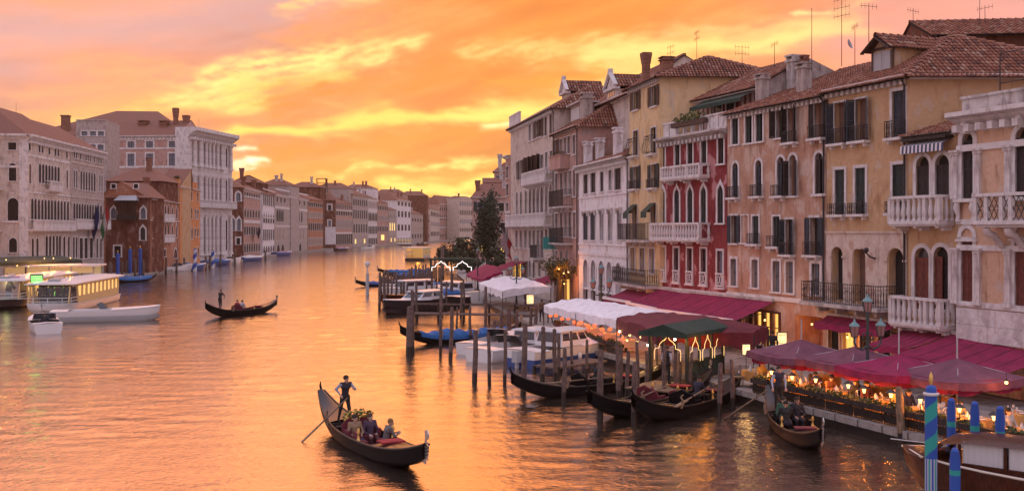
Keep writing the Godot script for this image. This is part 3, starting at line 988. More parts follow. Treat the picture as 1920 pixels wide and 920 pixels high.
func iron_balcony(h: Node3D, u0: float, u1: float, v: float, hh: float, out: float, style := "scroll", slab := "dirty_stone") -> void:
	var k := Node3D.new()
	k.name = "balcony"; h.add_child(k, true); k.position = Vector3((u0 + u1) / 2, v, 0)
	var W := u1 - u0
	var b := MB.new()
	b.box(Vector3(-W / 2 - 0.08, -0.18, 0), Vector3(W / 2 + 0.08, 0, out + 0.1))
	part("floor_slab", b.mesh(M[slab]), k)
	part("railing", grille_mesh(W, hh, out, style), k)
	for i in 4:
		b = MB.new()
		b.box(Vector3(-0.08, -0.5, 0), Vector3(0.08, -0.182, out * 0.6))
		part("bracket", b.mesh(M[slab]), k, Vector3(-W / 2 + W * (i + 0.5) / 4, 0, 0))
func chimney(h: Node3D, at: Vector3, w: float, hh: float, style := "flare", m := "dirty_stone") -> void:
	var b := MB.new()
	if style == "flare":
		b.box(Vector3(-w / 2, 0, -w / 2), Vector3(w / 2, hh * 0.6, w / 2))
		var rows := []
		for e in [[0.5, 0.6], [0.56, 0.66], [0.72, 0.92], [0.72, 1.0]]:
			var a: float = e[0] * w
			rows.append(PackedVector3Array([Vector3(-a, e[1] * hh, a), Vector3(a, e[1] * hh, a), Vector3(a, e[1] * hh, -a), Vector3(-a, e[1] * hh, -a)]))
		for i in 3:
			for j in 4:
				b.quad(rows[i][j], rows[i][(j + 1) % 4], rows[i + 1][(j + 1) % 4], rows[i + 1][j])
		b.poly([rows[3][0], rows[3][1], rows[3][2], rows[3][3]])
	else:
		b.box(Vector3(-w / 2, 0, -w / 2), Vector3(w / 2, hh * 0.8, w / 2))
		b.box(Vector3(-w * 0.62, hh * 0.802, -w * 0.62), Vector3(w * 0.62, hh * 0.87, w * 0.62))
		for e in [-1, 1]:
			b.box(Vector3(e * w * 0.5 - 0.06, hh * 0.872, -w * 0.5), Vector3(e * w * 0.5 + 0.06, hh * 0.95, w * 0.5))
		b.box(Vector3(-w * 0.65, hh * 0.952, -w * 0.65), Vector3(w * 0.65, hh, w * 0.65))
	part("chimney", b.mesh(M[m]), h, at)
func aerial(label: String, at: Vector3, hh: float, arms: int, dish := false) -> void:
	var b := MB.new()
	b.tube([Vector3.ZERO, Vector3(0, hh, 0)], [0.022, 0.015], 5)
	for i in arms:
		var y := hh - 0.15 - i * 0.45
		b.tube([Vector3(-0.55, y, 0.1), Vector3(0.55, y, -0.1)], [0.012], 4)
		for j in 5:
			var x := -0.5 + j * 0.25
			b.tube([Vector3(x, y - 0.16, 0.1 - j * 0.05), Vector3(x, y + 0.16, 0.1 - j * 0.05)], [0.009], 4)
	var t := thing("roof_aerial", label, "aerial", at, rng.randf() * 2.0)
	part("mast", b.mesh(M["iron"]), t)
	if dish:
		var q := MB.new()
		q.lathe([Vector2(0.01, 0.0), Vector2(0.18, 0.04), Vector2(0.3, 0.12), Vector2(0.29, 0.13), Vector2(0.17, 0.06)], Vector3.ZERO, 12)
		var e := part("dish", q.mesh(M["grey_paint"]), t, Vector3(-0.3, hh * 0.3, 0.2))
		e.rotation = Vector3(1.2, -1.0, 0)

# ---------------------------------------------------------------- pieces that single houses have
func plaster_panel(h: Node3D, W: float, v0: float, v1: float, arches: Array, vt: float) -> void:
	var rows := []
	for a in arches:
		rows.append({k = "arch", v0 = 0.3, v1 = vt - v0, w = a[1], us = [a[0]]})
	var b := MB.new()
	front_wall(b, W, v1 - v0, rows, 0.05)
	b.box(Vector3(0, v1 - v0 + 0.002, -0.04), Vector3(W, v1 - v0 + 0.1, 0.08))
	for a in arches:
		for e in [-1, 1]:
			b.box(Vector3(a[0] + e * (a[1] / 2 + 0.1) - 0.13, vt - v0 - a[1] / 2 - 0.1, 0.0), Vector3(a[0] + e * (a[1] / 2 + 0.1) + 0.13, vt - v0 - a[1] / 2, 0.06))
	part("plaster_panel", b.mesh(M["pale_plaster"]), h, Vector3(0, v0, 0.05))
	# the bracket lamp between two arches
	b = MB.new()
	b.tube([Vector3(0, 0, 0), Vector3(0, 0.1, 0.35), Vector3(0, 0.3, 0.55)], [0.05, 0.04, 0.03], 6)
	b.ball(Vector3(0, 0.42, 0.55), 0.13); b.ball(Vector3(-0.28, 0.40, 0.4), 0.11); b.tube([Vector3(-0.28, 0.3, 0.4), Vector3(0, 0.05, 0.2)], [0.025], 5)
	part("bracket_lamp", b.mesh(M["iron"]), h, Vector3((arches[1][0] + arches[2][0]) / 2, vt - v0 - 0.55 + v0, 0.12))
func dormer(h: Node3D, u: float, W: float) -> void:
	var H := float(14.35)
	var d := Node3D.new()
	d.name = "dormer"; h.add_child(d, true); d.position = Vector3(u - 1.3, H + 0.2, -1.3)
	var w := 0.75
	var hh := 1.65
	var b := MB.new()
	b.box(Vector3(-w, -0.4, -4.0), Vector3(w, hh, 0))
	b.poly([Vector3(-w, hh, 0), Vector3(w, hh, 0), Vector3(0, hh + 0.6, 0)])
	part("wall", b.mesh(M["ochre"]), d)
	b = MB.new()
	tiles(b, Vector3(w + 0.3, hh - 0.12, 0.5), Vector3(w + 0.3, hh - 0.12, -4.2), Vector3(0, hh + 0.62, -4.2), Vector3(0, hh + 0.62, 0.5), 0.22, 0.38)
	tiles(b, Vector3(-w - 0.3, hh - 0.12, -4.2), Vector3(-w - 0.3, hh - 0.12, 0.5), Vector3(0, hh + 0.62, 0.5), Vector3(0, hh + 0.62, -4.2), 0.22, 0.38)
	ridge_caps(b, Vector3(0, hh + 0.62, 0.5), Vector3(0, hh + 0.62, -4.2))
	part("roof", b.mesh(M["tile"]), d)
	b = MB.new()
	b.bar(Vector3(-w - 0.3, hh - 0.18, 0.48), Vector3(0, hh + 0.52, 0.48), 0.06, 0.2, Vector3.BACK); b.bar(Vector3(w + 0.3, hh - 0.18, 0.48), Vector3(0, hh + 0.52, 0.48), 0.06, 0.2, Vector3.BACK)
	b.bar(Vector3(-w, 0, 0.02), Vector3(-w, hh, 0.02), 0.14, 0.06, Vector3.BACK); b.bar(Vector3(w, 0, 0.02), Vector3(w, hh, 0.02), 0.14, 0.06, Vector3.BACK); b.bar(Vector3(-w, hh, 0.03), Vector3(w, hh, 0.03), 0.06, 0.14)
	part("frame", b.mesh(M["brown_wood"]), d)
	for e in [0, 1]:
		part("shutter", shutter_mesh(0.6, 1.35, "grey_paint", false), d, Vector3(-0.62 + e * 0.63, 0.12, 0.03))
func parapet_panels(h: Node3D, us: Array, v: float, hh: float) -> void:
	for u in us:
		var b := MB.new()
		b.box(Vector3(-0.42, 0, -0.05), Vector3(0.42, 0.1, 0.1)); b.box(Vector3(-0.42, hh - 0.1, -0.05), Vector3(0.42, hh, 0.1))
		for x in [-0.36, 0.36]:
			b.box(Vector3(x - 0.05, 0.102, -0.04), Vector3(x + 0.05, hh - 0.102, 0.08))
		for e in [-0.15, 0.15]:
			var path := []
			for i in 9:
				path.append(Vector3(e + cos(TAU * i / 8.0) * 0.13, hh * 0.5 + sin(TAU * i / 8.0) * 0.26, 0.02))
			b.tube(path, [0.035], 5, false)
		part("tracery_panel", b.mesh(M["stone"]), h, Vector3(u, v, 0.02))
func roof_terrace(h: Node3D, W: float, H: float) -> void:
	var t := Node3D.new()
	t.name = "roof_terrace"; h.add_child(t, true); t.position = Vector3(0, H, 0)
	var b := MB.new()
	b.box(Vector3(0.02, 0, -11.0), Vector3(W - 0.02, 2.5, -2.4))
	part("wall", b.mesh(M["red"]), t)
	b = MB.new()
	for e in [[0.1, W * 0.32], [W * 0.74, W - 0.1]]:
		var x: float = e[0]
		var k := 0
		while x < e[1]:
			b.col = Color(0.62, 0.52, 0.48) if k % 2 else Color(0.25, 0.09, 0.07)
			b.box(Vector3(x, 0.02, -2.42), Vector3(x + 0.28, 2.42, -2.3))
			x += 0.285; k += 1
	part("striped_panels", b.mesh(M["painted"]), t)
	for x in [W * 0.44, W * 0.62]:
		var q := MB.new()
		q.box(Vector3(-0.5, 0, -2.42), Vector3(0.5, 2.3, -2.34))
		part("terrace_door", q.mesh(M["glass"]), t, Vector3(x, 0.02, 0))
		part("frame", ring_mesh("rect", 1.0, 2.3, 0.1, 0.05, 0.0, "stone"), t, Vector3(x, 0.02, -2.33))
	b = MB.new()
	b.quad(Vector3(W * 0.25, 2.0, -1.1), Vector3(W * 0.98, 2.0, -1.1), Vector3(W * 0.98, 2.55, -2.35), Vector3(W * 0.25, 2.55, -2.35))
	b.quad(Vector3(W * 0.25, 1.75, -1.1), Vector3(W * 0.98, 1.75, -1.1), Vector3(W * 0.98, 2.0, -1.1), Vector3(W * 0.25, 2.0, -1.1))
	part("awning", b.mesh(M["deep_green"]), t)
	b = MB.new()
	tiles(b, Vector3(-0.2, 2.55, -1.8), Vector3(W + 0.2, 2.55, -1.8), Vector3(W + 0.2, 4.75, -6.0), Vector3(-0.2, 4.75, -6.0), 0.24, 0.42)
	part("roof", b.mesh(M["tile"]), t)
	b = MB.new()
	b.poly([Vector3(W + 0.01, -1, -2.3), Vector3(W + 0.01, -1, -9), Vector3(W + 0.01, 3.6, -9), Vector3(W + 0.01, 4.7, -6), Vector3(W + 0.01, 2.72, -2.3)]); b.quad(Vector3(W, 3.6, -9), Vector3(0, 3.6, -9), Vector3(0, 4.7, -6), Vector3(W, 4.7, -6)); b.poly([Vector3(0, 0, -9), Vector3(0, 0, -2.3), Vector3(0, 2.72, -2.3), Vector3(0, 4.7, -6), Vector3(0, 3.6, -9)])
	part("grey_gable", b.mesh(M["grey_wall"]), t)
	b = MB.new()
	b.tube([Vector3(W + 0.1, 2.2, -3.6), Vector3(W + 0.1, 1.9, -3.0), Vector3(W + 0.1, 1.2, -2.2), Vector3(W + 0.1, 0.9, -1.2), Vector3(W + 0.1, 0.2, -0.6)], [0.09], 8)
	part("white_pipe", b.mesh(M["white_paint"]), t)
	b = MB.new()
	cornice(b, Vector3(-0.2, 2.36, -2.3), Vector3(W + 0.2, 2.36, -2.3), Vector3.BACK, 0.16, 0.4)
	part("cornice", b.mesh(M["stone"]), t)
	# parapet of white panels with two open bays of planters
	b = MB.new()
	b.box(Vector3(0, 0, -0.5), Vector3(W, 0.12, 0.1)); b.box(Vector3(0, 0.95, -0.2), Vector3(W, 1.06, 0.02))
	for i in 9:
		var x = 0.12 + (W - 0.24) * i / 8.0
		b.box(Vector3(x - 0.11, 0.122, -0.19), Vector3(x + 0.11, 0.948, 0.0))
	for i in [0, 1, 6, 7]:
		var x = 0.12 + (W - 0.24) * i / 8.0
		b.box(Vector3(x + 0.16, 0.122, -0.14), Vector3(x + (W - 0.24) / 8.0 - 0.16, 0.948, -0.06))
	part("parapet", b.mesh(M["stone"]), t)
	b = MB.new()
	b.box(Vector3(W * 0.26, 0.55, 0.04), Vector3(W * 0.75, 0.85, 0.4))
	part("planter", b.mesh(M["brown_wood"]), t)
	part("flowers", leaf_mesh(Vector3(W * 0.25, 0.42, 0.25), 260, 0.10, [Color(0.10, 0.12, 0.03), Color(0.16, 0.17, 0.04), Color(0.06, 0.08, 0.02)], 3), t, Vector3(W * 0.505, 1.05, 0.22)).set_meta("kind", "stuff")
# many small leaves inside an ellipsoid of the given half sizes
func leaf_mesh(half: Vector3, count: int, size: float, tones: Array, sd: int, m := "leaf", clumps := 0) -> ArrayMesh:
	var g := RandomNumberGenerator.new()
	g.seed = sd * 977 + 5
	var b := MB.new()
	var cl := []
	for i in clumps:
		var v := Vector3(g.randfn(), g.randfn(), g.randfn()).normalized() * pow(g.randf(), 0.4) * 0.82
		cl.append([v, 0.2 + 0.22 * g.randf(), g.randf() * 0.5])
	for i in count:
		var v := Vector3(g.randfn(), g.randfn(), g.randfn()).normalized() * pow(g.randf(), 0.33)
		var k := g.randf()
		if clumps > 0:
			var q: Array = cl[g.randi() % clumps]
			v = q[0] + v * q[1]
			k = clampf(q[2] + g.randf() * 0.5, 0, 0.999)
		var p := Vector3(v.x * half.x, v.y * half.y, v.z * half.z)
		var d := (v.normalized() + Vector3(g.randfn(), g.randfn(), g.randfn()) * 0.6).normalized()
		var x := d.cross(Vector3.UP)
		if x.length() < 0.1: x = Vector3.RIGHT
		x = x.normalized().rotated(d, g.randf() * TAU)
		var y := d.cross(x)
		var s := size * (0.6 + 0.8 * g.randf())
		var cc: Color = tones[int(k * tones.size())]
		b.col = cc * (0.8 + 0.4 * g.randf())
		b.quad(p - y * s, p + x * s * 0.55, p + y * s, p - x * s * 0.55)
	return b.mesh(M[m])
func balcony_box(h: Node3D, u0: float, u1: float, v: float) -> void:
	var b := MB.new()
	b.box(Vector3(u0, v, 0), Vector3(u1, v + 1.25, 0.9)); b.box(Vector3(u0 - 0.08, v + 1.252, 0), Vector3(u1 + 0.08, v + 1.33, 1.0))
	part("balcony_box", b.mesh(M["pink_wall"]), h)
	part("balcony_plants", leaf_mesh(Vector3((u1 - u0) * 0.45, 0.3, 0.35), 160, 0.1, [Color(0.06, 0.07, 0.02), Color(0.16, 0.05, 0.03)], 5), h, Vector3((u0 + u1) / 2, v + 1.5, 0.55)).set_meta("kind", "stuff")
func shop_board(h: Node3D, u: float, v: float) -> void:
	var b := MB.new()
	b.box(Vector3(-0.05, -0.6, 0.15), Vector3(0.05, 0.55, 1.5))
	part("sign_board", b.mesh(M["teal_paint"]), h, Vector3(u, v, 0))
	b = MB.new()
	for i in 4:
		b.box(Vector3(0.052, -0.42 + i * 0.25, 0.3), Vector3(0.056, -0.36 + i * 0.25, 1.35))
	part("sign_lines", b.mesh(M["verdigris"]), h, Vector3(u, v, 0))
func grey_attic(h: Node3D, W: float, H: float) -> void:
	var b := MB.new()
	b.box(Vector3(0.8, 0, -2.6), Vector3(W * 0.55, 1.9, -1.4)); 
	part("attic_wall", b.mesh(M["grey_wall"]), h, Vector3(0, H + 0.6, 0))
	b = MB.new()
	for i in 5:
		b.box(Vector3(1.0 + i * 0.62, 0.5, -1.398), Vector3(1.5 + i * 0.62, 1.6, -1.37))
	part("attic_windows", b.mesh(M["curtain_white"]), h, Vector3(0, H + 0.6, 0))
	b = MB.new()
	b.box(Vector3(0.5, 1.902, -3.0), Vector3(W * 0.55 + 0.3, 2.05, -1.0))
	part("attic_roof", b.mesh(M["dirty_stone"]), h, Vector3(0, H + 0.6, 0))
	chimney(h, Vector3(W * 0.7, H + 0.4, -1.5), 0.9, 2.8, "cap", "grey_wall")
func pediment_house(h: Node3D, _k: int) -> void:
	var W := 26.1
	var H := 19.0
	for e in [[1.3, 1.2, 2.6], [18.7, 1.5, 0.7]]:
		var d := Node3D.new()
		d.name = "dormer"; h.add_child(d, true); d.position = Vector3(e[0], H, 0.2)
		var w: float = e[1]
		var hh: float = e[2]
		var b := MB.new()
		b.box(Vector3(-w, -0.5, -5), Vector3(w, hh, 0))
		part("wall", b.mesh(M["pale_wall"]), d)
		b = MB.new()
		b.poly([Vector3(-w, hh + 0.25, 0.05), Vector3(w, hh + 0.25, 0.05), Vector3(0, hh + 1.5, 0.05)])
		b.box(Vector3(-w - 0.2, hh, -0.3), Vector3(w + 0.2, hh + 0.25, 0.3))
		b.bar(Vector3(-w - 0.25, hh + 0.3, 0.12), Vector3(0, hh + 1.65, 0.12), 0.4, 0.22, Vector3.UP); b.bar(Vector3(w + 0.25, hh + 0.3, 0.12), Vector3(0, hh + 1.65, 0.12), 0.4, 0.22, Vector3.UP)
		b.box(Vector3(-0.2, hh + 1.6, -0.1), Vector3(0.2, hh + 2.0, 0.3))
		part("pediment", b.mesh(M["stone"]), d)
		for i in 3:
			b = MB.new()
			b.box(Vector3(-0.22, hh * 0.25, 0.0), Vector3(0.22, hh * 0.8, 0.04))
			part("window", b.mesh(M["glass"]), d, Vector3((i - 1) * 0.7, 0, 0.002))
		b = MB.new()
		tiles(b, Vector3(w + 0.2, hh + 0.2, 0.1), Vector3(w + 0.2, hh + 0.2, -4), Vector3(0, hh + 1.5, -4), Vector3(0, hh + 1.5, 0.1), 0.3, 0.5)
		tiles(b, Vector3(-w - 0.2, hh + 0.2, -4), Vector3(-w - 0.2, hh + 0.2, 0.1), Vector3(0, hh + 1.5, 0.1), Vector3(0, hh + 1.5, -4), 0.3, 0.5)
		part("roof", b.mesh(M["tile"]), d)
func striped_awning(h: Node3D, u0: float, u1: float, v: float) -> void:
	var b := MB.new()
	var n := 22
	for i in n:
		var x = lerpf(u0, u1, i / float(n))
		var e = lerpf(u0, u1, (i + 1) / float(n))
		b.col = Color(0.035, 0.05, 0.12) if i % 2 else Color(0.7, 0.67, 0.7)
		b.quad(Vector3(x, v - 0.1, 0.55), Vector3(e, v - 0.1, 0.55), Vector3(e, v + 0.12, 0.02), Vector3(x, v + 0.12, 0.02))
		b.quad(Vector3(x, v - 0.45, 0.57), Vector3(e, v - 0.45, 0.57), Vector3(e, v - 0.1, 0.55), Vector3(x, v - 0.1, 0.55))
	part("awning", b.mesh(M["painted"]), h)
	b = MB.new()
	b.box(Vector3(u0 - 0.05, v + 0.13, 0), Vector3(u1 + 0.05, v + 0.25, 0.5))
	part("awning_box", b.mesh(M["dark_wood"]), h)
func palace_trim(h: Node3D, us: Array, ws: Array, W: float, H: float, v_plinth: float, v_low: float) -> void:
	# paired pilasters beside each window on both floors, a white plinth and a parapet
	for i in us.size():
		for s in [-1, 1]:
			var u: float = us[i] + s * (ws[i] / 2 + 0.32)
			for lv in [[8.34, 10.48], [3.74, 6.18]]:
				var b := MB.new()
				b.box(Vector3(-0.14, 0.22, 0), Vector3(0.14, lv[1] - lv[0] - 0.22, 0.16))
				b.box(Vector3(-0.2, 0.0, 0), Vector3(0.2, 0.218, 0.22)); b.box(Vector3(-0.2, lv[1] - lv[0] - 0.218, 0), Vector3(0.2, lv[1] - lv[0] - 0.1, 0.2)); b.box(Vector3(-0.24, lv[1] - lv[0] - 0.098, 0), Vector3(0.24, lv[1] - lv[0], 0.26))
				part("pilaster", b.mesh(M["stone"]), h, Vector3(u, lv[0], 0))
		var k := MB.new()
		k.box(Vector3(-0.12, 0, 0.0), Vector3(0.12, 0.5, 0.3)); k.ball(Vector3(0, 0.4, 0.24), 0.15)
		part("keystone", k.mesh(M["stone"]), h, Vector3(us[i], 11.15, 0.0))
		k = MB.new()
		k.box(Vector3(-ws[i] * 0.9, -0.14, 0), Vector3(ws[i] * 0.9, 0, 0.3))
		for s in [-1, 1]:
			k.tube([Vector3(s * ws[i] * 0.7, -0.145, 0.15), Vector3(s * ws[i] * 0.7, -0.4, 0.2), Vector3(s * ws[i] * 0.7, -0.7, 0.1), Vector3(s * ws[i] * 0.7, -1.0, 0.13)], [0.13, 0.15, 0.09, 0.12], 7)
		part("sill", k.mesh(M["stone"]), h, Vector3(us[i], 8.32, 0))
	var b := MB.new()
	for i in 2:
		var y0 := v_low + (v_plinth - v_low) * i / 2.0
		var x := 0.0
		var kk := 0
		while x < W - 0.3:
			var e := minf(W, x + 1.3 + 0.5 * ((kk * 7 + i * 3) % 3))
			b.box(Vector3(x + 0.006, y0 + 0.006, 0.0), Vector3(e - 0.006, y0 + (v_plinth - v_low) / 2 - 0.006, 0.1 + 0.006 * (kk % 3)))
			x = e; kk += 1
	part("stone_plinth", b.mesh(M["stone"]), h)
	b = MB.new()
	b.box(Vector3(0.15, 0.0, -0.5), Vector3(W, 0.62, -0.1)); b.box(Vector3(0.1, 0.622, -0.55), Vector3(W, 0.74, -0.02))
	part("parapet", b.mesh(M["dirty_stone"]), h, Vector3(0, H, 0))
	b = MB.new()
	for i in 6:
		b.tube([Vector3(1.0 + i * 1.6, 0.7, -1.4), Vector3(1.0 + i * 1.6, 2.6, -1.4)], [0.03], 5)
	for y in [1.3, 2.6]:
		b.tube([Vector3(1.0, y, -1.4), Vector3(W, y, -1.4)], [0.025], 5)
	part("railing", b.mesh(M["iron"]), h, Vector3(0, H, 0))
func lattice_balcony(h: Node3D, u0: float, u1: float, v: float) -> void:
	var k := Node3D.new()
	k.name = "balcony"; h.add_child(k, true); k.position = Vector3(u0, v, 0)
	var W := u1 - u0
	var b := MB.new()
	b.box(Vector3(-0.1, -0.16, 0), Vector3(W, 0, 1.25)); b.box(Vector3(0.05, -0.28, 0), Vector3(W, -0.162, 1.1))
	part("floor_slab", b.mesh(M["stone"]), k)
	b = MB.new()
	b.box(Vector3(-0.08, 1.0, 0.95), Vector3(W, 1.13, 1.22)); b.box(Vector3(-0.08, 1.002, 0), Vector3(0.14, 1.128, 0.948))
	part("handrail", b.mesh(M["stone"]), k)
	for x in [0.03, 0.62, W * 0.45, W * 0.6, W * 0.9]:
		b = MB.new()
		b.box(Vector3(-0.09, 0.002, -0.09), Vector3(0.09, 0.998, 0.09))
		part("post", b.mesh(M["stone"]), k, Vector3(x, 0, 1.09))
	b = MB.new()
	var x := 0.0
	while x < W:
		b.bar(Vector3(x, 0.02, 1.08), Vector3(x + 0.5, 0.98, 1.08), 0.02, 0.02); b.bar(Vector3(x + 0.5, 0.02, 1.1), Vector3(x, 0.98, 1.1), 0.02, 0.02)
		b.tube([Vector3(x, 0.5, 1.09), Vector3(x + 0.12, 0.62, 1.09), Vector3(x + 0.25, 0.5, 1.09), Vector3(x + 0.12, 0.38, 1.09), Vector3(x, 0.5, 1.09)], [0.012], 4, false)
		x += 0.25
	part("iron_lattice", b.mesh(M["iron"]), k)
	for i in 4:
		b = MB.new()
		b.tube([Vector3(0, -0.3, 1.0), Vector3(0, -0.5, 0.95), Vector3(0, -0.6, 0.6), Vector3(0, -0.95, 0.3), Vector3(0, -1.15, 0.05)], [0.15, 0.17, 0.14, 0.15, 0.1], 8)
		part("bracket", b.mesh(M["stone"]), k, Vector3(0.5 + i * 1.1, 0, 0))
func end_wall_trim(h: Node3D, d: float, v1: float, v2: float, H: float) -> void:
	var b := MB.new()
	for v in [v1, v2]:
		b.box(Vector3(-0.9, v - 0.2, -d * 0.78), Vector3(0, v, -d * 0.22)); b.box(Vector3(-0.9, v + 1.1, -d * 0.78), Vector3(-0.7, v + 1.25, -d * 0.22))
		for i in 8:
			b.lathe([Vector2(0.12, 0), Vector2(0.16, 0.4), Vector2(0.08, 0.8), Vector2(0.14, 1.1)], Vector3(-0.8, v, -d * (0.24 + 0.52 * i / 7.0)), 6)
	b.box(Vector3(-0.12, v1 + 2.8, -d), Vector3(0, v1 + 3.1, 0)); b.box(Vector3(-0.12, v2 + 1.0, -d), Vector3(0, v2 + 1.25, 0))
	b.box(Vector3(-0.14, 0, -1.0), Vector3(0.0, H, 0.12)); b.box(Vector3(-0.14, 0, -d), Vector3(0.0, H, -d + 1.0))
	cornice(b, Vector3(0, H - 0.8, -d), Vector3(0, H - 0.8, 0), Vector3.LEFT, 0.8, 0.7)
	part("end_wall_trim", b.mesh(M["stone"]), h)
func lit_dormer(h: Node3D) -> void:
	var d := Node3D.new()
	d.name = "dormer"; h.add_child(d, true); d.position = Vector3(13.0, 21.22, -1.4)
	var b := MB.new()
	b.box(Vector3(-2.0, -0.6, -6), Vector3(2.0, 2.2, 0))
	part("wall", b.mesh(M["white_wall"]), d)
	b = MB.new()
	b.bar(Vector3(-2.6, 2.25, -3), Vector3(2.6, 2.25, -3), 7.0, 0.3)
	part("roof", b.mesh(M["far_tile"]), d)
	b = MB.new()
	b.box(Vector3(0.0, 0.3, 0.0), Vector3(1.7, 2.0, 0.05)); b.box(Vector3(2.0, 0.3, -2.0), Vector3(2.05, 2.0, -0.2))
	part("lit_window_pane", b.mesh(M["lit_window"]), d)
func roof_stacks(h: Node3D) -> void:
	for e in [[8.0, 1.5, -3.0]]:
		var b := MB.new()
		b.box(Vector3(-0.9, -1, -0.9), Vector3(0.9, 3.2, 0.9)); b.box(Vector3(-1.05, 3.202, -1.05), Vector3(1.05, 3.5, 1.05))
		part("chimney", b.mesh(M["brick"]), h, Vector3(e[0], 31.27 + e[1], e[2]))
func giant_columns(h: Node3D, us: Array, levels: Array) -> void:
	for lv in levels:
		for u in us:
			var b := MB.new()
			var y: float = lv[1] - lv[0]
			b.lathe([Vector2(0.62, 0), Vector2(0.62, 0.4), Vector2(0.45, 0.5), Vector2(0.43, y * 0.4), Vector2(0.37, y - 0.9), Vector2(0.6, y - 0.5), Vector2(0.68, y)], Vector3.ZERO, 10)
			part("column", b.mesh(M["stone"]), h, Vector3(u, lv[0], 0.45))
func wood_loggia(h: Node3D, u0: float, u1: float, v0: float, v1: float) -> void:
	var b := MB.new()
	b.box(Vector3(u0, v0, 0), Vector3(u1, v0 + 0.9, 1.0)); b.box(Vector3(u0, v1 - 0.25, 0), Vector3(u1, v1, 1.1))
	var n := 9
	for i in n + 1:
		var x = lerpf(u0 + 0.06, u1 - 0.06, i / float(n))
		b.box(Vector3(x - 0.06, v0 + 0.902, 0.9), Vector3(x + 0.06, v1 - 0.252, 1.02))
	part("wood_loggia", b.mesh(M["dark_wood"]), h)
	b = MB.new()
	b.quad(Vector3(u0 - 0.3, v1, 1.5), Vector3(u1 + 0.3, v1, 1.5), Vector3(u1 - 0.2, v1 + 0.9, 0), Vector3(u0 + 0.2, v1 + 0.9, 0))
	b.tri(Vector3(u0 - 0.3, v1, 1.5), Vector3(u0 + 0.2, v1 + 0.9, 0), Vector3(u0 - 0.3, v1, 0)); b.tri(Vector3(u1 + 0.3, v1, 1.5), Vector3(u1 + 0.3, v1, 0), Vector3(u1 - 0.2, v1 + 0.9, 0))
	part("loggia_canopy", b.mesh(M["grey_paint"]), h)
func terrace_pots(h: Node3D, W: float, H: float) -> void:
	var b := MB.new()
	for i in 6:
		b.box(Vector3(W * i / 6.0 + 0.3, 0, -1.0), Vector3(W * i / 6.0 + 1.6, 1.5, -0.2))
	part("terrace_wall", b.mesh(M["orange_wall"]), h, Vector3(0, H, 0))
	part("terrace_plants", leaf_mesh(Vector3(W * 0.4, 0.7, 0.6), 220, 0.3, [Color(0.12, 0.09, 0.03), Color(0.05, 0.06, 0.02)], 9), h, Vector3(W * 0.45, H + 1.8, -1.2)).set_meta("kind", "stuff")
# ---------------------------------------------------------------- single things
func display_board(at: Vector3) -> void:
	var t := thing("destination_display", "bright green lit destination display on the second water bus", "display", at, 0.25)
	var b := MB.new()
	b.box(Vector3(-0.55, -0.4, -0.1), Vector3(0.55, 0.4, 0.0))
	part("case", b.mesh(M["iron"]), t)
	b = MB.new()
	for r in 3:
		var x := -0.48
		while x < 0.42:
			var w := 0.08 + 0.12 * rng.randf()
			b.box(Vector3(x, 0.1 - r * 0.22, 0.0), Vector3(x + w, 0.27 - r * 0.22, 0.02))
			x += w + 0.025
	part("display_lines", b.mesh(M["green_display"]), t)
	lamp(t, Vector3(0, 0, 0.4), 0.5, Color(0.3, 1.0, 0.3), 0.2)
func poster_wall(at: Vector3) -> void:
	var t := thing("poster_panel", "lilac poster panel with a plain dark standing figure at the picture edge", "poster", at, 0.1)
	var b := MB.new()
	b.col = Color(0.55, 0.36, 0.45)
	b.box(Vector3(-1.6, 0.8, -0.1), Vector3(1.5, 3.1, 0))
	part("panel", b.mesh(M["painted"]), t)
	b = MB.new()
	b.col = Color(0.06, 0.03, 0.07)
	b.prism(PackedVector2Array([Vector2(0.1, 1.6), Vector2(0.2, 2.2), Vector2(0.35, 2.6), Vector2(0.55, 2.75), Vector2(0.75, 2.6), Vector2(0.9, 2.2), Vector2(1.15, 1.9), Vector2(0.95, 1.7), Vector2(0.75, 1.9), Vector2(0.7, 1.5)]), 0.002, 0.01)
	b.col = Color(0.3, 0.35, 0.55)
	b.prism(PackedVector2Array([Vector2(0.15, 0.85), Vector2(0.12, 1.58), Vector2(0.7, 1.48), Vector2(0.65, 0.85)]), 0.002, 0.01)
	part("printed_figure", b.mesh(M["painted"]), t)
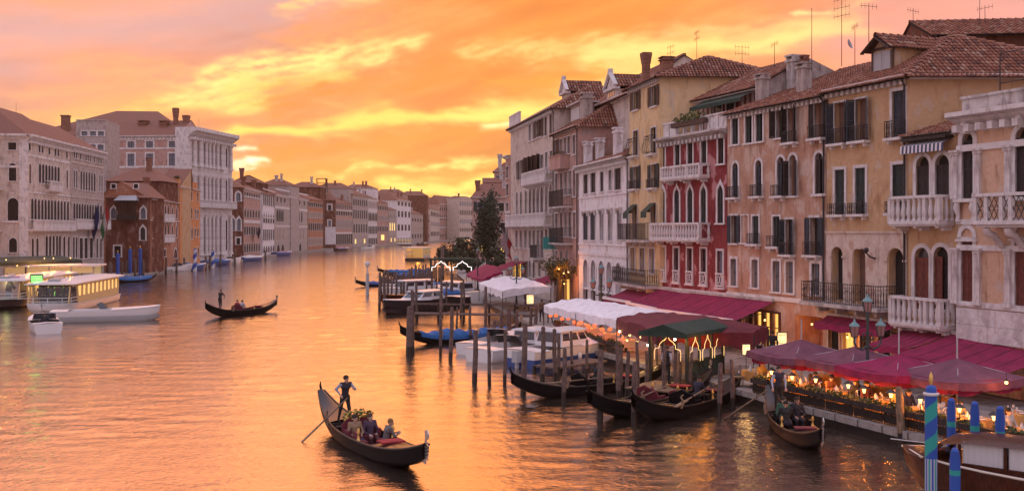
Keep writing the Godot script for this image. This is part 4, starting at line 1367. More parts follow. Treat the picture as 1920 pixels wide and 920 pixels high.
func water_stop(label: String, at: Vector3, turn: float, L: float) -> void:
	var t := thing("water_bus_stop", label, "floating stop", at, turn)
	var b := MB.new()
	b.box(Vector3(-L / 2, -0.6, -2.5), Vector3(L / 2, 0.7, 2.5))
	part("pontoon", b.mesh(M["dark_hull"]), t)
	b = MB.new()
	b.box(Vector3(-L / 2 - 0.3, 3.3, -2.8), Vector3(L / 2 + 0.3, 3.5, 2.8))
	part("roof", b.mesh(M["white_paint"]), t)
	for x in 5:
		for z in [-2.3, 2.3]:
			b = MB.new()
			b.box(Vector3(-0.08, 0.702, -0.08), Vector3(0.08, 3.298, 0.08))
			part("post", b.mesh(M["grey_paint"]), t, Vector3(-L / 2 + 0.2 + (L - 0.4) * x / 4.0, 0, z))
	b = MB.new()
	for z in [-2.3, 2.3]:
		b.box(Vector3(-L / 2 + 0.3, 0.75, z - 0.04), Vector3(L / 2 - 0.3, 1.5, z + 0.04))
	part("white_band", b.mesh(M["white_paint"]), t)
	b = MB.new()
	for z in [-2.3, 2.3]:
		b.box(Vector3(-L / 2 + 0.3, 2.5, z - 0.045), Vector3(L / 2 - 0.3, 3.2, z + 0.045))
		b.box(Vector3(-L / 2 + 0.3, 1.502, z - 0.045), Vector3(L / 2 - 0.3, 1.7, z + 0.045))
	b.box(Vector3(L / 2 - 0.35, 0.8, -2.2), Vector3(L / 2 - 0.25, 3.25, 2.2))
	part("lit_window_band", b.mesh(M["band_glow"]), t)  # plain yellow band with added glow, no windows behind it
	lamp(t, Vector3(0, 2.9, 0), 4.0, Color(1.0, 0.65, 0.25), 0.4)
func water_taxi() -> void:
	var s := Vector3(18.3, 0, -25.0)
	var e := Vector3(11.7, 0, -31.1)
	var t := thing("wooden_water_taxi", "varnished wooden water taxi with white curtained cabin in the near corner", "boat", (s + e) / 2, toward(s, e))
	var L := 9.0
	part("hull", hull_mesh(L, 2.5, 0.85, "varnish", 0.25, 0.6), t)
	part("white_waterline", hull_mesh(L * 0.93, 2.54, 0.10, "white_paint", 0.0, 0.6), t, Vector3(-0.2, 0, 0))
	part("foredeck", deck_mesh(L, 2.5, 0.85, "varnish", 0.25, 0.6, 0.5, 1.0), t)
	part("aft_deck", deck_mesh(L, 2.5, 0.85, "varnish", 0.25, 0.6, 0.0, 0.3), t)
	var b := MB.new()
	for z in [-1, 1]:
		var path := []
		for i in 11:
			var f := i / 10.0
			var w := 1.25 * (1.0 if f < 0.6 else sqrt(maxf(0.0, 1.0 - pow((f - 0.6) / 0.4, 2.2)))) + 0.02
			path.append(Vector3(-L / 2 + L * f, 0.85 + 0.25 * pow(f, 2.5), z * w))
		b.tube(path, [0.035], 6)
	part("rubbing_strake", b.mesh(M["cream_paint"]), t)
	b = MB.new()
	var rows := []
	var F := Vector3(1.75, 0, 0)
	for i in 9:
		var z := (i / 8.0 - 0.5) * 2.0
		var c := 0.16 * (1.0 - z * z)
		rows.append(PackedVector3Array([Vector3(1.9, 1.15 + c * 0.5, z), Vector3(1.2, 1.5 + c, z), Vector3(0.5, 1.62 + c, z), Vector3(-1.6, 1.66 + c, z), Vector3(-2.6, 1.62 + c, z)]))
	b.skin(rows, false, false)
	part("cabin_roof", b.mesh(M["varnish"]), t, F)
	for z in [-1, 1]:
		b = MB.new()
		b.box(Vector3(-2.4, 0.9, z * 0.93 - 0.03), Vector3(1.6, 1.05, z * 0.93 + 0.03)); b.bar(Vector3(1.75, 1.0, z * 0.93), Vector3(1.25, 1.5, z * 0.93), 0.06, 0.1); b.box(Vector3(-2.5, 0.9, z * 0.93 - 0.03), Vector3(-2.4, 1.64, z * 0.93 + 0.03)); b.box(Vector3(-0.5, 1.05, z * 0.93 - 0.028), Vector3(-0.42, 1.6, z * 0.93 + 0.028)); b.box(Vector3(0.72, 1.05, z * 0.93 - 0.028), Vector3(0.8, 1.56, z * 0.93 + 0.028))
		part("window_frame", b.mesh(M["varnish"]), t, F)
		for x in [[-2.4, -0.5], [-0.42, 0.72]]:
			b = MB.new()
			var row0 := PackedVector3Array()
			var row1 := PackedVector3Array()
			for i in 25:
				var px := lerpf(x[0] + 0.03, x[1] - 0.03, i / 24.0)
				row0.append(Vector3(px, 1.04, z * (0.88 + 0.02 * sin(i * 1.7)))); row1.append(Vector3(px, 1.64, z * (0.88 + 0.02 * sin(i * 1.7))))
			b.skin([row0, row1])
			part("curtain", b.mesh(M["curtain_white"]), t, F)
	b = MB.new()
	b.tube([Vector3(-2.5, 1.0, 1.0), Vector3(-2.55, 1.75, 1.0), Vector3(-2.5, 1.82, 0.8), Vector3(-2.5, 1.82, -0.8), Vector3(-2.55, 1.75, -1.0), Vector3(-2.5, 1.0, -1.0)], [0.025], 6)
	b.tube([Vector3(2.2, 1.05, 0.5), Vector3(2.2, 1.2, 0.4), Vector3(3.2, 1.22, 0.2)], [0.018], 5)
	part("chrome_rail", b.mesh(M["steel"]), t, F)
	b = MB.new()
	b.box(Vector3(-4.2, 0.9, -0.9), Vector3(-2.7, 1.25, 0.9)); b.ball(Vector3(-3.0, 1.35, 0.5), 0.38, 1.0, 0.7)
	part("white_seats", b.mesh(M["curtain_white"]), t, F)
func dock(at: Vector3, turn: float) -> void:
	var t := thing("boarding_platform", "low plank boarding platform in front of the kiosk", "platform", at, turn)
	for i in 11:
		var b := MB.new()
		b.box(Vector3(i * 0.25, 0, -1.2 + 0.03 * (i % 3)), Vector3(i * 0.25 + 0.235, 0.06, 1.2))
		part("plank", b.mesh(M["plank"]), t)
	for p in [Vector2(0.1, -1), Vector2(0.1, 1), Vector2(2.6, -1), Vector2(2.6, 1)]:
		var b := MB.new()
		b.tube([Vector3(p.x, -2, p.y), Vector3(p.x, -0.002, p.y)], [0.1], 7)
		part("pile", b.mesh(M["wet_wood"]), t)
func menu_board(label: String, at: Vector3, turn: float, k := 1.0) -> void:
	var t := thing("lit_sign", label, "sign", at, turn)
	var b := MB.new()
	t.scale = Vector3(k, k, k)
	b.box(Vector3(-0.42, -0.52, -0.08), Vector3(0.42, 0.52, 0)); b.box(Vector3(-0.03, (0.55 - at.y) / k, -0.06), Vector3(0.03, -0.522, -0.02))
	part("case", b.mesh(M["iron"]), t)
	b = MB.new()
	b.box(Vector3(-0.36, -0.46, 0.0), Vector3(0.36, 0.46, 0.02))
	part("sign_light", b.mesh(M["warm_panel_light"]), t)
	b = MB.new()
	for i in 6:
		b.box(Vector3(-0.28, 0.28 - i * 0.12, 0.022), Vector3(0.26 - 0.1 * (i % 3), 0.32 - i * 0.12, 0.026))
	part("print", b.mesh(M["brown_wood"]), t)
	lamp(t, Vector3(0, 0, 0.25), 0.3, Color(1.0, 0.8, 0.5), 0.2)
func beacon(at: Vector3, top: float) -> void:
	var t := thing("channel_marker", "white globe topped channel marker post standing alone in the canal", "marker post", at)
	var b := MB.new()
	b.tube([Vector3(0, -1, 0), Vector3(0, top * 0.7, 0)], [0.22, 0.2], 9)
	part("post", b.mesh(M["grey_paint"]), t)
	b = MB.new()
	b.tube([Vector3(0, top * 0.7, 0), Vector3(0, top - 0.3, 0)], [0.09], 7)
	b.ball(Vector3(0, top, 0), 0.34)
	part("globe", b.mesh(M["curtain_white"]), t)
func jetty(label: String, p: Vector3, q: Vector3, rail := true) -> void:
	var t := thing("timber_jetty", label, "jetty", p, toward(p, q))
	var L := p.distance_to(q)
	for z in [-0.5, 0.0, 0.5]:
		var b := MB.new()
		b.box(Vector3(0, 0, z - 0.22), Vector3(L, 0.1, z + 0.22))
		part("plank", b.mesh(M["old_wood"]), t)
	var b := MB.new()
	if rail:
		b.bar(Vector3(0, 0.8, -0.7), Vector3(L, 0.8, -0.7), 0.1, 0.16)
		part("rail", b.mesh(M["old_wood"]), t)
	for i in int(L / 2.2) + 1:
		b = MB.new()
		b.tube([Vector3(i * 2.2, -2.5, -0.7), Vector3(i * 2.2, 0.9 if rail else 0.1, -0.7)], [0.1], 7)
		part("pile", b.mesh(M["wet_wood"]), t)
func arch_kiosk(at: Vector3) -> void:
	var t := thing("gondola_shelter", "distant mooring shelter outlined by white light arches near the cypress", "shelter", at, 0.1)
	var b := MB.new()
	b.box(Vector3(-3.0, 2.9, -1.5), Vector3(3.4, 3.15, 1.5))
	for x in [-2.8, 0.2, 3.2]:
		b.box(Vector3(x - 0.08, 0, 1.2), Vector3(x + 0.08, 2.9, 1.36))
	part("frame", b.mesh(M["deep_green"]), t)
	for x in [-1.3, 1.75]:
		var path := []
		for p in [Vector2(-1.3, 1.4), Vector2(-1.3, 1.9), Vector2(-0.8, 2.0), Vector2(-0.65, 2.35), Vector2(-0.2, 2.55), Vector2(0, 2.8), Vector2(0.2, 2.55), Vector2(0.65, 2.35), Vector2(0.8, 2.0), Vector2(1.3, 1.9), Vector2(1.3, 1.4)]:
			path.append(Vector3(p.x + x, p.y, 1.45))
		b = MB.new()
		b.tube(path, [0.06], 5)
		part("rope_light", b.mesh(M["white_rope_light"]), t)
	lamp(t, Vector3(0, 1.6, 0.4), 6.0, Color(1.0, 0.7, 0.35), 0.3)
func roof_deck(at: Vector3) -> void:
	var t := thing("roof_deck", "open timber roof terrace frame on the far left roofs", "roof terrace", at)
	var b := MB.new()
	for x in [-2.0, 2.0]:
		for z in [-1.5, 1.5]:
			b.box(Vector3(x - 0.12, -2, z - 0.12), Vector3(x + 0.12, 4.0, z + 0.12))
	for y in [1.0, 1.9, 3.8]:
		b.box(Vector3(-2.1, y, -1.6), Vector3(2.1, y + 0.18, -1.4)); b.box(Vector3(-2.1, y, 1.4), Vector3(2.1, y + 0.18, 1.6))
	part("frame", b.mesh(M["dark_wood"]), t)
func left_terrace(at: Vector3) -> void:
	var t := thing("terrace_awning", "low dark green terrace awning before the pale palace on the left bank", "awning", at)
	var b := MB.new()
	b.quad(Vector3(-8, 3.4, 3), Vector3(-1.5, 3.4, -22), Vector3(-5.5, 3.9, -24), Vector3(-12, 3.9, 1)); b.quad(Vector3(-8, 3.0, 3), Vector3(-1.5, 3.0, -22), Vector3(-1.5, 3.4, -22), Vector3(-8, 3.4, 3))
	part("cloth", b.mesh(M["deep_green"]), t)
	for i in 6:
		b = MB.new()
		b.tube([Vector3(-8 + 1.3 * i, 0, 3 - 5 * i), Vector3(-8 + 1.3 * i, 3.2, 3 - 5 * i)], [0.06], 6)
		part("post", b.mesh(M["iron"]), t)

# ---------------------------------------------------------------- gondolas; bow along +x
func g_beam(t: float) -> float: return 0.72 * pow(maxf(sin(PI * clampf(t * 0.93 + 0.035, 0, 1)), 0.0), 0.8)
func g_sheer(t: float) -> float: return 0.48 + pow(absf(2 * t - 1), 3.0) * (0.58 if t > 0.5 else 0.85)
func g_keel(t: float) -> float: return -0.2 + pow(absf(2 * t - 1), 2.8) * (0.85 if t > 0.5 else 1.05)
func toward(a: Vector3, b: Vector3) -> float: return atan2(-(b.z - a.z), b.x - a.x)
var gondola0: Node3D
func gondola(label: String, stern: Vector3, bow: Vector3, o := {}) -> Node3D:
	var g: Node3D
	var at := (stern + bow) / 2
	if gondola0 == null:
		g = thing("gondola", label, "gondola")
		gondola0 = g
		var rows := []
		var L := []
		var R := []
		for i in 31:
			var t := i / 30.0
			var x := -5.2 + 10.4 * t
			var b := g_beam(t)
			var s := g_sheer(t)
			var k := minf(g_keel(t), s - 0.06)
			rows.append(PackedVector3Array([Vector3(x, s, -b), Vector3(x, lerpf(k, s, 0.45), -b * 0.93), Vector3(x, k + 0.02, -b * 0.66), Vector3(x, k, 0), Vector3(x, k + 0.02, b * 0.66), Vector3(x, lerpf(k, s, 0.45), b * 0.93), Vector3(x, s, b)]))
			L.append(Vector3(x, s + 0.01, -b)); R.append(Vector3(x, s + 0.01, b))
		var m := MB.new()
		m.skin(rows)
		part("hull", m.mesh(M["black_paint"]), g)
		for e in [L, R]:
			m = MB.new()
			m.tube(e, [0.036], 6)
			part("gunwale", m.mesh(M["wet_wood"]), g)
		for d in [[0, 8, "afterdeck"], [21, 30, "foredeck"]]:
			m = MB.new()
			rows = []
			for i in range(d[0], d[1] + 1):
				var a: Vector3 = L[i]
				rows.append(PackedVector3Array([a, Vector3(a.x, a.y + 0.05, a.z * 0.5), Vector3(a.x, a.y + 0.075, 0), Vector3(a.x, a.y + 0.05, -a.z * 0.5), Vector3(a.x, a.y, -a.z)]))
			m.skin(rows, false, true)
			part(d[2], m.mesh(M["deck_black"]), g)
		m = MB.new()
		rows = []
		for i in range(8, 22):
			var b := g_beam(i / 30.0) * 0.8
			rows.append(PackedVector3Array([Vector3(-5.2 + 10.4 * i / 30.0, 0.1, -b), Vector3(-5.2 + 10.4 * i / 30.0, 0.1, b)]))
		m.skin(rows, false, true)
		part("floor", m.mesh(M["brown_wood"]), g)
		# bow iron: a blade with six teeth
		var ps := PackedVector2Array([Vector2(5.0, 0.5), Vector2(5.22, 0.48)])
		for i in 6:
			ps.append_array(PackedVector2Array([Vector2(5.24, 0.62 + i * 0.1), Vector2(5.40, 0.63 + i * 0.1), Vector2(5.40, 0.68 + i * 0.1), Vector2(5.24, 0.70 + i * 0.1)]))
		ps.append_array(PackedVector2Array([Vector2(5.42, 1.28), Vector2(5.46, 1.42), Vector2(5.34, 1.54), Vector2(5.18, 1.50), Vector2(5.20, 1.26), Vector2(5.12, 0.97)]))
		m = MB.new()
		m.prism(ps, -0.02, 0.02)
		part("bow_iron", m.mesh(M["steel"]), g)
		m = MB.new()
		m.tube([Vector3(-5.05, 1.2, 0), Vector3(-5.22, 1.36, 0), Vector3(-5.33, 1.54, 0), Vector3(-5.3, 1.66, 0)], [0.07, 0.055, 0.04, 0.02], 6)
		part("stern_iron", m.mesh(M["black_paint"]), g)
		m = MB.new()
		m.tube([Vector3(-2.3, 0.5, 0.66), Vector3(-2.25, 0.8, 0.74), Vector3(-2.35, 0.98, 0.68), Vector3(-2.2, 1.05, 0.72)], [0.07, 0.06, 0.045, 0.03], 6)
		part("oar_rest", m.mesh(M["plank"]), g)
		for e in [-1, 1]:
			m = MB.new()
			m.lathe([Vector2(0.08, 0), Vector2(0.05, 0.08), Vector2(0.03, 0.2), Vector2(0.07, 0.28), Vector2(0.02, 0.42)], Vector3(0.9, 0.5, e * 0.62), 7)
			part("brass_ornament", m.mesh(M["gold"]), g)
		for x in [-2.4, -1.7, 1.95]:
			m = MB.new()
			m.box(Vector3(x - 0.09, 0.44, -0.55), Vector3(x + 0.09, 0.54, 0.55))
			part("thwart", m.mesh(M["dark_wood"]), g)
	else:
		g = dup(gondola0, label, Vector3.ZERO)
		for c in g.get_children():
			if c.has_meta("extra"): g.remove_child(c); c.free()
	var parts := []
	if o.has("cover"):
		var m := MB.new()
		var rows := []
		for i in range(4, 27):
			var t := i / 30.0
			var b := g_beam(t) + 0.06
			var s := g_sheer(t)
			var hmp := 0.22 + 0.18 * sin(i * 1.3) * sin(i * 0.7) + 0.2 * exp(-pow((t - 0.45) * 7, 2))
			rows.append(PackedVector3Array([Vector3(-5.2 + 10.4 * t, s - 0.22, -b), Vector3(-5.2 + 10.4 * t, s + 0.03, -b), Vector3(-5.2 + 10.4 * t, s + hmp * 0.8, -b * 0.5), Vector3(-5.2 + 10.4 * t, s + hmp, 0), Vector3(-5.2 + 10.4 * t, s + hmp * 0.75, b * 0.5), Vector3(-5.2 + 10.4 * t, s + 0.03, b), Vector3(-5.2 + 10.4 * t, s - 0.22, b)]))
		m.skin(rows, false, true)
		parts.append(part("cover", m.mesh(M[o.cover]), g))
	else:
		var sm: String = o.get("seat", "maroon")
		var m := MB.new()
		var bk := PackedVector2Array([Vector2(-0.62, 0.1), Vector2(-0.62, 0.75), Vector2(-0.45, 0.92), Vector2(-0.2, 0.98), Vector2(0, 1.08), Vector2(0.2, 0.98), Vector2(0.45, 0.92), Vector2(0.62, 0.75), Vector2(0.62, 0.1)])
		var q := MB.new()
		q.prism(bk, -0.05, 0.05)
		m.put(q, Transform3D(Basis(Vector3.UP, PI / 2).rotated(Vector3.BACK, 0.16), Vector3(-0.75, 0, 0)))
		m.box(Vector3(-0.7, 0.12, -0.55), Vector3(-0.1, 0.42, 0.55))
		m.box(Vector3(-0.7, 0.421, -0.62), Vector3(-0.2, 0.62, -0.5)); m.box(Vector3(-0.7, 0.421, 0.5), Vector3(-0.2, 0.62, 0.62))
		parts.append(part("seat", m.mesh(M[sm]), g))
		for e in [-1, 1]:
			m = MB.new()
			m.box(Vector3(0.35, 0.12, e * 0.42 - 0.2), Vector3(0.8, 0.4, e * 0.42 + 0.2)); m.box(Vector3(0.35, 0.4, e * 0.56 - 0.06), Vector3(0.8, 0.72, e * 0.56 + 0.06))
			parts.append(part("side_chair", m.mesh(M[sm]), g))
		m = MB.new()
		m.box(Vector3(0.9, 0.11, -0.45), Vector3(1.85, 0.14, 0.45)); m.box(Vector3(2.05, 0.64, -0.4), Vector3(2.6, 0.70, 0.4))
		parts.append(part("carpet", m.mesh(M[o.get("rug", "scarlet")]), g))
	for p in parts: p.set_meta("extra", 1)
	g.position = at; g.position.y = 0.0
	g.rotation.y = toward(stern, bow)
	var k := Vector2(bow.x - stern.x, bow.z - stern.z).length() / 10.7
	g.scale = Vector3(k, lerpf(k, 1.0, 0.5), lerpf(k, 1.0, 0.5))
	return g
func oar(label: String, a: Vector3, b: Vector3) -> void:
	var o := thing("oar", label, "oar", a)
	var d := b - a
	var m := MB.new()
	m.tube([Vector3.ZERO, d * 0.72], [0.028, 0.035], 6)
	part("shaft", m.mesh(M["plank"]), o)
	m = MB.new()
	m.bar(d * 0.70, d, 0.17, 0.035)
	part("blade", m.mesh(M["plank"]), o)
# ---------------------------------------------------------------- motor boats; bow along +x
# p: length, beam, freeboard, hull material, and which upperworks
func hull_mesh(L: float, B: float, fb: float, m: String, bow_rise := 0.35, full := 0.55) -> ArrayMesh:
	var rows := []
	for i in 15:
		var t := i / 14.0
		var w := B / 2 * (1.0 if t < full else sqrt(maxf(0.0, 1.0 - pow((t - full) / (1.0 - full), 2.2))))
		w = maxf(w, 0.03) * (0.92 + 0.08 * minf(1.0, t * 4))
		var s := fb + bow_rise * pow(t, 2.5)
		var x := -L / 2 + L * t
		var k := -0.3 + (fb + 0.1) * pow(maxf(0, t - 0.8) / 0.2, 2.0)
		k = minf(k, s - 0.1)
		rows.append(PackedVector3Array([Vector3(x, s, -w), Vector3(x - 0.05 * t, lerpf(k, s, 0.5), -w * 0.95), Vector3(x - 0.1 * t, k, -w * 0.7), Vector3(x - 0.1 * t, k - 0.05, 0), Vector3(x - 0.1 * t, k, w * 0.7), Vector3(x - 0.05 * t, lerpf(k, s, 0.5), w * 0.95), Vector3(x, s, w)]))
	var b := MB.new()
	b.skin(rows)
	var r: PackedVector3Array = rows[0]
	b.poly([r[0], r[1], r[2], r[3], r[4], r[5], r[6]])
	return b.mesh(M[m])
func deck_mesh(L: float, B: float, fb: float, m: String, bow_rise: float, full: float, t0: float, t1: float) -> ArrayMesh:
	var rows := []
	for i in 13:
		var t := lerpf(t0, t1, i / 12.0)
		var w := B / 2 * (1.0 if t < full else sqrt(maxf(0.0, 1.0 - pow((t - full) / (1.0 - full), 2.2))))
		w = maxf(w, 0.03) * (0.92 + 0.08 * minf(1.0, t * 4)) * 1.02
		var s := fb + bow_rise * pow(t, 2.5) + 0.01
		var x := -L / 2 + L * t
		rows.append(PackedVector3Array([Vector3(x, s - 0.06, -w - 0.02), Vector3(x, s, -w), Vector3(x, s + 0.05, 0), Vector3(x, s, w), Vector3(x, s - 0.06, w + 0.02)]))
	var b := MB.new()
	b.skin(rows, false, true)
	return b.mesh(M[m])
# a cabin between x0 and x1 with raked ends, side panes and a roof that overhangs
func cabin(t: Node3D, x0: float, x1: float, w: float, y0: float, y1: float, wall: String, roof: String, panes: int, pm := "glass", rake := 0.4, roof_t := 0.08) -> void:
	var b := MB.new()
	var tw := w * 0.86
	var P := [Vector3(x0, y0, w / 2), Vector3(x1, y0, w / 2), Vector3(x1 - rake, y1, tw / 2), Vector3(x0 + rake * 0.3, y1, tw / 2)]
	var Q := []
	for p in P: Q.append(Vector3(p.x, p.y, -p.z))
	b.quad(P[0], P[1], P[2], P[3]); b.quad(Q[1], Q[0], Q[3], Q[2]); b.quad(P[1], Q[1], Q[2], P[2]); b.quad(Q[0], P[0], P[3], Q[3])
	part("cabin", b.mesh(M[wall]), t)
	for s in [P, Q]:
		for i in panes:
			var f0 := (i + 0.1) / panes
			var f1 := (i + 0.9) / panes
			b = MB.new()
			var lo0: Vector3 = s[0].lerp(s[1], f0); var lo1: Vector3 = s[0].lerp(s[1], f1)
			var hi0: Vector3 = s[3].lerp(s[2], f0); var hi1: Vector3 = s[3].lerp(s[2], f1)
			var o := Vector3(0, 0, 0.012 if s[0].z > 0 else -0.012)
			b.quad(lo0.lerp(hi0, 0.42) + o, lo1.lerp(hi1, 0.42) + o, lo1.lerp(hi1, 0.9) + o, lo0.lerp(hi0, 0.9) + o)
			part("lit_window_pane" if pm == "cabin_light" else "pane", b.mesh(M[pm]), t)
	b = MB.new()
	b.quad(P[1].lerp(P[2], 0.3) + Vector3(0.015, 0, -0.1), Q[1].lerp(Q[2], 0.3) + Vector3(0.015, 0, 0.1), Q[1].lerp(Q[2], 0.92) + Vector3(0.015, 0, 0.1), P[1].lerp(P[2], 0.92) + Vector3(0.015, 0, -0.1))
	b.quad(Q[0].lerp(Q[3], 0.3) + Vector3(-0.015, 0, 0.1), P[0].lerp(P[3], 0.3) + Vector3(-0.015, 0, -0.1), P[0].lerp(P[3], 0.92) + Vector3(-0.015, 0, -0.1), Q[0].lerp(Q[3], 0.92) + Vector3(-0.015, 0, 0.1))
	part("windscreen", b.mesh(M["glass"]), t)
	b = MB.new()
	var rows := []
	for i in 7:
		var z := (i / 6.0 - 0.5) * (tw + 0.2)
		var c := 0.10 * (1.0 - pow(2 * z / (tw + 0.2), 2))
		rows.append(PackedVector3Array([Vector3(x0 + rake * 0.3 - 0.15, y1 + 0.002, z), Vector3(x0 + rake * 0.3 - 0.15, y1 + roof_t + c, z), Vector3(x1 - rake + 0.2, y1 + roof_t + c, z), Vector3(x1 - rake + 0.2, y1 + 0.002, z)]))
	b.skin(rows)
	for r in [rows[0], rows[6]]: b.poly([r[0], r[1], r[2], r[3]])
	part("roof", b.mesh(M[roof]), t)
func motorboat(label: String, stern: Vector3, bow: Vector3, B: float, fb: float, hm: String, o := {}) -> Node3D:
	var L := Vector2(bow.x - stern.x, bow.z - stern.z).length()
	var t := thing("motor_boat", label, "boat", Vector3((stern.x + bow.x) / 2, 0, (stern.z + bow.z) / 2), toward(stern, bow))
	var br: float = o.get("rise", 0.35)
	var fu: float = o.get("full", 0.5)
	part("hull", hull_mesh(L, B, fb, hm, br, fu), t)
	part("foredeck", deck_mesh(L, B, fb, o.get("deck", "white_paint"), br, fu, o.get("open", 0.55), 1.0), t)
	part("aft_deck", deck_mesh(L, B, fb, o.get("deck", "white_paint"), br, fu, 0.0, 0.16), t)
	var b := MB.new()
	b.box(Vector3(-L * 0.36, 0.12, -B * 0.44), Vector3(L * 0.1, 0.16, B * 0.44))
	b.box(Vector3(-L * 0.3, 0.161, -B * 0.4), Vector3(-L * 0.22, 0.45, B * 0.4)); b.box(Vector3(-L * 0.1, 0.161, -B * 0.4), Vector3(-L * 0.04, 0.45, B * 0.4))
	part("seats", b.mesh(M[o.get("inside", "brown_wood")]), t)
	if o.has("stripe"):
		part("boot_stripe", hull_mesh(L * 1.004, B * 1.012, fb * 0.5, o.stripe, 0.0, fu), t)
	if o.has("cabin"):
		var c: Array = o.cabin
		cabin(t, c[0] * L, c[1] * L, B * 0.82, fb + br * 0.1, fb + c[2], o.get("wall", "white_paint"), o.get("roof", "white_paint"), c[3], o.get("pane", "glass"), o.get("rake", 0.5))
	if o.has("screen"):
		b = MB.new()
		var x: float = o.screen * L
		b.quad(Vector3(x, fb + 0.1, B * 0.4), Vector3(x + 0.5, fb + 0.12, B * 0.28), Vector3(x + 0.2, fb + 0.55, B * 0.25), Vector3(x - 0.3, fb + 0.55, B * 0.36)); b.quad(Vector3(x + 0.5, fb + 0.12, B * 0.28), Vector3(x + 0.5, fb + 0.12, -B * 0.28), Vector3(x + 0.2, fb + 0.55, -B * 0.25), Vector3(x + 0.2, fb + 0.55, B * 0.25))
		b.quad(Vector3(x + 0.5, fb + 0.12, -B * 0.28), Vector3(x, fb + 0.1, -B * 0.4), Vector3(x - 0.3, fb + 0.55, -B * 0.36), Vector3(x + 0.2, fb + 0.55, -B * 0.25))
		part("windscreen", b.mesh(M["glass"]), t)
		b = MB.new()
		b.tube([Vector3(x - 0.3, fb + 0.57, B * 0.36), Vector3(x + 0.2, fb + 0.57, B * 0.25), Vector3(x + 0.2, fb + 0.57, -B * 0.25), Vector3(x - 0.3, fb + 0.57, -B * 0.36)], [0.025], 5)
		part("screen_rail", b.mesh(M["steel"]), t)
	if o.has("tarp"):
		b = MB.new()
		var rows := []
		for i in 9:
			var f := i / 8.0
			var x := lerpf(-L * 0.45, L * o.get("tarp_to", 0.2), f)
			var hh := fb + 0.15 + 0.35 * sin(PI * f) + 0.06 * sin(i * 2.1)
			rows.append(PackedVector3Array([Vector3(x, fb - 0.15, -B * 0.51), Vector3(x, fb + 0.06, -B * 0.5), Vector3(x, hh, -B * 0.1), Vector3(x, hh - 0.05, B * 0.2), Vector3(x, fb + 0.06, B * 0.5), Vector3(x, fb - 0.15, B * 0.51)]))
		b.skin(rows, false, true)
		part("tarpaulin", b.mesh(M[o.tarp]), t)
	if o.has("fender"):
		for x in o.fender:
			b = MB.new()
			b.ball(Vector3(x * L, fb * 0.45, -B / 2 - 0.13), 0.13, 1.0, 1.6); b.ball(Vector3(x * L, fb * 0.45, B / 2 + 0.13), 0.13, 1.0, 1.6)
			part("fender", b.mesh(M["curtain_white"]), t)
	if o.has("motor"):
		b = MB.new()
		b.box(Vector3(-L / 2 - 0.4, 0.3, -0.2), Vector3(-L / 2 - 0.03, 0.95, 0.2)); b.box(Vector3(-L / 2 - 0.28, -0.3, -0.08), Vector3(-L / 2 - 0.1, 0.299, 0.08))
		part("outboard_motor", b.mesh(M["grey_paint"]), t)
	return t
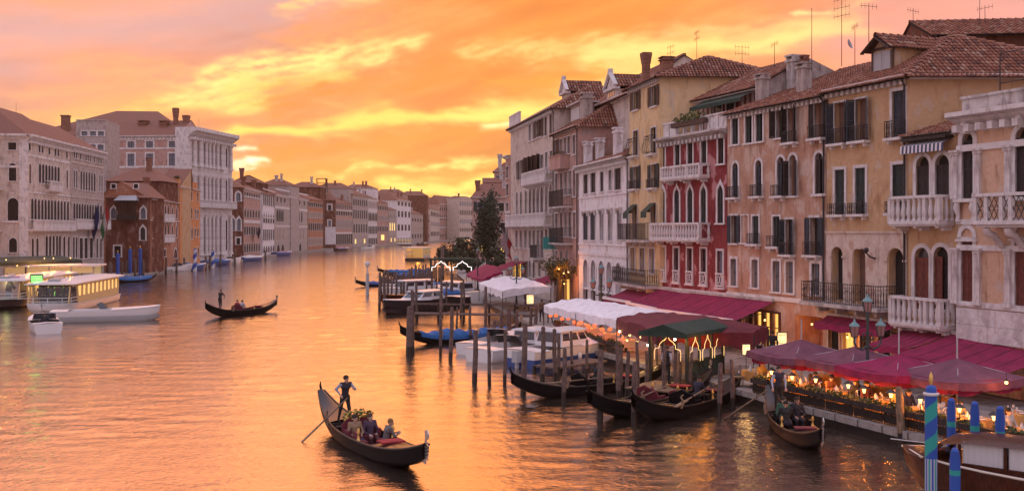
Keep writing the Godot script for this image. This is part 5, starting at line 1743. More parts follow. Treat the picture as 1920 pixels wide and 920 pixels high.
func vaporetto(label: String, stern: Vector3, bow: Vector3, o := {}) -> Node3D:
	var L := Vector2(bow.x - stern.x, bow.z - stern.z).length()
	var t := thing("water_bus", label, "water bus", Vector3((stern.x + bow.x) / 2, 0, (stern.z + bow.z) / 2), toward(stern, bow))
	var B := 4.2
	part("hull", hull_mesh(L, B, 0.75, o.get("hull", "white_paint"), 0.25, 0.82), t)
	part("deck", deck_mesh(L, B, 0.75, "grey_paint", 0.25, 0.82, 0.0, 1.0), t)
	var b := MB.new()
	var x1 := L * 0.40
	var x0 := -L * 0.46
	# side walls with openings: sill, posts and header
	for s in [-1, 1]:
		var z: float = s * B * 0.46
		b.box(Vector3(x0, 0.78, minf(z, z - s * 0.06)), Vector3(x1 - 2.4, 1.5, maxf(z, z - s * 0.06)))
		b.box(Vector3(x0, 2.45, minf(z, z - s * 0.06)), Vector3(x1 - 0.5, 2.66, maxf(z, z - s * 0.06)))
		b.bar(Vector3(x1 - 2.4, 0.8, z), Vector3(x1 - 1.9, 2.5, z), 0.12, 0.35, Vector3.RIGHT)
		b.bar(Vector3(x1 + 0.1, 0.8, z * 0.9), Vector3(x1 - 0.45, 2.5, z * 0.9), 0.1, 0.14, Vector3.RIGHT)
	part("cabin_wall", b.mesh(M["bus_lamplit_wall"]), t)
	var n := int((x1 - 2.4 - x0) / 1.5)
	for s in [-1, 1]:
		for i in n:
			var xa := x0 + (x1 - 2.4 - x0) * i / n
			b = MB.new()
			b.box(Vector3(xa, 1.502, s * B * 0.46 - 0.03), Vector3(xa + 0.45, 2.448, s * B * 0.46 + 0.03))
			part("window_post", b.mesh(M["bus_lamplit_wall"]), t)
			b = MB.new()
			b.box(Vector3(xa + 0.45, 1.502, s * B * 0.44 - 0.01), Vector3(xa + 1.5, 2.448, s * B * 0.44 + 0.01))
			part("lit_window_pane", b.mesh(M["cabin_light"]), t)
	b = MB.new()
	b.quad(Vector3(x1 - 0.2, 1.05, B * 0.4), Vector3(x1 - 0.2, 1.05, -B * 0.4), Vector3(x1 - 0.45, 2.45, -B * 0.4), Vector3(x1 - 0.45, 2.45, B * 0.4))
	b.quad(Vector3(x1 - 0.2, 1.05, -B * 0.4), Vector3(x1 - 1.9, 1.05, -B * 0.46), Vector3(x1 - 1.9, 2.45, -B * 0.46), Vector3(x1 - 0.45, 2.45, -B * 0.4)); b.quad(Vector3(x1 - 1.9, 1.05, B * 0.46), Vector3(x1 - 0.2, 1.05, B * 0.4), Vector3(x1 - 0.45, 2.45, B * 0.4), Vector3(x1 - 1.9, 2.45, B * 0.46))
	var gm := mat("pane_" + label.left(5), Color(0.3, 0.3, 0.3), 0.05)
	gm.transparency = BaseMaterial3D.TRANSPARENCY_ALPHA; gm.albedo_color.a = 0.15
	part("front_panes", b.mesh(gm), t)
	b = MB.new()
	b.box(Vector3(x1 - 3.0, 0.8, -B * 0.4), Vector3(x1 - 2.9, 2.5, B * 0.4))
	part("bulkhead", b.mesh(M["dark_wood"]), t)
	b = MB.new()
	for z in [-0.5, 0.3, 0.9]:
		b.box(Vector3(x1 - 2.88, 1.5, z), Vector3(x1 - 2.86, 2.3, z + 0.05))
	part("cabin_lamp_tubes", b.mesh(M["green_display"]), t)
	b = MB.new()
	var rows := []
	for i in 9:
		var z := (i / 8.0 - 0.5) * (B + 0.3)
		var c := 0.16 * (1.0 - pow(2 * z / (B + 0.3), 2))
		rows.append(PackedVector3Array([Vector3(x0 - 1.2, 2.662, z), Vector3(x0 - 1.2, 2.76 + c, z), Vector3(x1 * 0.6, 2.78 + c, z), Vector3(x1 + 0.2 - 0.4 * pow(2 * z / B, 2), 2.72 + c * 0.7, z), Vector3(x1 + 0.2 - 0.4 * pow(2 * z / B, 2), 2.662, z)]))
	b.skin(rows)
	for r in [rows[0], rows[8]]: b.poly([r[0], r[1], r[2], r[3], r[4]])
	part("roof", b.mesh(M["white_paint"]), t)
	b = MB.new()
	for y in [1.15, 1.45]:
		b.tube([Vector3(x1 - 1.9, y, B * 0.47), Vector3(x1 - 0.2, y, B * 0.45), Vector3(x1 + 0.35, y, B * 0.3), Vector3(x1 + 0.35, y, -B * 0.3), Vector3(x1 - 0.2, y, -B * 0.45), Vector3(x1 - 1.9, y, -B * 0.47)], [0.03], 5)
	for p in [Vector2(0.35, 0.3), Vector2(0.35, 0), Vector2(0.35, -0.3), Vector2(-0.2, 0.45), Vector2(-0.2, -0.45)]:
		b.tube([Vector3(x1 + p.x, 0.95, p.y * B), Vector3(x1 + p.x, 1.46, p.y * B)], [0.025], 5)
	part("bow_railing", b.mesh(M["white_paint"]), t)
	b = MB.new()
	b.tube([Vector3(x1 - 4, 2.95, 0.8), Vector3(x1 - 7, 2.95, 0.8)], [0.2, 0.2], 8)
	b.box(Vector3(x1 - 2, 2.9, -0.5), Vector3(x1 - 1.4, 3.1, 0.5))
	part("roof_gear", b.mesh(M["grey_paint"]), t)
	b = MB.new()
	b.ball(Vector3(x0 + 2.0, 1.3, B * 0.5), 0.11)
	part("stern_lamp", b.mesh(M["bulb_white"]), t)
	lamp(t, Vector3(x0 + 4, 2.3, 0), 3.0, Color(1.0, 0.62, 0.22), 0.3)
	lamp(t, Vector3(x1 - 2.0, 2.3, 0), 0.3, Color(0.9, 0.95, 0.6), 0.2)
	return t

# ---------------------------------------------------------------- people: one surface meshed from tapered bones
# bones: [a, b, radius at a, radius at b, colour number]
func nets(bones: Array, cell: float, k: float) -> Array:
	var lo := Vector3.ONE * 1e9
	var hi := -lo
	for b in bones:
		var r: float = maxf(b[2], b[3]) + cell * 2
		lo = lo.min(b[0] - Vector3.ONE * r).min(b[1] - Vector3.ONE * r)
		hi = hi.max(b[0] + Vector3.ONE * r).max(b[1] + Vector3.ONE * r)
	var nx := int((hi.x - lo.x) / cell) + 2
	var ny := int((hi.y - lo.y) / cell) + 2
	var nz := int((hi.z - lo.z) / cell) + 2
	var f := PackedFloat32Array(); f.resize(nx * ny * nz); f.fill(1.0)
	var near := PackedFloat32Array(); near.resize(nx * ny * nz); near.fill(1e9)
	var own := PackedByteArray(); own.resize(nx * ny * nz)
	for b in bones:
		var a: Vector3 = b[0]
		var ab: Vector3 = b[1] - a
		var l2 := maxf(ab.length_squared(), 1e-9)
		var ra: float = b[2]
		var rb: float = b[3]
		var m := maxf(ra, rb) + k + cell * 1.6
		var p0 := ((a.min(b[1]) - Vector3.ONE * m - lo) / cell).floor().max(Vector3.ZERO)
		var p1 := ((a.max(b[1]) + Vector3.ONE * m - lo) / cell).ceil().min(Vector3(nx - 1, ny - 1, nz - 1))
		for z in range(int(p0.z), int(p1.z) + 1):
			for y in range(int(p0.y), int(p1.y) + 1):
				var i := (z * ny + y) * nx + int(p0.x)
				for x in range(int(p0.x), int(p1.x) + 1):
					var p := lo + Vector3(x, y, z) * cell - a
					var t := clampf(p.dot(ab) / l2, 0.0, 1.0)
					var d := (p - ab * t).length() - lerpf(ra, rb, t)
					if d < near[i]:
						near[i] = d; own[i] = b[4]
					var h := maxf(k - absf(f[i] - d), 0.0)
					f[i] = minf(f[i], d) - h * h / (4.0 * k)
					i += 1
	var vid := PackedInt32Array(); vid.resize(nx * ny * nz); vid.fill(-1)
	var vs := PackedVector3Array(); var ns := PackedVector3Array(); var cs := PackedByteArray(); var ix := PackedInt32Array()
	var st := [1, nx, nx * ny]
	var off := [0, 1, nx, nx + 1, nx * ny, nx * ny + 1, nx * ny + nx, nx * ny + nx + 1]
	var E := [[0, 1], [2, 3], [4, 5], [6, 7], [0, 2], [1, 3], [4, 6], [5, 7], [0, 4], [1, 5], [2, 6], [3, 7]]
	var C := [Vector3(0, 0, 0), Vector3(1, 0, 0), Vector3(0, 1, 0), Vector3(1, 1, 0), Vector3(0, 0, 1), Vector3(1, 0, 1), Vector3(0, 1, 1), Vector3(1, 1, 1)]
	for z in nz - 1:
		for y in ny - 1:
			for x in nx - 1:
				var i := (z * ny + y) * nx + x
				if f[i] > cell * 2.0: continue
				var mask := 0
				for c in 8:
					if f[i + off[c]] < 0: mask |= 1 << c
				if mask == 0 or mask == 255: continue
				var sum := Vector3.ZERO
				var cnt := 0
				for e in E:
					var u: float = f[i + off[e[0]]]
					var w: float = f[i + off[e[1]]]
					if (u < 0) != (w < 0):
						sum += (C[e[0]] as Vector3).lerp(C[e[1]], u / (u - w)); cnt += 1
				vid[i] = vs.size()
				vs.append(lo + (Vector3(x, y, z) + sum / cnt) * cell)
				ns.append(Vector3(f[i + 1] - f[i] + f[i + off[7]] - f[i + off[6]], f[i + off[2]] - f[i] + f[i + off[7]] - f[i + off[5]], f[i + off[4]] - f[i] + f[i + off[7]] - f[i + off[3]]).normalized())
				cs.append(own[i])
	for z in range(1, nz - 1):
		for y in range(1, ny - 1):
			for x in range(1, nx - 1):
				var i := (z * ny + y) * nx + x
				if absf(f[i]) > cell * 1.8: continue
				for ax in 3:
					if (f[i] < 0) == (f[i + st[ax]] < 0): continue
					var s1: int = st[(ax + 1) % 3]
					var s2: int = st[(ax + 2) % 3]
					var q := [vid[i - s1 - s2], vid[i - s2], vid[i], vid[i - s1]]
					if q.min() < 0: continue
					if f[i] < 0: q.reverse()
					ix.append_array(PackedInt32Array([q[0], q[1], q[2], q[0], q[2], q[3]]))
	return [vs, ns, cs, ix]
func paint(n: Array, tones: Array) -> MB:
	var b := MB.new()
	b.v = n[0].duplicate(); b.n = n[1].duplicate(); b.ix = n[3].duplicate()
	for k in n[2]: b.c.append(tones[k])
	return b
var nets_cache := {}
func head_net() -> Array:      # chin to crown, face towards +z, origin at the base of the skull
	if not nets_cache.has("head"):
		var b := [[Vector3(0, 0.10, -0.015), Vector3(0, 0.125, -0.02), 0.086, 0.088, 0], [Vector3(0, 0.03, 0.045), Vector3(0, 0.08, 0.04), 0.045, 0.06, 0], [Vector3(0, 0.085, 0.092), Vector3(0, 0.055, 0.112), 0.009, 0.014, 0]]
		for e in [-1, 1]:
			b.append([Vector3(e * 0.03, 0.02, 0.06), Vector3(e * 0.05, 0.06, 0.02), 0.022, 0.03, 0])
			b.append([Vector3(e * 0.085, 0.06, -0.01), Vector3(e * 0.09, 0.10, -0.02), 0.012, 0.016, 0])
			b.append([Vector3(e * 0.034, 0.088, 0.083), Vector3(e * 0.034, 0.088, 0.086), 0.011, 0.010, 1])
			b.append([Vector3(e * 0.018, 0.107, 0.088), Vector3(e * 0.052, 0.106, 0.072), 0.008, 0.008, 2])
		b.append([Vector3(-0.02, 0.022, 0.092), Vector3(0.02, 0.022, 0.092), 0.008, 0.008, 3])
		nets_cache["head"] = nets(b, 0.011, 0.02)
	return nets_cache["head"]
func hand_net() -> Array:      # wrist at the origin, fingers towards -y, palm towards +z, curled as round a shaft
	if not nets_cache.has("hand"):
		var b := [[Vector3(0, 0, 0), Vector3(0, -0.085, 0), 0.024, 0.03, 0], [Vector3(-0.02, -0.04, 0), Vector3(-0.025, -0.085, 0), 0.02, 0.016, 0], [Vector3(0.02, -0.04, 0), Vector3(0.025, -0.085, 0), 0.02, 0.016, 0]]
		for i in 4:
			var x := -0.033 + i * 0.022
			var l := [0.036, 0.042, 0.045, 0.040][i] as float
			var a := Vector3(x, -0.09, 0.004)
			var c := a + Vector3(0, -l * 0.8, 0.018)
			var d := c + Vector3(0, -l * 0.2, 0.026)
			b.append([a, c, 0.0105, 0.0095, 0]); b.append([c, d, 0.0095, 0.009, 0]); b.append([d, d + Vector3(0, 0.020, 0.008), 0.009, 0.008, 0])
		b.append([Vector3(0.028, -0.03, 0.005), Vector3(0.05, -0.06, 0.025), 0.014, 0.011, 0]); b.append([Vector3(0.05, -0.06, 0.025), Vector3(0.042, -0.085, 0.042), 0.011, 0.009, 0])
		nets_cache["hand"] = nets(b, 0.0075, 0.006)
	return nets_cache["hand"]
# j: joints in metres, x to the person's left, y up, z forwards; tones: skin, top, legs, shoes, sleeve, hair
func person(label: String, pose: String, at: Vector3, turn: float, tones: Array, hat := "", group := "") -> Node3D:
	var t := thing("person", label, "person", at, turn, group)
	var key := pose + str(tones) + hat
	if not cache.has(key):
		var j: Dictionary = POSES[pose]
		if not nets_cache.has(pose):
			var hip: Vector3 = j.hip
			var ch: Vector3 = j.chest
			var up := (ch - hip).normalized()
			var b := [[hip + Vector3(-0.06, 0, 0), hip + Vector3(0.06, 0, 0), 0.125, 0.125, 2], [hip + up * 0.10, hip + up * 0.22, 0.125, 0.12, 1], [hip + up * 0.24, ch - up * 0.05, 0.125, 0.145, 1], [ch + Vector3(-0.07, 0, 0), ch + Vector3(0.07, 0, 0), 0.12, 0.12, 1], [ch + up * 0.08, j.head, 0.06, 0.052, 0]]
			for s in 2:
				var e := 1.0 if s == 0 else -1.0
				var sh: Vector3 = ch + up * 0.09 + Vector3(e * 0.175, 0, 0)
				b.append([ch + up * 0.07, sh, 0.08, 0.068, 1])
				b.append([sh, j.el[s], 0.062, 0.046, 4]); b.append([j.el[s], j.ha[s], 0.045, 0.030, 4])
				b.append([hip + Vector3(e * 0.09, -0.02, 0), j.kn[s], 0.095, 0.062, 2]); b.append([j.kn[s], j.fo[s] + Vector3(0, 0.08, 0), 0.062, 0.042, 2])
				b.append([j.fo[s] + Vector3(0, 0.05, -0.03), j.fo[s] + Vector3(0, 0.035, 0.15), 0.048, 0.038, 3])
			nets_cache[pose] = nets(b, 0.028, 0.04)
		var m := paint(nets_cache[pose], tones)
		var hb := Basis.from_euler(j.get("look", Vector3.ZERO))
		m.put(paint(head_net(), [tones[0], Color(0.03, 0.02, 0.02), tones[5], tones[0] * Color(0.7, 0.4, 0.4)]), Transform3D(hb, j.head))
		for s in 2:
			var d: Vector3 = (j.ha[s] - j.el[s]).normalized()
			var y := -d
			var x := y.cross(Vector3(0, 0.3, 1)).normalized()
			var hnd := Basis(x, y, x.cross(y))
			if s == 1: hnd = Basis(-x, y, -x.cross(y)).scaled(Vector3.ONE)
			m.put(paint(hand_net(), [tones[0]]), Transform3D(hnd, j.ha[s]))
		cache[key] = m.mesh(M["skin_and_clothes"])
		var h := MB.new()
		h.col = tones[5]
		if hat == "straw" or hat == "cap":
			h.col = Color(0.6, 0.45, 0.22) if hat == "straw" else Color(0.03, 0.03, 0.04)
			h.lathe([Vector2(0.18, 0.135), Vector2(0.18, 0.15), Vector2(0.1, 0.155), Vector2(0.095, 0.23), Vector2(0.001, 0.235)] if hat == "straw" else [Vector2(0.1, 0.13), Vector2(0.115, 0.19), Vector2(0.07, 0.23), Vector2(0.001, 0.235)], Vector3(0, 0, -0.015), 12)
		else:
			h.lathe([Vector2(0.098, 0.09), Vector2(0.104, 0.13), Vector2(0.092, 0.185), Vector2(0.055, 0.222), Vector2(0.001, 0.23)], Vector3(0, 0, -0.022), 12)
			if hat == "long":
				h.tube([Vector3(0, 0.13, -0.075), Vector3(0, 0.02, -0.09), Vector3(0, -0.12, -0.085)], [0.06, 0.075, 0.045], 8)
		var hm := MB.new()
		hm.put(h, Transform3D(hb, j.head))
		cache[key + "hair"] = hm.mesh(M["skin_and_clothes"])
	part("body", cache[key], t)
	part("hat" if hat in ["straw", "cap"] else "hair", cache[key + "hair"], t)
	return t
var POSES := {
	row = {hip = Vector3(0, 0.92, 0), chest = Vector3(0, 1.32, 0.08), head = Vector3(0, 1.50, 0.13), look = Vector3(0.1, 0.3, 0), el = [Vector3(0.30, 1.22, 0.24), Vector3(-0.38, 1.24, 0.12)], ha = [Vector3(0.16, 1.28, 0.46), Vector3(-0.26, 1.04, 0.26)], kn = [Vector3(0.13, 0.50, 0.10), Vector3(-0.16, 0.49, -0.02)], fo = [Vector3(0.14, 0.0, 0.12), Vector3(-0.2, 0.0, -0.14)]},
	stand = {hip = Vector3(0, 0.92, 0), chest = Vector3(0, 1.33, 0.02), head = Vector3(0, 1.51, 0.05), el = [Vector3(0.26, 1.12, 0.0), Vector3(-0.26, 1.12, 0.0)], ha = [Vector3(0.25, 0.88, 0.10), Vector3(-0.25, 0.88, 0.10)], kn = [Vector3(0.10, 0.50, 0.03), Vector3(-0.10, 0.50, 0.02)], fo = [Vector3(0.12, 0, 0.02), Vector3(-0.12, 0, 0)]},
	fold = {hip = Vector3(0, 0.92, 0), chest = Vector3(0, 1.33, 0.0), head = Vector3(0, 1.51, 0.03), look = Vector3(0.1, 0.4, 0), el = [Vector3(0.30, 1.12, 0.04), Vector3(-0.30, 1.12, 0.04)], ha = [Vector3(0.04, 1.10, 0.24), Vector3(-0.05, 1.16, 0.24)], kn = [Vector3(0.10, 0.50, 0.03), Vector3(-0.10, 0.50, 0.02)], fo = [Vector3(0.14, 0, 0.05), Vector3(-0.12, 0, -0.02)]},
	walk = {hip = Vector3(0, 0.91, 0), chest = Vector3(0, 1.32, 0.04), head = Vector3(0, 1.50, 0.08), el = [Vector3(0.25, 1.10, -0.12), Vector3(-0.25, 1.10, 0.10)], ha = [Vector3(0.24, 0.88, -0.10), Vector3(-0.22, 0.92, 0.26)], kn = [Vector3(0.09, 0.50, 0.16), Vector3(-0.09, 0.48, -0.06)], fo = [Vector3(0.09, 0.0, 0.26), Vector3(-0.09, 0.04, -0.34)]},
	sit = {hip = Vector3(0, 0.52, 0), chest = Vector3(0, 0.93, -0.04), head = Vector3(0, 1.11, 0.0), look = Vector3(0, 0.25, 0), el = [Vector3(0.27, 0.72, 0.05), Vector3(-0.27, 0.72, 0.05)], ha = [Vector3(0.12, 0.66, 0.30), Vector3(-0.14, 0.64, 0.30)], kn = [Vector3(0.12, 0.52, 0.44), Vector3(-0.12, 0.52, 0.44)], fo = [Vector3(0.12, 0.04, 0.42), Vector3(-0.12, 0.04, 0.40)]},
	lean = {hip = Vector3(0, 0.52, 0), chest = Vector3(0, 0.91, 0.10), head = Vector3(0, 1.08, 0.18), look = Vector3(0.2, -0.4, 0), el = [Vector3(0.28, 0.74, 0.24), Vector3(-0.28, 0.74, 0.24)], ha = [Vector3(0.14, 0.78, 0.46), Vector3(-0.10, 0.80, 0.46)], kn = [Vector3(0.12, 0.52, 0.44), Vector3(-0.12, 0.52, 0.44)], fo = [Vector3(0.12, 0.04, 0.42), Vector3(-0.12, 0.04, 0.40)]},
}
func clothes(skin: int, top: Color, legs: Color, sleeve = null, hair := Color(0.03, 0.02, 0.015)) -> Array:
	var s := [Color(0.55, 0.33, 0.24), Color(0.40, 0.23, 0.16), Color(0.62, 0.42, 0.33)]
	return [s[skin], top, legs, Color(0.02, 0.018, 0.018), sleeve if sleeve else top, hair]

# ---------------------------------------------------------------- things on the quays
func umbrella(label: String, at: Vector3, turn: float, half: float, top: float, eave: float, m: String, mast: float) -> void:
	var t := thing("market_umbrella", label, "umbrella", at, turn, "square umbrellas over the restaurant tables")
	var b := MB.new()
	var ap := Vector3(0, top, 0)
	var cor := [Vector3(-half, eave, half), Vector3(half, eave, half), Vector3(half, eave, -half), Vector3(-half, eave, -half)]
	for i in 4:
		var p: Vector3 = cor[i]
		var q: Vector3 = cor[(i + 1) % 4]
		var rows := []
		for k in 6:
			var row := PackedVector3Array()
			for e in 9:
				var v := ap.lerp(p.lerp(q, e / 8.0), 0.02 + k / 5.0 * 0.98)
				v.y -= 0.10 * sin(PI * e / 8.0) * k / 5.0 + 0.05 * sin(PI * k / 5.0)
				row.append(v)
			rows.append(row)
		b.skin(rows, false, false)
		var val := []
		for dr in 2:
			var row := PackedVector3Array()
			for e in 17:
				var v := p.lerp(q, e / 16.0)
				v.y -= 0.10 * sin(PI * e / 16.0) + dr * (0.24 + 0.05 * absf(sin(e * 1.3)))
				row.append(v + (v - ap) * Vector3(1, 0, 1) * dr * 0.015)
			val.append(row)
		b.skin(val, false, false)
	part("canopy", b.mesh(M[m]), t)
	b = MB.new()
	for i in 4:
		var p: Vector3 = cor[i] * Vector3(0.9, 1, 0.9)
		var q: Vector3 = cor[(i + 1) % 4] * Vector3(0.9, 1, 0.9)
		var val := []
		for dr in 2:
			var row := PackedVector3Array()
			for e in 13:
				row.append(p.lerp(q, e / 12.0) - Vector3(0, 0.02 + dr * (0.46 + 0.06 * sin(e * 0.9)), 0) + Vector3(0, 0, 0.05 * sin(e * 2.1)) * dr)
			val.append(row)
		b.skin(val, false, false)
	part("inner_curtain", b.mesh(M["crimson"]), t)
	b = MB.new()
	b.tube([Vector3(0, 0.0, 0), Vector3(0, top + mast, 0)], [0.035, 0.028], 8)
	for c in cor:
		b.tube([ap - Vector3(0, 0.06, 0), c - Vector3(0, 0.05, 0)], [0.016], 4)
	part("mast", b.mesh(M["grey_paint"]), t)
# cloth between a front and a back line of points, with a valance along the front and both ends
func canopy(label: String, front: Array, back: Array, drop: float, m: String, kind := "restaurant_canopy", group := "") -> Node3D:
	var c: Vector3 = front[0]
	c.y = 0.55
	var t := thing(kind, label, "awning", c, 0.0, group)
	var F := []
	var B := []
	for i in front.size() - 1:
		var n := 8
		for k in n + (1 if i == front.size() - 2 else 0):
			F.append(front[i].lerp(front[i + 1], k / float(n)) - c); B.append(back[i].lerp(back[i + 1], k / float(n)) - c)
	var rows := []
	for k in 9:
		var row := PackedVector3Array()
		for i in F.size():
			var v: Vector3 = F[i].lerp(B[i], k / 8.0)
			v.y += 0.10 * sin(PI * k / 8.0) - 0.07 * absf(sin(PI * i / 4.0)) * (1.0 - k / 8.0) + 0.04 * sin(i * 2.7 + k * 1.9) + 0.03 * sin(i * 5.1 - k * 2.7)
			row.append(v)
		rows.append(row)
	var b := MB.new()
	b.skin(rows, false, false)
	part("cloth", b.mesh(M[m]), t)
	b = MB.new()
	var edge := [rows[0]]
	var ends := [PackedVector3Array(), PackedVector3Array()]
	for r in rows:
		ends[0].append(r[0]); ends[1].append(r[r.size() - 1])
	for e in [rows[0], ends[0], ends[1]]:
		var lowr := PackedVector3Array()
		for i in e.size():
			lowr.append(e[i] - Vector3(0, drop * (1.0 + 0.13 * sin(i * 1.7) + 0.1 * sin(i * 4.3)), 0) + Vector3(0.03 * sin(i * 2.3), 0, 0.03 * cos(i * 1.9)))
		b.skin([e, lowr], false, false)
	part("valance", b.mesh(M[m]), t)
	for i in range(0, F.size(), 8):
		for L in [F, B]:
			b = MB.new()
			var p: Vector3 = L[i]
			b.tube([Vector3(p.x, 0, p.z), p - Vector3(0, 0.1, 0)], [0.035], 6)
			part("post", b.mesh(M["iron"]), t)
	return t
# A, B on the house front (world), out is the reach
func awning(label: String, A: Vector3, B: Vector3, out: Vector3, drop: float, val: float, m := "crimson", trim := false) -> void:
	var t := thing("shop_awning", label, "awning", A, 0.0, "crimson awnings along the right hand house fronts")
	var d := B - A
	var rows := []
	for k in 5:
		var row := PackedVector3Array()
		for i in 13:
			row.append(d * (i / 12.0) + out * (k / 4.0) - Vector3(0, drop * k / 4.0 + 0.06 * sin(PI * k / 4.0) + 0.03 * absf(sin(PI * i / 3.0)) * k / 4.0, 0))
		rows.append(row)
	var b := MB.new()
	b.skin(rows, false, true)
	part("cloth", b.mesh(M[m]), t)
	b = MB.new()
	var low := PackedVector3Array()
	for i in 13:
		low.append(rows[4][i] - Vector3(0, val + 0.03 * sin(i * 1.6), 0) + out.normalized() * 0.04)
	b.skin([rows[4], low], false, false)
	part("valance", b.mesh(M[m]), t)
	if trim:
		b = MB.new()
		b.bar(rows[4][0] + out.normalized() * 0.05 + Vector3(0, 0.05, 0), rows[4][12] + out.normalized() * 0.05 + Vector3(0, 0.05, 0), 0.12, 0.17)
		part("front_rail", b.mesh(M["crimson_trim"]), t)
	b = MB.new()
	for e in [2, 4, 6, 8, 10]:
		for k in 4:
			b.bar(rows[k][e] + Vector3(0, 0.006, 0), rows[k + 1][e] + Vector3(0, 0.006, 0), 0.035, 0.012)
	part("seams", b.mesh(M["maroon"]), t).set_meta("kind", "stuff")
	b = MB.new()
	for e in [0, 12]:
		b.tube([rows[0][e] - Vector3(0, 0.5, 0), rows[4][e]], [0.025], 5)
	part("folding_arms", b.mesh(M["iron"]), t).set_meta("kind", "stuff")
	b = MB.new()
	b.bar(Vector3(0, 0.06, 0), d + Vector3(0, 0.06, 0), 0.2, 0.14)
	part("roller", b.mesh(M["dirty_stone"]), t)
func street_lamp(label: String, at: Vector3, hh: float, heads: int) -> void:
	var t := thing("street_lamp", label, "street lamp", at, 0.3, "triple headed lanterns on the right quay")
	var b := MB.new()
	b.lathe([Vector2(0.22, 0), Vector2(0.22, 0.3), Vector2(0.13, 0.45), Vector2(0.09, 0.9), Vector2(0.065, hh * 0.5), Vector2(0.055, hh - 0.7), Vector2(0.09, hh - 0.66), Vector2(0.04, hh - 0.6)], Vector3.ZERO, 10)
	for e in ([-1, 1] if heads == 3 else []):
		b.tube([Vector3(0, hh - 1.9, 0), Vector3(e * 0.25, hh - 2.05, 0), Vector3(e * 0.5, hh - 1.95, 0), Vector3(e * 0.62, hh - 1.75, 0), Vector3(e * 0.6, hh - 1.55, 0)], [0.05, 0.045, 0.04, 0.035, 0.03], 6)
		b.tube([Vector3(0, hh - 1.45, 0), Vector3(e * 0.18, hh - 1.4, 0), Vector3(e * 0.25, hh - 1.6, 0), Vector3(e * 0.12, hh - 1.75, 0)], [0.03], 5)
	part("post", b.mesh(M["lamp_green"]), t)
	for p in ([Vector3(0, hh - 0.6, 0), Vector3(-0.6, hh - 1.55, 0), Vector3(0.6, hh - 1.55, 0)] if heads == 3 else [Vector3(0, hh - 0.6, 0)]):
		var q := MB.new()
		q.lathe([Vector2(0.13, 0.02), Vector2(0.2, 0.42)], Vector3.ZERO, 6)
		var l := part("lantern_glass", q.mesh(M["rose_glass"]), t, p)
		q = MB.new()
		q.lathe([Vector2(0.22, 0.42), Vector2(0.2, 0.48), Vector2(0.1, 0.56), Vector2(0.05, 0.6), Vector2(0.03, 0.7), Vector2(0.001, 0.72)], Vector3.ZERO, 6)
		part("lantern_cap", q.mesh(M["verdigris"]), l)
		q = MB.new()
		for k in 6:
			var d := Vector3(cos(TAU * k / 6), 0, sin(TAU * k / 6))
			q.tube([d * 0.135, d * 0.205 + Vector3(0, 0.42, 0)], [0.012], 4)
		q.lathe([Vector2(0.03, -0.05), Vector2(0.14, 0.02), Vector2(0.001, 0.02)], Vector3.ZERO, 6)
		part("lantern_frame", q.mesh(M["lamp_green"]), l)
var lantern_m := {}
# a small lit fitting with its light; style: post, hang, bulb, paper
func lantern(label: String, at: Vector3, style: String, m: String, energy: float, col: Color, group := "", foot := 0.55) -> void:
	var t := thing("lantern" if style != "bulb" else "light_bulb", label, "lantern" if style != "bulb" else "light bulb", at, 0.0, group)
	var key := style + m
	if not lantern_m.has(key):
		var b := MB.new()
		if style == "paper": b.ball(Vector3.ZERO, 0.135, 1.0, 0.85)
		elif style == "bulb": b.ball(Vector3.ZERO, 0.06)
		else: b.lathe([Vector2(0.04, -0.1), Vector2(0.078, 0.07), Vector2(0.001, 0.07)], Vector3.ZERO, 6)
		lantern_m[key] = b.mesh(M[m])
		b = MB.new()
		if style == "post":
			b.tube([Vector3(0, foot - at.y, 0), Vector3(0, -0.11, 0)], [0.03, 0.02], 6)
			b.lathe([Vector2(0.2, 0.07), Vector2(0.11, 0.14), Vector2(0.02, 0.2)], Vector3.ZERO, 8)
		else:
			b.tube([Vector3(0, 0.08, 0), Vector3(0, 0.35, 0)], [0.012], 4)
			if style == "bulb": b.lathe([Vector2(0.05, 0.06), Vector2(0.04, 0.13)], Vector3.ZERO, 7)
		lantern_m[key + "x"] = b.mesh(M["iron"])
	part("lamp_glass", lantern_m[key], t)
	part("stem", lantern_m[key + "x"], t)
	if energy > 0: lamp(t, Vector3(0, -0.02, 0), energy, col, 0.06)
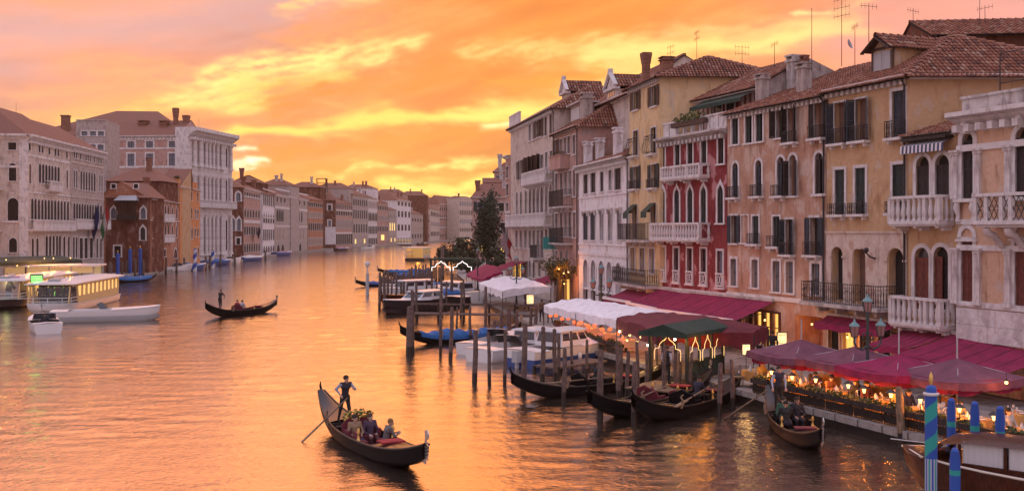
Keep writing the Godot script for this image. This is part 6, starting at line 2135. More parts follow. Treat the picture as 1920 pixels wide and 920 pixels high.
func table_set(label: String, at: Vector3, turn: float, cloth := "table_cloth") -> void:
	var t := thing("restaurant_table", label, "table", at, turn, "laid tables along the right quay")
	var b := MB.new()
	b.box(Vector3(-0.42, 0.71, -0.42), Vector3(0.42, 0.74, 0.42))
	part("table_top", b.mesh(M["plank"]), t)
	b = MB.new()
	var rows := []
	for e in [[0.001, 0.748], [0.45, 0.747], [0.47, 0.70], [0.50, 0.32]]:
		var row := PackedVector3Array()
		for i in 28:
			var a := -TAU * i / 28.0
			var s: float = 1.0 / maxf(absf(cos(a)), absf(sin(a)))
			row.append(Vector3(cos(a) * minf(s, 1.3) * e[0] * (1.0 + 0.05 * sin(i * 2.4) * (1.0 if e[1] < 0.5 else 0.0)), e[1], sin(a) * minf(s, 1.3) * e[0]))
		rows.append(row)
	b.skin(rows, true)
	part("tablecloth", b.mesh(M[cloth]), t)
	b = MB.new()
	for p in [Vector3(0.2, 0.75, 0.15), Vector3(-0.2, 0.75, -0.15)]:
		b.lathe([Vector2(0.03, 0), Vector2(0.008, 0.02), Vector2(0.008, 0.09), Vector2(0.04, 0.13), Vector2(0.035, 0.2)], p, 7)
		b.lathe([Vector2(0.001, 0.004), Vector2(0.12, 0.012), Vector2(0.13, 0.02)], p + Vector3(-0.18, 0, 0.08), 10)
		b.lathe([Vector2(0.09, 0.0), Vector2(0.06, 0.1), Vector2(0.001, 0.2)], p + Vector3(0.0, 0, -0.25), 4)
	part("place_settings", b.mesh(M["curtain_white"]), t).set_meta("kind", "stuff")
	b = MB.new()
	b.box(Vector3(-0.05, 0.02, -0.05), Vector3(0.05, 0.708, 0.05)); b.box(Vector3(-0.25, 0, -0.05), Vector3(0.25, 0.04, 0.05)); b.box(Vector3(-0.05, 0, -0.25), Vector3(0.05, 0.039, 0.25))
	part("leg", b.mesh(M["iron"]), t)
var chair0: Node3D
func chair(label: String, at: Vector3, turn: float, m := "dark_wood") -> void:
	if chair0 == null:
		chair0 = thing("cafe_chair", label, "chair", at, turn, "cafe chairs at the quay tables")
		var b := MB.new()
		b.box(Vector3(-0.21, 0.43, -0.21), Vector3(0.21, 0.47, 0.21))
		part("seat", b.mesh(M["plank"]), chair0)
		b = MB.new()
		b.tube([Vector3(-0.2, 0.44, -0.2), Vector3(-0.2, 0.9, -0.27), Vector3(0, 0.95, -0.28), Vector3(0.2, 0.9, -0.27), Vector3(0.2, 0.44, -0.2)], [0.018], 6)
		b.tube([Vector3(-0.2, 0.7, -0.24), Vector3(0.2, 0.7, -0.24)], [0.015], 5)
		part("backrest", b.mesh(M["steel"]), chair0)
		for e in [Vector2(-1, -1), Vector2(1, -1), Vector2(-1, 1), Vector2(1, 1)]:
			b = MB.new()
			b.tube([Vector3(e.x * 0.19, 0.44, e.y * 0.19), Vector3(e.x * 0.23, 0, e.y * 0.23)], [0.014], 5)
			part("leg", b.mesh(M["steel"]), chair0)
	else:
		dup(chair0, label, at, turn)
func planter(label: String, p: Vector3, q: Vector3, k: int) -> void:
	var t := thing("planter_rail", label, "planter", p, toward(p, q), "planters along the quay edge")
	var L := p.distance_to(q) - 0.06
	var b := MB.new()
	b.box(Vector3(0, 0.48, -0.14), Vector3(L, 0.68, 0.14))
	part("trough", b.mesh(M["dark_wood"]), t)
	b = MB.new()
	for i in int(L / 0.13) + 1:
		b.bar(Vector3(i * 0.13, 0.0, 0), Vector3(i * 0.13, 0.48, 0), 0.018, 0.018, Vector3.BACK)
	b.bar(Vector3(0, 0.06, 0), Vector3(L, 0.06, 0), 0.03, 0.03); b.bar(Vector3(0, 0.25, 0.02), Vector3(L, 0.25, 0.02), 0.02, 0.3, Vector3.UP)
	part("railing", b.mesh(M["wet_wood"]), t)
	part("plants", leaf_mesh(Vector3(L * 0.5, 0.13, 0.2), 130, 0.075, [Color(0.035, 0.05, 0.015), Color(0.06, 0.08, 0.025), Color(0.10, 0.10, 0.03)], k), t, Vector3(L * 0.5, 0.74, 0)).set_meta("kind", "stuff")
func pole(label: String, at: Vector3, top: float, r: float, lean: Vector2, m: String, group := "") -> void:
	var t := thing("mooring_pole", label, "mooring pole", at, rng.randf() * 3.0, group)
	var b := MB.new()
	var l := Vector3(lean.x, 0, lean.y).rotated(Vector3.UP, -t.rotation.y)
	var w := Vector3(rng.randf() - 0.5, 0, rng.randf() - 0.5) * 0.09
	b.tube([Vector3(0, 0.5, 0) + l * 0.5 / top, Vector3(0, top * 0.55, 0) + l * 0.55 + w, Vector3(0, top - 0.06, 0) + l, Vector3(0, top, 0) + l], [r * 1.02, r, r * 0.88, r * 0.5], 9)
	part("shaft", b.mesh(M[m]), t)
	b = MB.new()
	b.tube([Vector3(0, -1.5, 0) - l * 0.5, Vector3(0, 0.502, 0) + l * 0.5 / top], [r * 1.06, r * 1.04], 9)
	part("wet_foot", b.mesh(M["wet_wood"]), t)
const ORD := ["first", "second", "third", "fourth", "fifth", "sixth", "seventh", "eighth", "ninth", "tenth", "eleventh", "twelfth", "thirteenth", "fourteenth", "fifteenth", "sixteenth", "seventeenth", "eighteenth"]
func pole_row(where: String, m: String, l: Array) -> void:
	for i in l.size():
		var p: Array = l[i]
		var label := "%s %s mooring pole, %s from left of those %s" % ["tall" if p[2] > 3.2 else ("short" if p[2] < 2.0 else "medium"), "thick" if p[3] > 0.15 else ("slim" if p[3] < 0.09 else "plain"), ORD[i], where]
		pole(label, Vector3(p[0], 0, p[1]), p[2], p[3], Vector2(p[4] if p.size() > 4 else [0.05, -0.06, 0.02, 0.09][i % 4], 0), m, "wooden mooring poles")
func painted_pole(label: String, at: Vector3, top: float, r: float, style: String) -> void:
	var t := thing("painted_mooring_pole", label, "mooring pole", at)
	var b := MB.new()
	var c0 := Color(0.02, 0.09, 0.40)
	var c1 := Color(0.02, 0.34, 0.30) if style != "white" else Color(0.62, 0.62, 0.66)
	var n := 24
	var rows := 120 if style in ["big", "white"] else 40
	for i in rows:
		var y := -1.0 + (top + 1.0) * i / rows
		var dy := (top + 1.0) / rows
		for k in n:
			var a := TAU * k / n
			var e := TAU * (k + 1) / n
			var f := fposmod(y / (r * 5.2) + k / float(n), 1.0)
			var s := f < 0.5
			if style == "blue": s = false
			if style == "band": s = y > top * 0.62 and y < top * 0.62 + 0.16
			if style == "big" and y < top * 0.42: s = k % 4 == 0
			b.col = c1 if s else c0
			if style == "big" and y < top * 0.42: b.col = Color(0.42, 0.45, 0.56) if k % 2 else b.col
			var r0 := r * (1.0 if style != "band" or y < top * 0.85 else lerpf(1.0, 0.72, (y - top * 0.85) / (top * 0.15)))
			b.quad(Vector3(cos(e) * r0, y, sin(e) * r0), Vector3(cos(a) * r0, y, sin(a) * r0), Vector3(cos(a) * r0, y + dy, sin(a) * r0), Vector3(cos(e) * r0, y + dy, sin(e) * r0))
	b.col = c0
	b.lathe([Vector2(r * 0.72 if style == "band" else r, top), Vector2(r * 0.5, top + r * 0.5), Vector2(0.001, top + r * 0.6)] if style != "big" else [Vector2(r * 0.9, top), Vector2(r * 0.9, top + 0.14), Vector2(r * 0.7, top + 0.22), Vector2(0.001, top + 0.26)], Vector3.ZERO, 12)
	part("shaft", b.mesh(M["painted"]), t)
	if style == "big":
		b = MB.new()
		b.lathe([Vector2(r * 1.02, top - 0.04), Vector2(r * 1.28, top - 0.02), Vector2(r * 1.28, top + 0.03), Vector2(r * 0.95, top + 0.05)], Vector3.ZERO, 14)
		part("collar", b.mesh(M["stone"]), t)
	if style != "band":
		b = MB.new()
		b.lathe([Vector2(r * 0.3, top + 0.2), Vector2(r * 0.15, top + 0.26), Vector2(r * 0.38, top + 0.36), Vector2(r * 0.3, top + 0.5), Vector2(0.001, top + 0.62)], Vector3.ZERO, 9)
		part("gilded_finial", b.mesh(M["gold"]), t)
func tree(called: String, label: String, cat: String, at: Vector3, half: Vector3, y: float, count: int, size: float, tones: Array, clumps: int, sd: int) -> void:
	var t := thing(called, label, cat, at)
	var b := MB.new()
	b.tube([Vector3.ZERO, Vector3(0.1, y * 0.6, 0), Vector3(0, y + half.y * 0.7, 0)], [half.x * 0.12 + 0.06, half.x * 0.09 + 0.04, 0.03], 7)
	for i in 5:
		var d := Vector3(cos(i * 2.4), 0.8, sin(i * 2.4)) * half * 0.6
		b.tube([Vector3(0, y * 0.7, 0), Vector3(0, y, 0) + d * 0.5, Vector3(0, y, 0) + d], [0.08, 0.05, 0.02], 5)
	part("trunk", b.mesh(M["bark"]), t)
	part("crown", leaf_mesh(half, count, size, tones, sd, "leaf", clumps), t, Vector3(0, y, 0)).set_meta("kind", "stuff")
func flag(label: String, at: Vector3, tip: Vector3, cols: Array, drop: float) -> void:
	var t := thing("flag", label, "flag", at)
	var d := tip - at
	var b := MB.new()
	b.tube([Vector3.ZERO, d], [0.035, 0.025], 5)
	part("flag_pole", b.mesh(M["dark_wood"]), t)
	b = MB.new()
	for k in cols.size():
		b.col = cols[k]
		var rows := []
		for i in 5:
			var f := lerpf(0.35, 1.0, (k + i / 4.0) / cols.size())
			var row := PackedVector3Array()
			for e in 7:
				row.append(d * f + Vector3(0.12 * sin(e * 1.1 + f * 5.0), -drop * e / 6.0, 0.14 * cos(e * 1.4 + f * 4.0)))
			rows.append(row)
		b.skin(rows)
	part("cloth", b.mesh(M["painted"]), t)
func kiosk(at: Vector3, turn: float) -> void:
	var t := thing("gondola_kiosk", "small green pavilion outlined with glowing arches under a green cloth gable", "kiosk", at, turn)
	var L := 3.9
	var w := 0.95
	var b := MB.new()
	for x in [0.0, L / 3, L * 2 / 3, L]:
		for z in [-w, w]:
			b.box(Vector3(x - 0.06, 0, z - 0.06), Vector3(x + 0.06, 2.2, z + 0.06))
	b.box(Vector3(-0.05, 0.9, w - 0.04), Vector3(L + 0.05, 1.0, w + 0.1)); b.box(Vector3(-0.05, 2.1, w - 0.05), Vector3(L, 2.2, w + 0.05)); b.box(Vector3(-0.05, 2.1, -w - 0.05), Vector3(L, 2.2, -w + 0.05))
	part("frame", b.mesh(M["green_wood"]), t)
	for x in [0.0, L / 3, L * 2 / 3]:
		b = MB.new()
		b.box(Vector3(x + 0.08, 0.05, w - 0.03), Vector3(x + L / 3 - 0.08, 0.88, w + 0.02)); b.bar(Vector3(x + 0.1, 0.1, w + 0.03), Vector3(x + L / 3 - 0.1, 0.85, w + 0.03), 0.03, 0.05); b.bar(Vector3(x + L / 3 - 0.1, 0.1, w + 0.034), Vector3(x + 0.1, 0.85, w + 0.034), 0.03, 0.05)
		part("lower_panel", b.mesh(M["deep_green"]), t)
	b = MB.new()
	b.quad(Vector3(-0.5, 2.3, w + 0.25), Vector3(L + 0.3, 2.3, w + 0.25), Vector3(L + 0.3, 2.68, 0), Vector3(-0.5, 2.68, 0)); b.quad(Vector3(L + 0.3, 2.3, -w - 0.35), Vector3(-0.5, 2.3, -w - 0.35), Vector3(-0.5, 2.68, 0), Vector3(L + 0.3, 2.68, 0))
	b.quad(Vector3(-0.52, 2.12, w + 0.26), Vector3(L + 0.3, 2.12, w + 0.26), Vector3(L + 0.3, 2.3, w + 0.25), Vector3(-0.5, 2.3, w + 0.25))
	b.poly([Vector3(-0.52, 2.1, -w - 0.36), Vector3(-0.52, 2.1, w + 0.26), Vector3(-0.5, 2.3, w + 0.25), Vector3(-0.5, 2.68, 0), Vector3(-0.5, 2.3, -w - 0.35)])
	part("cloth_roof", b.mesh(M["deep_green"]), t)
	for s in 4:
		var path := []
		var e := 0.52
		for p in [Vector2(-e, 0), Vector2(-e * 1.02, 0.35), Vector2(-e * 0.95, 0.5), Vector2(-e * 0.62, 0.55), Vector2(-e * 0.6, 0.72), Vector2(-e * 0.4, 0.86), Vector2(-0.08, 0.95), Vector2(0, 1.18), Vector2(0.08, 0.95), Vector2(e * 0.4, 0.86), Vector2(e * 0.6, 0.72), Vector2(e * 0.62, 0.55), Vector2(e * 0.95, 0.5), Vector2(e * 1.02, 0.35), Vector2(e, 0)]:
			path.append(Vector3(p.x, p.y, 0) if s < 3 else Vector3(0, p.y, p.x * 1.3))
		b = MB.new()
		b.tube(path, [0.016], 5)
		part("rope_light", b.mesh(M["rope_light"]), t, Vector3(L / 6 + s * L / 3, 0.92, w + 0.11) if s < 3 else Vector3(-0.08, 1.0, 0))
	lamp(t, Vector3(L * 0.5, 1.9, 0), 1.2, Color(1.0, 0.62, 0.22), 0.2)
	lamp(t, Vector3(0.4, 1.6, w + 0.6), 0.4, Color(1.0, 0.62, 0.22), 0.2)
func aboard(g: Node3D, p: Vector3) -> Vector3:
	return g.transform * p
func build_boats() -> void:
	var g: Node3D
	g=gondola("black gondola with flowers and seated passengers being rowed towards the bridge in open water",V(-7.5,0,-40.6),V(-2.55,0,-31.3),{seat="maroon",rug="scarlet"})
	person("gondolier in dark waistcoat and striped shirt rowing the foreground gondola","row",aboard(g,V(-2.35,.55,0)),g.rotation.y + PI / 2,clothes(0,K(.03,.025,.04),K(.02,.02,.025),K(.30,.32,.40)),"")
	oar("long oar trailing in the water from the foreground gondolier's hands",V(-5.94,1.5,-37.6),V(-7.55,-.05,-36.99))
	person("passenger in tan coat on the foreground gondola's seat, nearer the camera","sit",aboard(g,V(-.42,-.2,.28)),g.rotation.y + PI / 2,clothes(0,K(.30,.20,.12),K(.05,.06,.12),null),"")
	person("passenger with long hair and scarf on the foreground gondola's seat, farther side","sit",aboard(g,V(-.42,-.2,-.28)),g.rotation.y + PI / 2,clothes(2,K(.08,.05,.08),K(.12,.05,.05),null,K(.09,.045,.025)),"long")
	person("passenger in grey sweater leaning on the foreground gondola side chair","lean",aboard(g,V(.75,-.2,-.4)),g.rotation.y + PI,clothes(0,K(.16,.14,.14),K(.05,.05,.08),null,K(.2,.12,.05)),"")
	tag(part("flower_garland",leaf_mesh(V(.25,.22,.65),200,.07,[K(.45,.30,.04),K(.10,.13,.04),K(.5,.38,.08)],4),self,aboard(g,V(-1.0,1.0,0)),g.rotation.y),"bunch of yellow flowers behind the foreground gondola seat","flowers").set_meta("kind","stuff")
	g=gondola("black gondola gliding in the middle of the canal with a pale sash over its side",V(-26.4,0,-89.3),V(-22.3,0,-98.6))
	person("standing gondolier silhouetted at the stern of the mid canal gondola","row",aboard(g,V(-3.3,.7,0)),g.rotation.y + PI / 2,clothes(1,K(.02,.02,.025),K(.02,.02,.02),null),"cap")
	person("passenger in pale jacket seated in the mid canal gondola","sit",aboard(g,V(-.42,.02,.28)),g.rotation.y + PI / 2,clothes(0,K(.45,.42,.48),K(.1,.1,.12),null),"")
	person("passenger in red coat seated in the mid canal gondola","sit",aboard(g,V(-.42,.02,-.28)),g.rotation.y + PI / 2,clothes(2,K(.30,.03,.04),K(.05,.05,.06),null),"")
	g=gondola("moored gondola under a bright blue cover beside the thick mooring pole",V(-7.4,0,-67.9),V(.7,0,-74.2),{cover="blue_cover"})
	g=gondola("moored black gondola lying between poles before the blue hulled boat, white oar aboard",V(-.1,0,-45.6),V(7.6,0,-51.2),{seat="black_paint"})
	oar("white bladed oar laid along the moored gondola before the blue hulled boat",aboard(g,V(1.2,.75,.3)),aboard(g,V(-3.4,.8,.5)))
	person("dark clothed figure bending in the moored gondola before the blue hulled boat","lean",aboard(g,V(.2,.1,0)),g.rotation.y + PI / 2,clothes(1,K(.02,.02,.025),K(.03,.03,.03),null),"")
	g=gondola("moored black gondola beside the kiosk platform, farther of the two crossing sterns",V(2.9,0,-40.1),V(9.3,0,-48.6),{seat="maroon"})
	oar("yellow oar leaning out of the gondola beside the kiosk platform",aboard(g,V(.5,.9,.3)),aboard(g,V(-3.4,.75,.75)))
	g=gondola("moored black gondola nearest the camera at the kiosk, curled stern towards the canal",V(4.55,0,-39.5),V(10.4,0,-47.3),{seat="black_paint",rug="maroon"})
	oar("oar laid across the gondola nearest the camera at the kiosk",aboard(g,V(1.5,.95,.2)),aboard(g,V(-3.0,.65,.75)))
	person("person in dark coat stooping in the gondola nearest the camera at the kiosk","lean",aboard(g,V(.6,.1,0)),g.rotation.y + PI / 2,clothes(1,K(.03,.03,.05),K(.03,.03,.03),null),"")
	g=gondola("gondola with carpeted seats leaving the restaurant quay, gondolier at its raised stern",V(10.5,0,-42.6),V(10.25,0,-34.2),{seat="black_paint",rug="maroon"})
	person("gondolier in pale blue shirt and dark waistcoat standing by the umbrellas","stand",aboard(g,V(-2.9,.58,0)),g.rotation.y + PI / 2,clothes(0,K(.03,.03,.05),K(.02,.02,.02),K(.45,.52,.68)),"")
	person("passenger with green scarf seated in the gondola by the umbrellas","sit",aboard(g,V(-.42,.02,.28)),g.rotation.y + PI / 2,clothes(2,K(.03,.10,.06),K(.03,.03,.04),null),"")
	person("passenger in black coat seated in the gondola by the umbrellas","sit",aboard(g,V(-.42,.02,-.28)),g.rotation.y + PI / 2,clothes(1,K(.02,.02,.03),K(.03,.03,.04),null),"")
	person("passenger leaning forward on a side chair in the gondola by the umbrellas","lean",aboard(g,V(.7,.02,.38)),g.rotation.y + -PI / 2,clothes(0,K(.02,.02,.02),K(.03,.03,.04),null),"")
	oar("oar trailing in the water behind the gondola by the umbrellas",aboard(g,V(-2.6,1.5,.55)),aboard(g,V(-4.0,-.05,2.3)))
	g=gondola("gondola under a blue cover moored by the left bank palaces",V(-58.5,0,-150),V(-54.9,0,-160.5),{cover="blue_cover"})
	g=gondola("covered gondola with dark prow raised at the outer end of the far moorings",V(-14.5,0,-146),V(-21.3,0,-141),{cover="navy_paint"})
	g=gondola("covered gondola, blue tarpaulin, at the moorings near the water bus stop",V(-13.5,0,-186),V(-23.5,0,-181),{cover="blue_cover"})
	g=gondola("covered gondola with bright blue sheet just before the water bus stop",V(-12.5,0,-172),V(-20.5,0,-167),{cover="blue_cover"})
	motorboat("white cabin boat with a blue lower hull and round stern moored behind the thin poles",V(.4,0,-57.4),V(5.3,0,-62.7),2.5,.95,"white_paint",{stripe="navy_paint",cabin=[-.16,.2,.85,3],full=.72,fender=[.0,.25],rise=.25,motor=1})
	motorboat("white motor boat with raked screen and yellow seats left of the blue hulled boat",V(-1.9,0,-59.6),V(2.8,0,-65.4),2.3,.75,"white_paint",{cabin=[.05,.34,.75,2],screen=-.12,inside="plank",full=.5})
	motorboat("small open white boat half hidden behind the white motor boats",V(-2.7,0,-63.2),V(1,0,-69.5),1.9,.7,"white_paint",{screen=.0})
	motorboat("sleek black hulled launch with white cabin and blue cockpit cover",V(-5.2,0,-105.5),V(-11.6,0,-94.2),2.6,1,"dark_hull",{cabin=[-.15,.2,.75,2],stripe="dark_hull",rake=1.2})
	motorboat("varnished wooden boat moored beyond the black launch",V(-5.4,0,-113),V(-13.2,0,-103.5),2.3,.9,"varnish",{deck="varnish",screen=.1,tarp="blue_cover",tarp_to=-.1})
	motorboat("white cabin cruiser between poles beyond the wooden boat",V(-6.2,0,-121),V(-14.2,0,-113),2.5,1.1,"white_paint",{cabin=[-.1,.3,.9,3]})
	motorboat("grey workboat with a blue tarpaulin farther along the moorings",V(-7,0,-130),V(-15.5,0,-124),2.3,.9,"grey_paint",{tarp="blue_cover",tarp_to=.3})
	motorboat("white boat with low cabin nearest the red awnings on the moorings",V(-3.4,0,-110),V(-8.5,0,-118.5),2.4,1.1,"white_paint",{cabin=[-.2,.25,.8,2],deck="cream_paint"})
	motorboat("long white launch passing in front of the moored water bus",V(-38.2,0,-86.2),V(-30,0,-88.6),2.5,.95,"white_paint",{screen=-.05,inside="cream_paint",full=.45,rise=.3,stripe="grey_paint"})
	g=motorboat("small white speedboat with wrap round screen heading towards the water buses",V(-34,0,-76.2),V(-37,0,-81.4),2.1,.75,"white_paint",{screen=-.02,inside="curtain_white",open=.5})
	person("driver in black hunched at the wheel of the small white speedboat","lean",aboard(g,V(-.7,.05,0)),g.rotation.y + PI / 2,clothes(1,K(.02,.02,.03),K(.02,.02,.03),null))
	motorboat("blue boat moored before the white stone palace",V(-67.57,0,-227.64),V(-64.07,0,-236.64),2.4,1,"navy_paint",{tarp="blue_cover",tarp_to=.3})
	motorboat("white boat moored before the quoined house",V(-68.38,0,-239.25),V(-64.88,0,-248.25),2.4,1,"white_paint",{screen=.1})
	motorboat("long blue boat with white cover off the narrow white house",V(-68.32,0,-261.41),V(-64.82,0,-270.41),2.4,1,"navy_paint",{tarp="curtain_white",tarp_to=.3})
	motorboat("white boat moored before the rust Gothic house",V(-65,0,-190.5),V(-61.5,0,-199.5),2.4,1,"white_paint",{screen=.1})
	motorboat("blue barge moored off the grey green palace",V(-73.5,0,-320.5),V(-70,0,-329.5),2.4,1,"navy_paint",{tarp="navy_paint",tarp_to=.3})
	motorboat("dark boat moored before the pale pink house",V(-68.17,0,-401.75),V(-64.67,0,-410.75),2.4,1,"dark_hull",{tarp="navy_paint",tarp_to=.3})
	motorboat("blue boat moored before the bright orange house",V(-63.97,0,-195.84),V(-60.47,0,-204.84),2.4,1,"navy_paint",{tarp="blue_cover",tarp_to=.3})
	motorboat("white boat moored before the lilac grey house",V(-62.86,0,-438.68),V(-59.36,0,-447.68),2.4,1,"white_paint",{screen=.1})
	motorboat("dark boat moored off the umber house",V(-52.5,0,-580.5),V(-49,0,-589.5),2.4,1,"dark_hull",{screen=.1})
	g=motorboat("small boat with a bright headlamp coming up the far canal",V(-26,0,-480),V(-24,0,-470),3.0,1.3,"grey_paint",{cabin=[-.2,.2,1.2,2]})
	lantern("dazzling white headlamp on the far approaching boat",V(-22.98,2.05,-462),"bulb","bulb_white",40.0,K(1,.85,.6))
	g=vaporetto("cream water bus with lit cabin and crowded bow behind the white launch",V(-44.6,0,-113),V(-41.9,0,-92.5))
	person("passenger in violet coat at the bow windows of the cream water bus, nearest its rail","stand",aboard(g,V(6.2,.8,-1.2)),g.rotation.y + PI / 2,clothes(0,K(.05,.04,.06),K(.03,.03,.04),null),"")
	person("passenger in wine red coat behind the bow panes of the cream water bus","stand",aboard(g,V(6.5,.8,-.2)),g.rotation.y + PI / 2,clothes(1,K(.12,.03,.04),K(.03,.03,.04),null),"")
	person("passenger in navy coat standing mid bow on the cream water bus","stand",aboard(g,V(6.1,.8,.7)),g.rotation.y + PI / 2,clothes(2,K(.03,.04,.08),K(.03,.03,.04),null),"")
	person("passenger in grey coat near the side window of the cream water bus","stand",aboard(g,V(6.6,.8,1.3)),g.rotation.y + PI / 2,clothes(0,K(.10,.09,.08),K(.03,.03,.04),null),"")
	person("passenger in black at the back of the cream water bus bow","stand",aboard(g,V(5.9,.8,-.7)),g.rotation.y + PI / 2,clothes(1,K(.02,.02,.02),K(.03,.03,.04),null),"")
	g=vaporetto("second water bus with dark hull and green destination display, farther back",V(-53,0,-121),V(-49.6,0,-99),{hull="dark_hull"})
	display_board(V(-44.85,3.08,-98))
	poster_wall(V(-50.6,0,-103.5))
	water_stop("floating water bus stop with white roof and yellow band behind the water buses",V(-56,0,-127),.18,10.5)
	water_stop("yellow banded floating water bus stop far along the right hand moorings",V(-24.2,0,-268),1.45,8.5)
	water_stop("small floating stop by the far left bank before the square white house",V(-58.5,0,-560),.2,8.0)
	water_taxi()
func build_quay() -> void:
	umbrella("plum square umbrella farthest from the camera, beside the kiosk",V(12.4,.55,-44.5),1.97,1.65,2.35,1.77,"faded_plum",.85)
	umbrella("second plum umbrella, overlapping the farthest one",V(13.95,.55,-42.2),1.97,1.65,2.3,1.77,"faded_plum",.7)
	umbrella("bright crimson umbrella between the plum ones",V(14.75,.55,-39.6),1.97,1.65,2.3,1.77,"crimson",1)
	umbrella("largest plum umbrella nearest the camera with scalloped edge",V(16.2,.55,-37.8),1.97,1.65,2.35,1.77,"faded_plum",.9)
	canopy("long white canopy hung with red lanterns along the quay edge",[V(2.2,2.4,-72),V(4,2.5,-65),V(5.9,2.55,-58.6)],[V(4.6,3,-70),V(6.7,3.05,-64),V(9,3,-57.5)],.45,"canvas")
	canopy("farther white canopy beside the lamp post and yellow sign",[V(-3.3,2.35,-104),V(-2,2.4,-96),V(-.8,2.5,-88)],[V(-.6,3.1,-103),V(1.2,3.2,-97),V(3.4,2.7,-91)],.6,"canvas")
	canopy("dark red canopy on the quay between the white canopy and the kiosk",[V(5.8,2.72,-57.6),V(7.15,2.7,-51.2),V(11.5,2.7,-49.4)],[V(8.4,3,-58),V(10.3,3.1,-54),V(12.5,2.85,-50.6)],.72,"maroon")
	canopy("faded crimson canopy at the far end of the quay by the cypress",[V(-5.6,2.3,-128),V(-4.2,2.3,-118),V(-3,2.4,-112)],[V(-3.2,3.5,-127),V(-2,3.6,-119),V(-1,3.2,-112)],.3,"crimson")
	awning("large crimson awning under the peach palace",V(19.68,2.95,-46.41),V(21.59,2.64,-41.3),V(-2.81,0,1.05),.75,.3,"crimson",false)
	awning("crimson awning under the two arch house",V(18.59,2.84,-49.32),V(19.62,2.96,-46.59),V(-2.06,0,.77),.6,.28,"crimson",false)
	awning("narrow crimson awning under the ochre house balcony",V(16.62,3.13,-54.6),V(18.49,3.12,-49.59),V(-.84,0,.32),.35,.3,"crimson",false)
	awning("broad crimson awning of the terracotta house reaching over the quay",V(11.3,3.51,-68.82),V(14.92,3.52,-59.15),V(-2.53,0,.94),1.05,.12,"crimson",true)
	awning("crimson awning with white rail under the red house",V(10.18,3.56,-71.82),V(11.66,3.43,-67.85),V(-2.34,0,.88),.95,.25,"crimson",true)
	awning("crimson awning with white rail under the narrow yellow house",V(8.72,3.21,-78.23),V(10.01,3.3,-71.76),V(-1.86,0,.37),.7,.3,"crimson",true)
	awning("small crimson awning of the grey house beside the lit tree",V(4.11,3.5,-101.27),V(5.32,3.45,-95.22),V(-2.35,0,.47),.75,.1,"crimson",false)
	awning("red awning at the foot of the tall pale palace by the flag",V(-.02,4.06,-121.95),V(1.6,4.23,-113.81),V(-2.94,0,.59),1,.1,"crimson",false)
	street_lamp("tall triple lantern street lamp standing among the plum umbrellas",V(13.9,.55,-40.6),4.4,3)
	street_lamp("triple lantern street lamp behind the long white canopy",V(6.1,.55,-71),4.65,3)
	street_lamp("triple lantern street lamp on the quay beside the farther white canopy",V(.4,.55,-93.5),4.7,3)
	street_lamp("single lantern street lamp by the cypress, farther than the others",V(-3.9,.55,-118),5.0,1)
	lantern("glowing lantern under the umbrellas, first from the kiosk end",V(10.92,1.6,-43.72),"post","lantern_light",.9,K(1.0,.58,.2),"lanterns over the restaurant tables")
	lantern("glowing lantern under the umbrellas, second from the kiosk end",V(11.45,1.56,-42.45),"post","lantern_light",.9,K(1.0,.58,.2),"lanterns over the restaurant tables")
	lantern("glowing lantern under the umbrellas, third from the kiosk end",V(12.02,1.64,-41.11),"post","lantern_light",.9,K(1.0,.58,.2),"lanterns over the restaurant tables")
	lantern("glowing lantern under the umbrellas, fourth from the kiosk end",V(12.75,1.67,-39.37),"post","lantern_light",.9,K(1.0,.58,.2),"lanterns over the restaurant tables")
	lantern("glowing lantern under the umbrellas, fifth from the kiosk end",V(13.08,1.62,-38.58),"post","lantern_light",.9,K(1.0,.58,.2),"lanterns over the restaurant tables")
	lantern("glowing lantern under the umbrellas, sixth from the kiosk end",V(13.61,1.65,-37.31),"post","lantern_light",.9,K(1.0,.58,.2),"lanterns over the restaurant tables")
	lantern("glowing lantern under the umbrellas, seventh from the kiosk end",V(14.16,1.66,-36.01),"post","lantern_light",.9,K(1.0,.58,.2),"lanterns over the restaurant tables")
	lantern("glowing lantern under the umbrellas, eighth from the kiosk end",V(14.83,1.62,-34.42),"post","lantern_light",.9,K(1.0,.58,.2),"lanterns over the restaurant tables")
	lantern("glowing lantern under the umbrellas, ninth from the kiosk end",V(15.37,1.59,-33.12),"post","lantern_light",.9,K(1.0,.58,.2),"lanterns over the restaurant tables")
	table_set("orange lit table under the umbrellas, first from the kiosk end",V(11.23,.55,-44.65),1.97)
	chair("cafe chair before the first table from the kiosk end",V(11.53,.55,-43.93),-2.74)
	chair("cafe chair beyond the first table from the kiosk end",V(10.92,.55,-45.37),.4)
	person("diner in yellow top seated beyond the first table from the kiosk end","sit",V(10.92,.53,-45.37),.4,clothes(0,K(.55,.42,.16),K(.05,.05,.06),null),"long")
	table_set("orange lit table under the umbrellas, second from the kiosk end",V(12.07,.55,-42.65),1.97)
	chair("cafe chair before the second table from the kiosk end",V(12.37,.55,-41.93),-2.74)
	person("diner in dark red top seated before the second table from the kiosk end","lean",V(12.37,.53,-41.93),-2.74,clothes(1,K(.10,.03,.04),K(.05,.05,.06),null))
	chair("cafe chair beyond the second table from the kiosk end",V(11.76,.55,-43.37),.4)
	person("diner in pale top seated beyond the second table from the kiosk end","sit",V(11.76,.53,-43.37),.4,clothes(1,K(.5,.45,.4),K(.05,.05,.06),null))
	table_set("orange lit table under the umbrellas, third from the kiosk end",V(12.91,.55,-40.65),1.97)
	chair("cafe chair before the third table from the kiosk end",V(13.21,.55,-39.93),-2.74)
	person("diner in black top seated before the third table from the kiosk end","sit",V(13.21,.53,-39.93),-2.74,clothes(2,K(.03,.03,.05),K(.05,.05,.06),null),"long")
	chair("cafe chair beyond the third table from the kiosk end",V(12.6,.55,-41.37),.4)
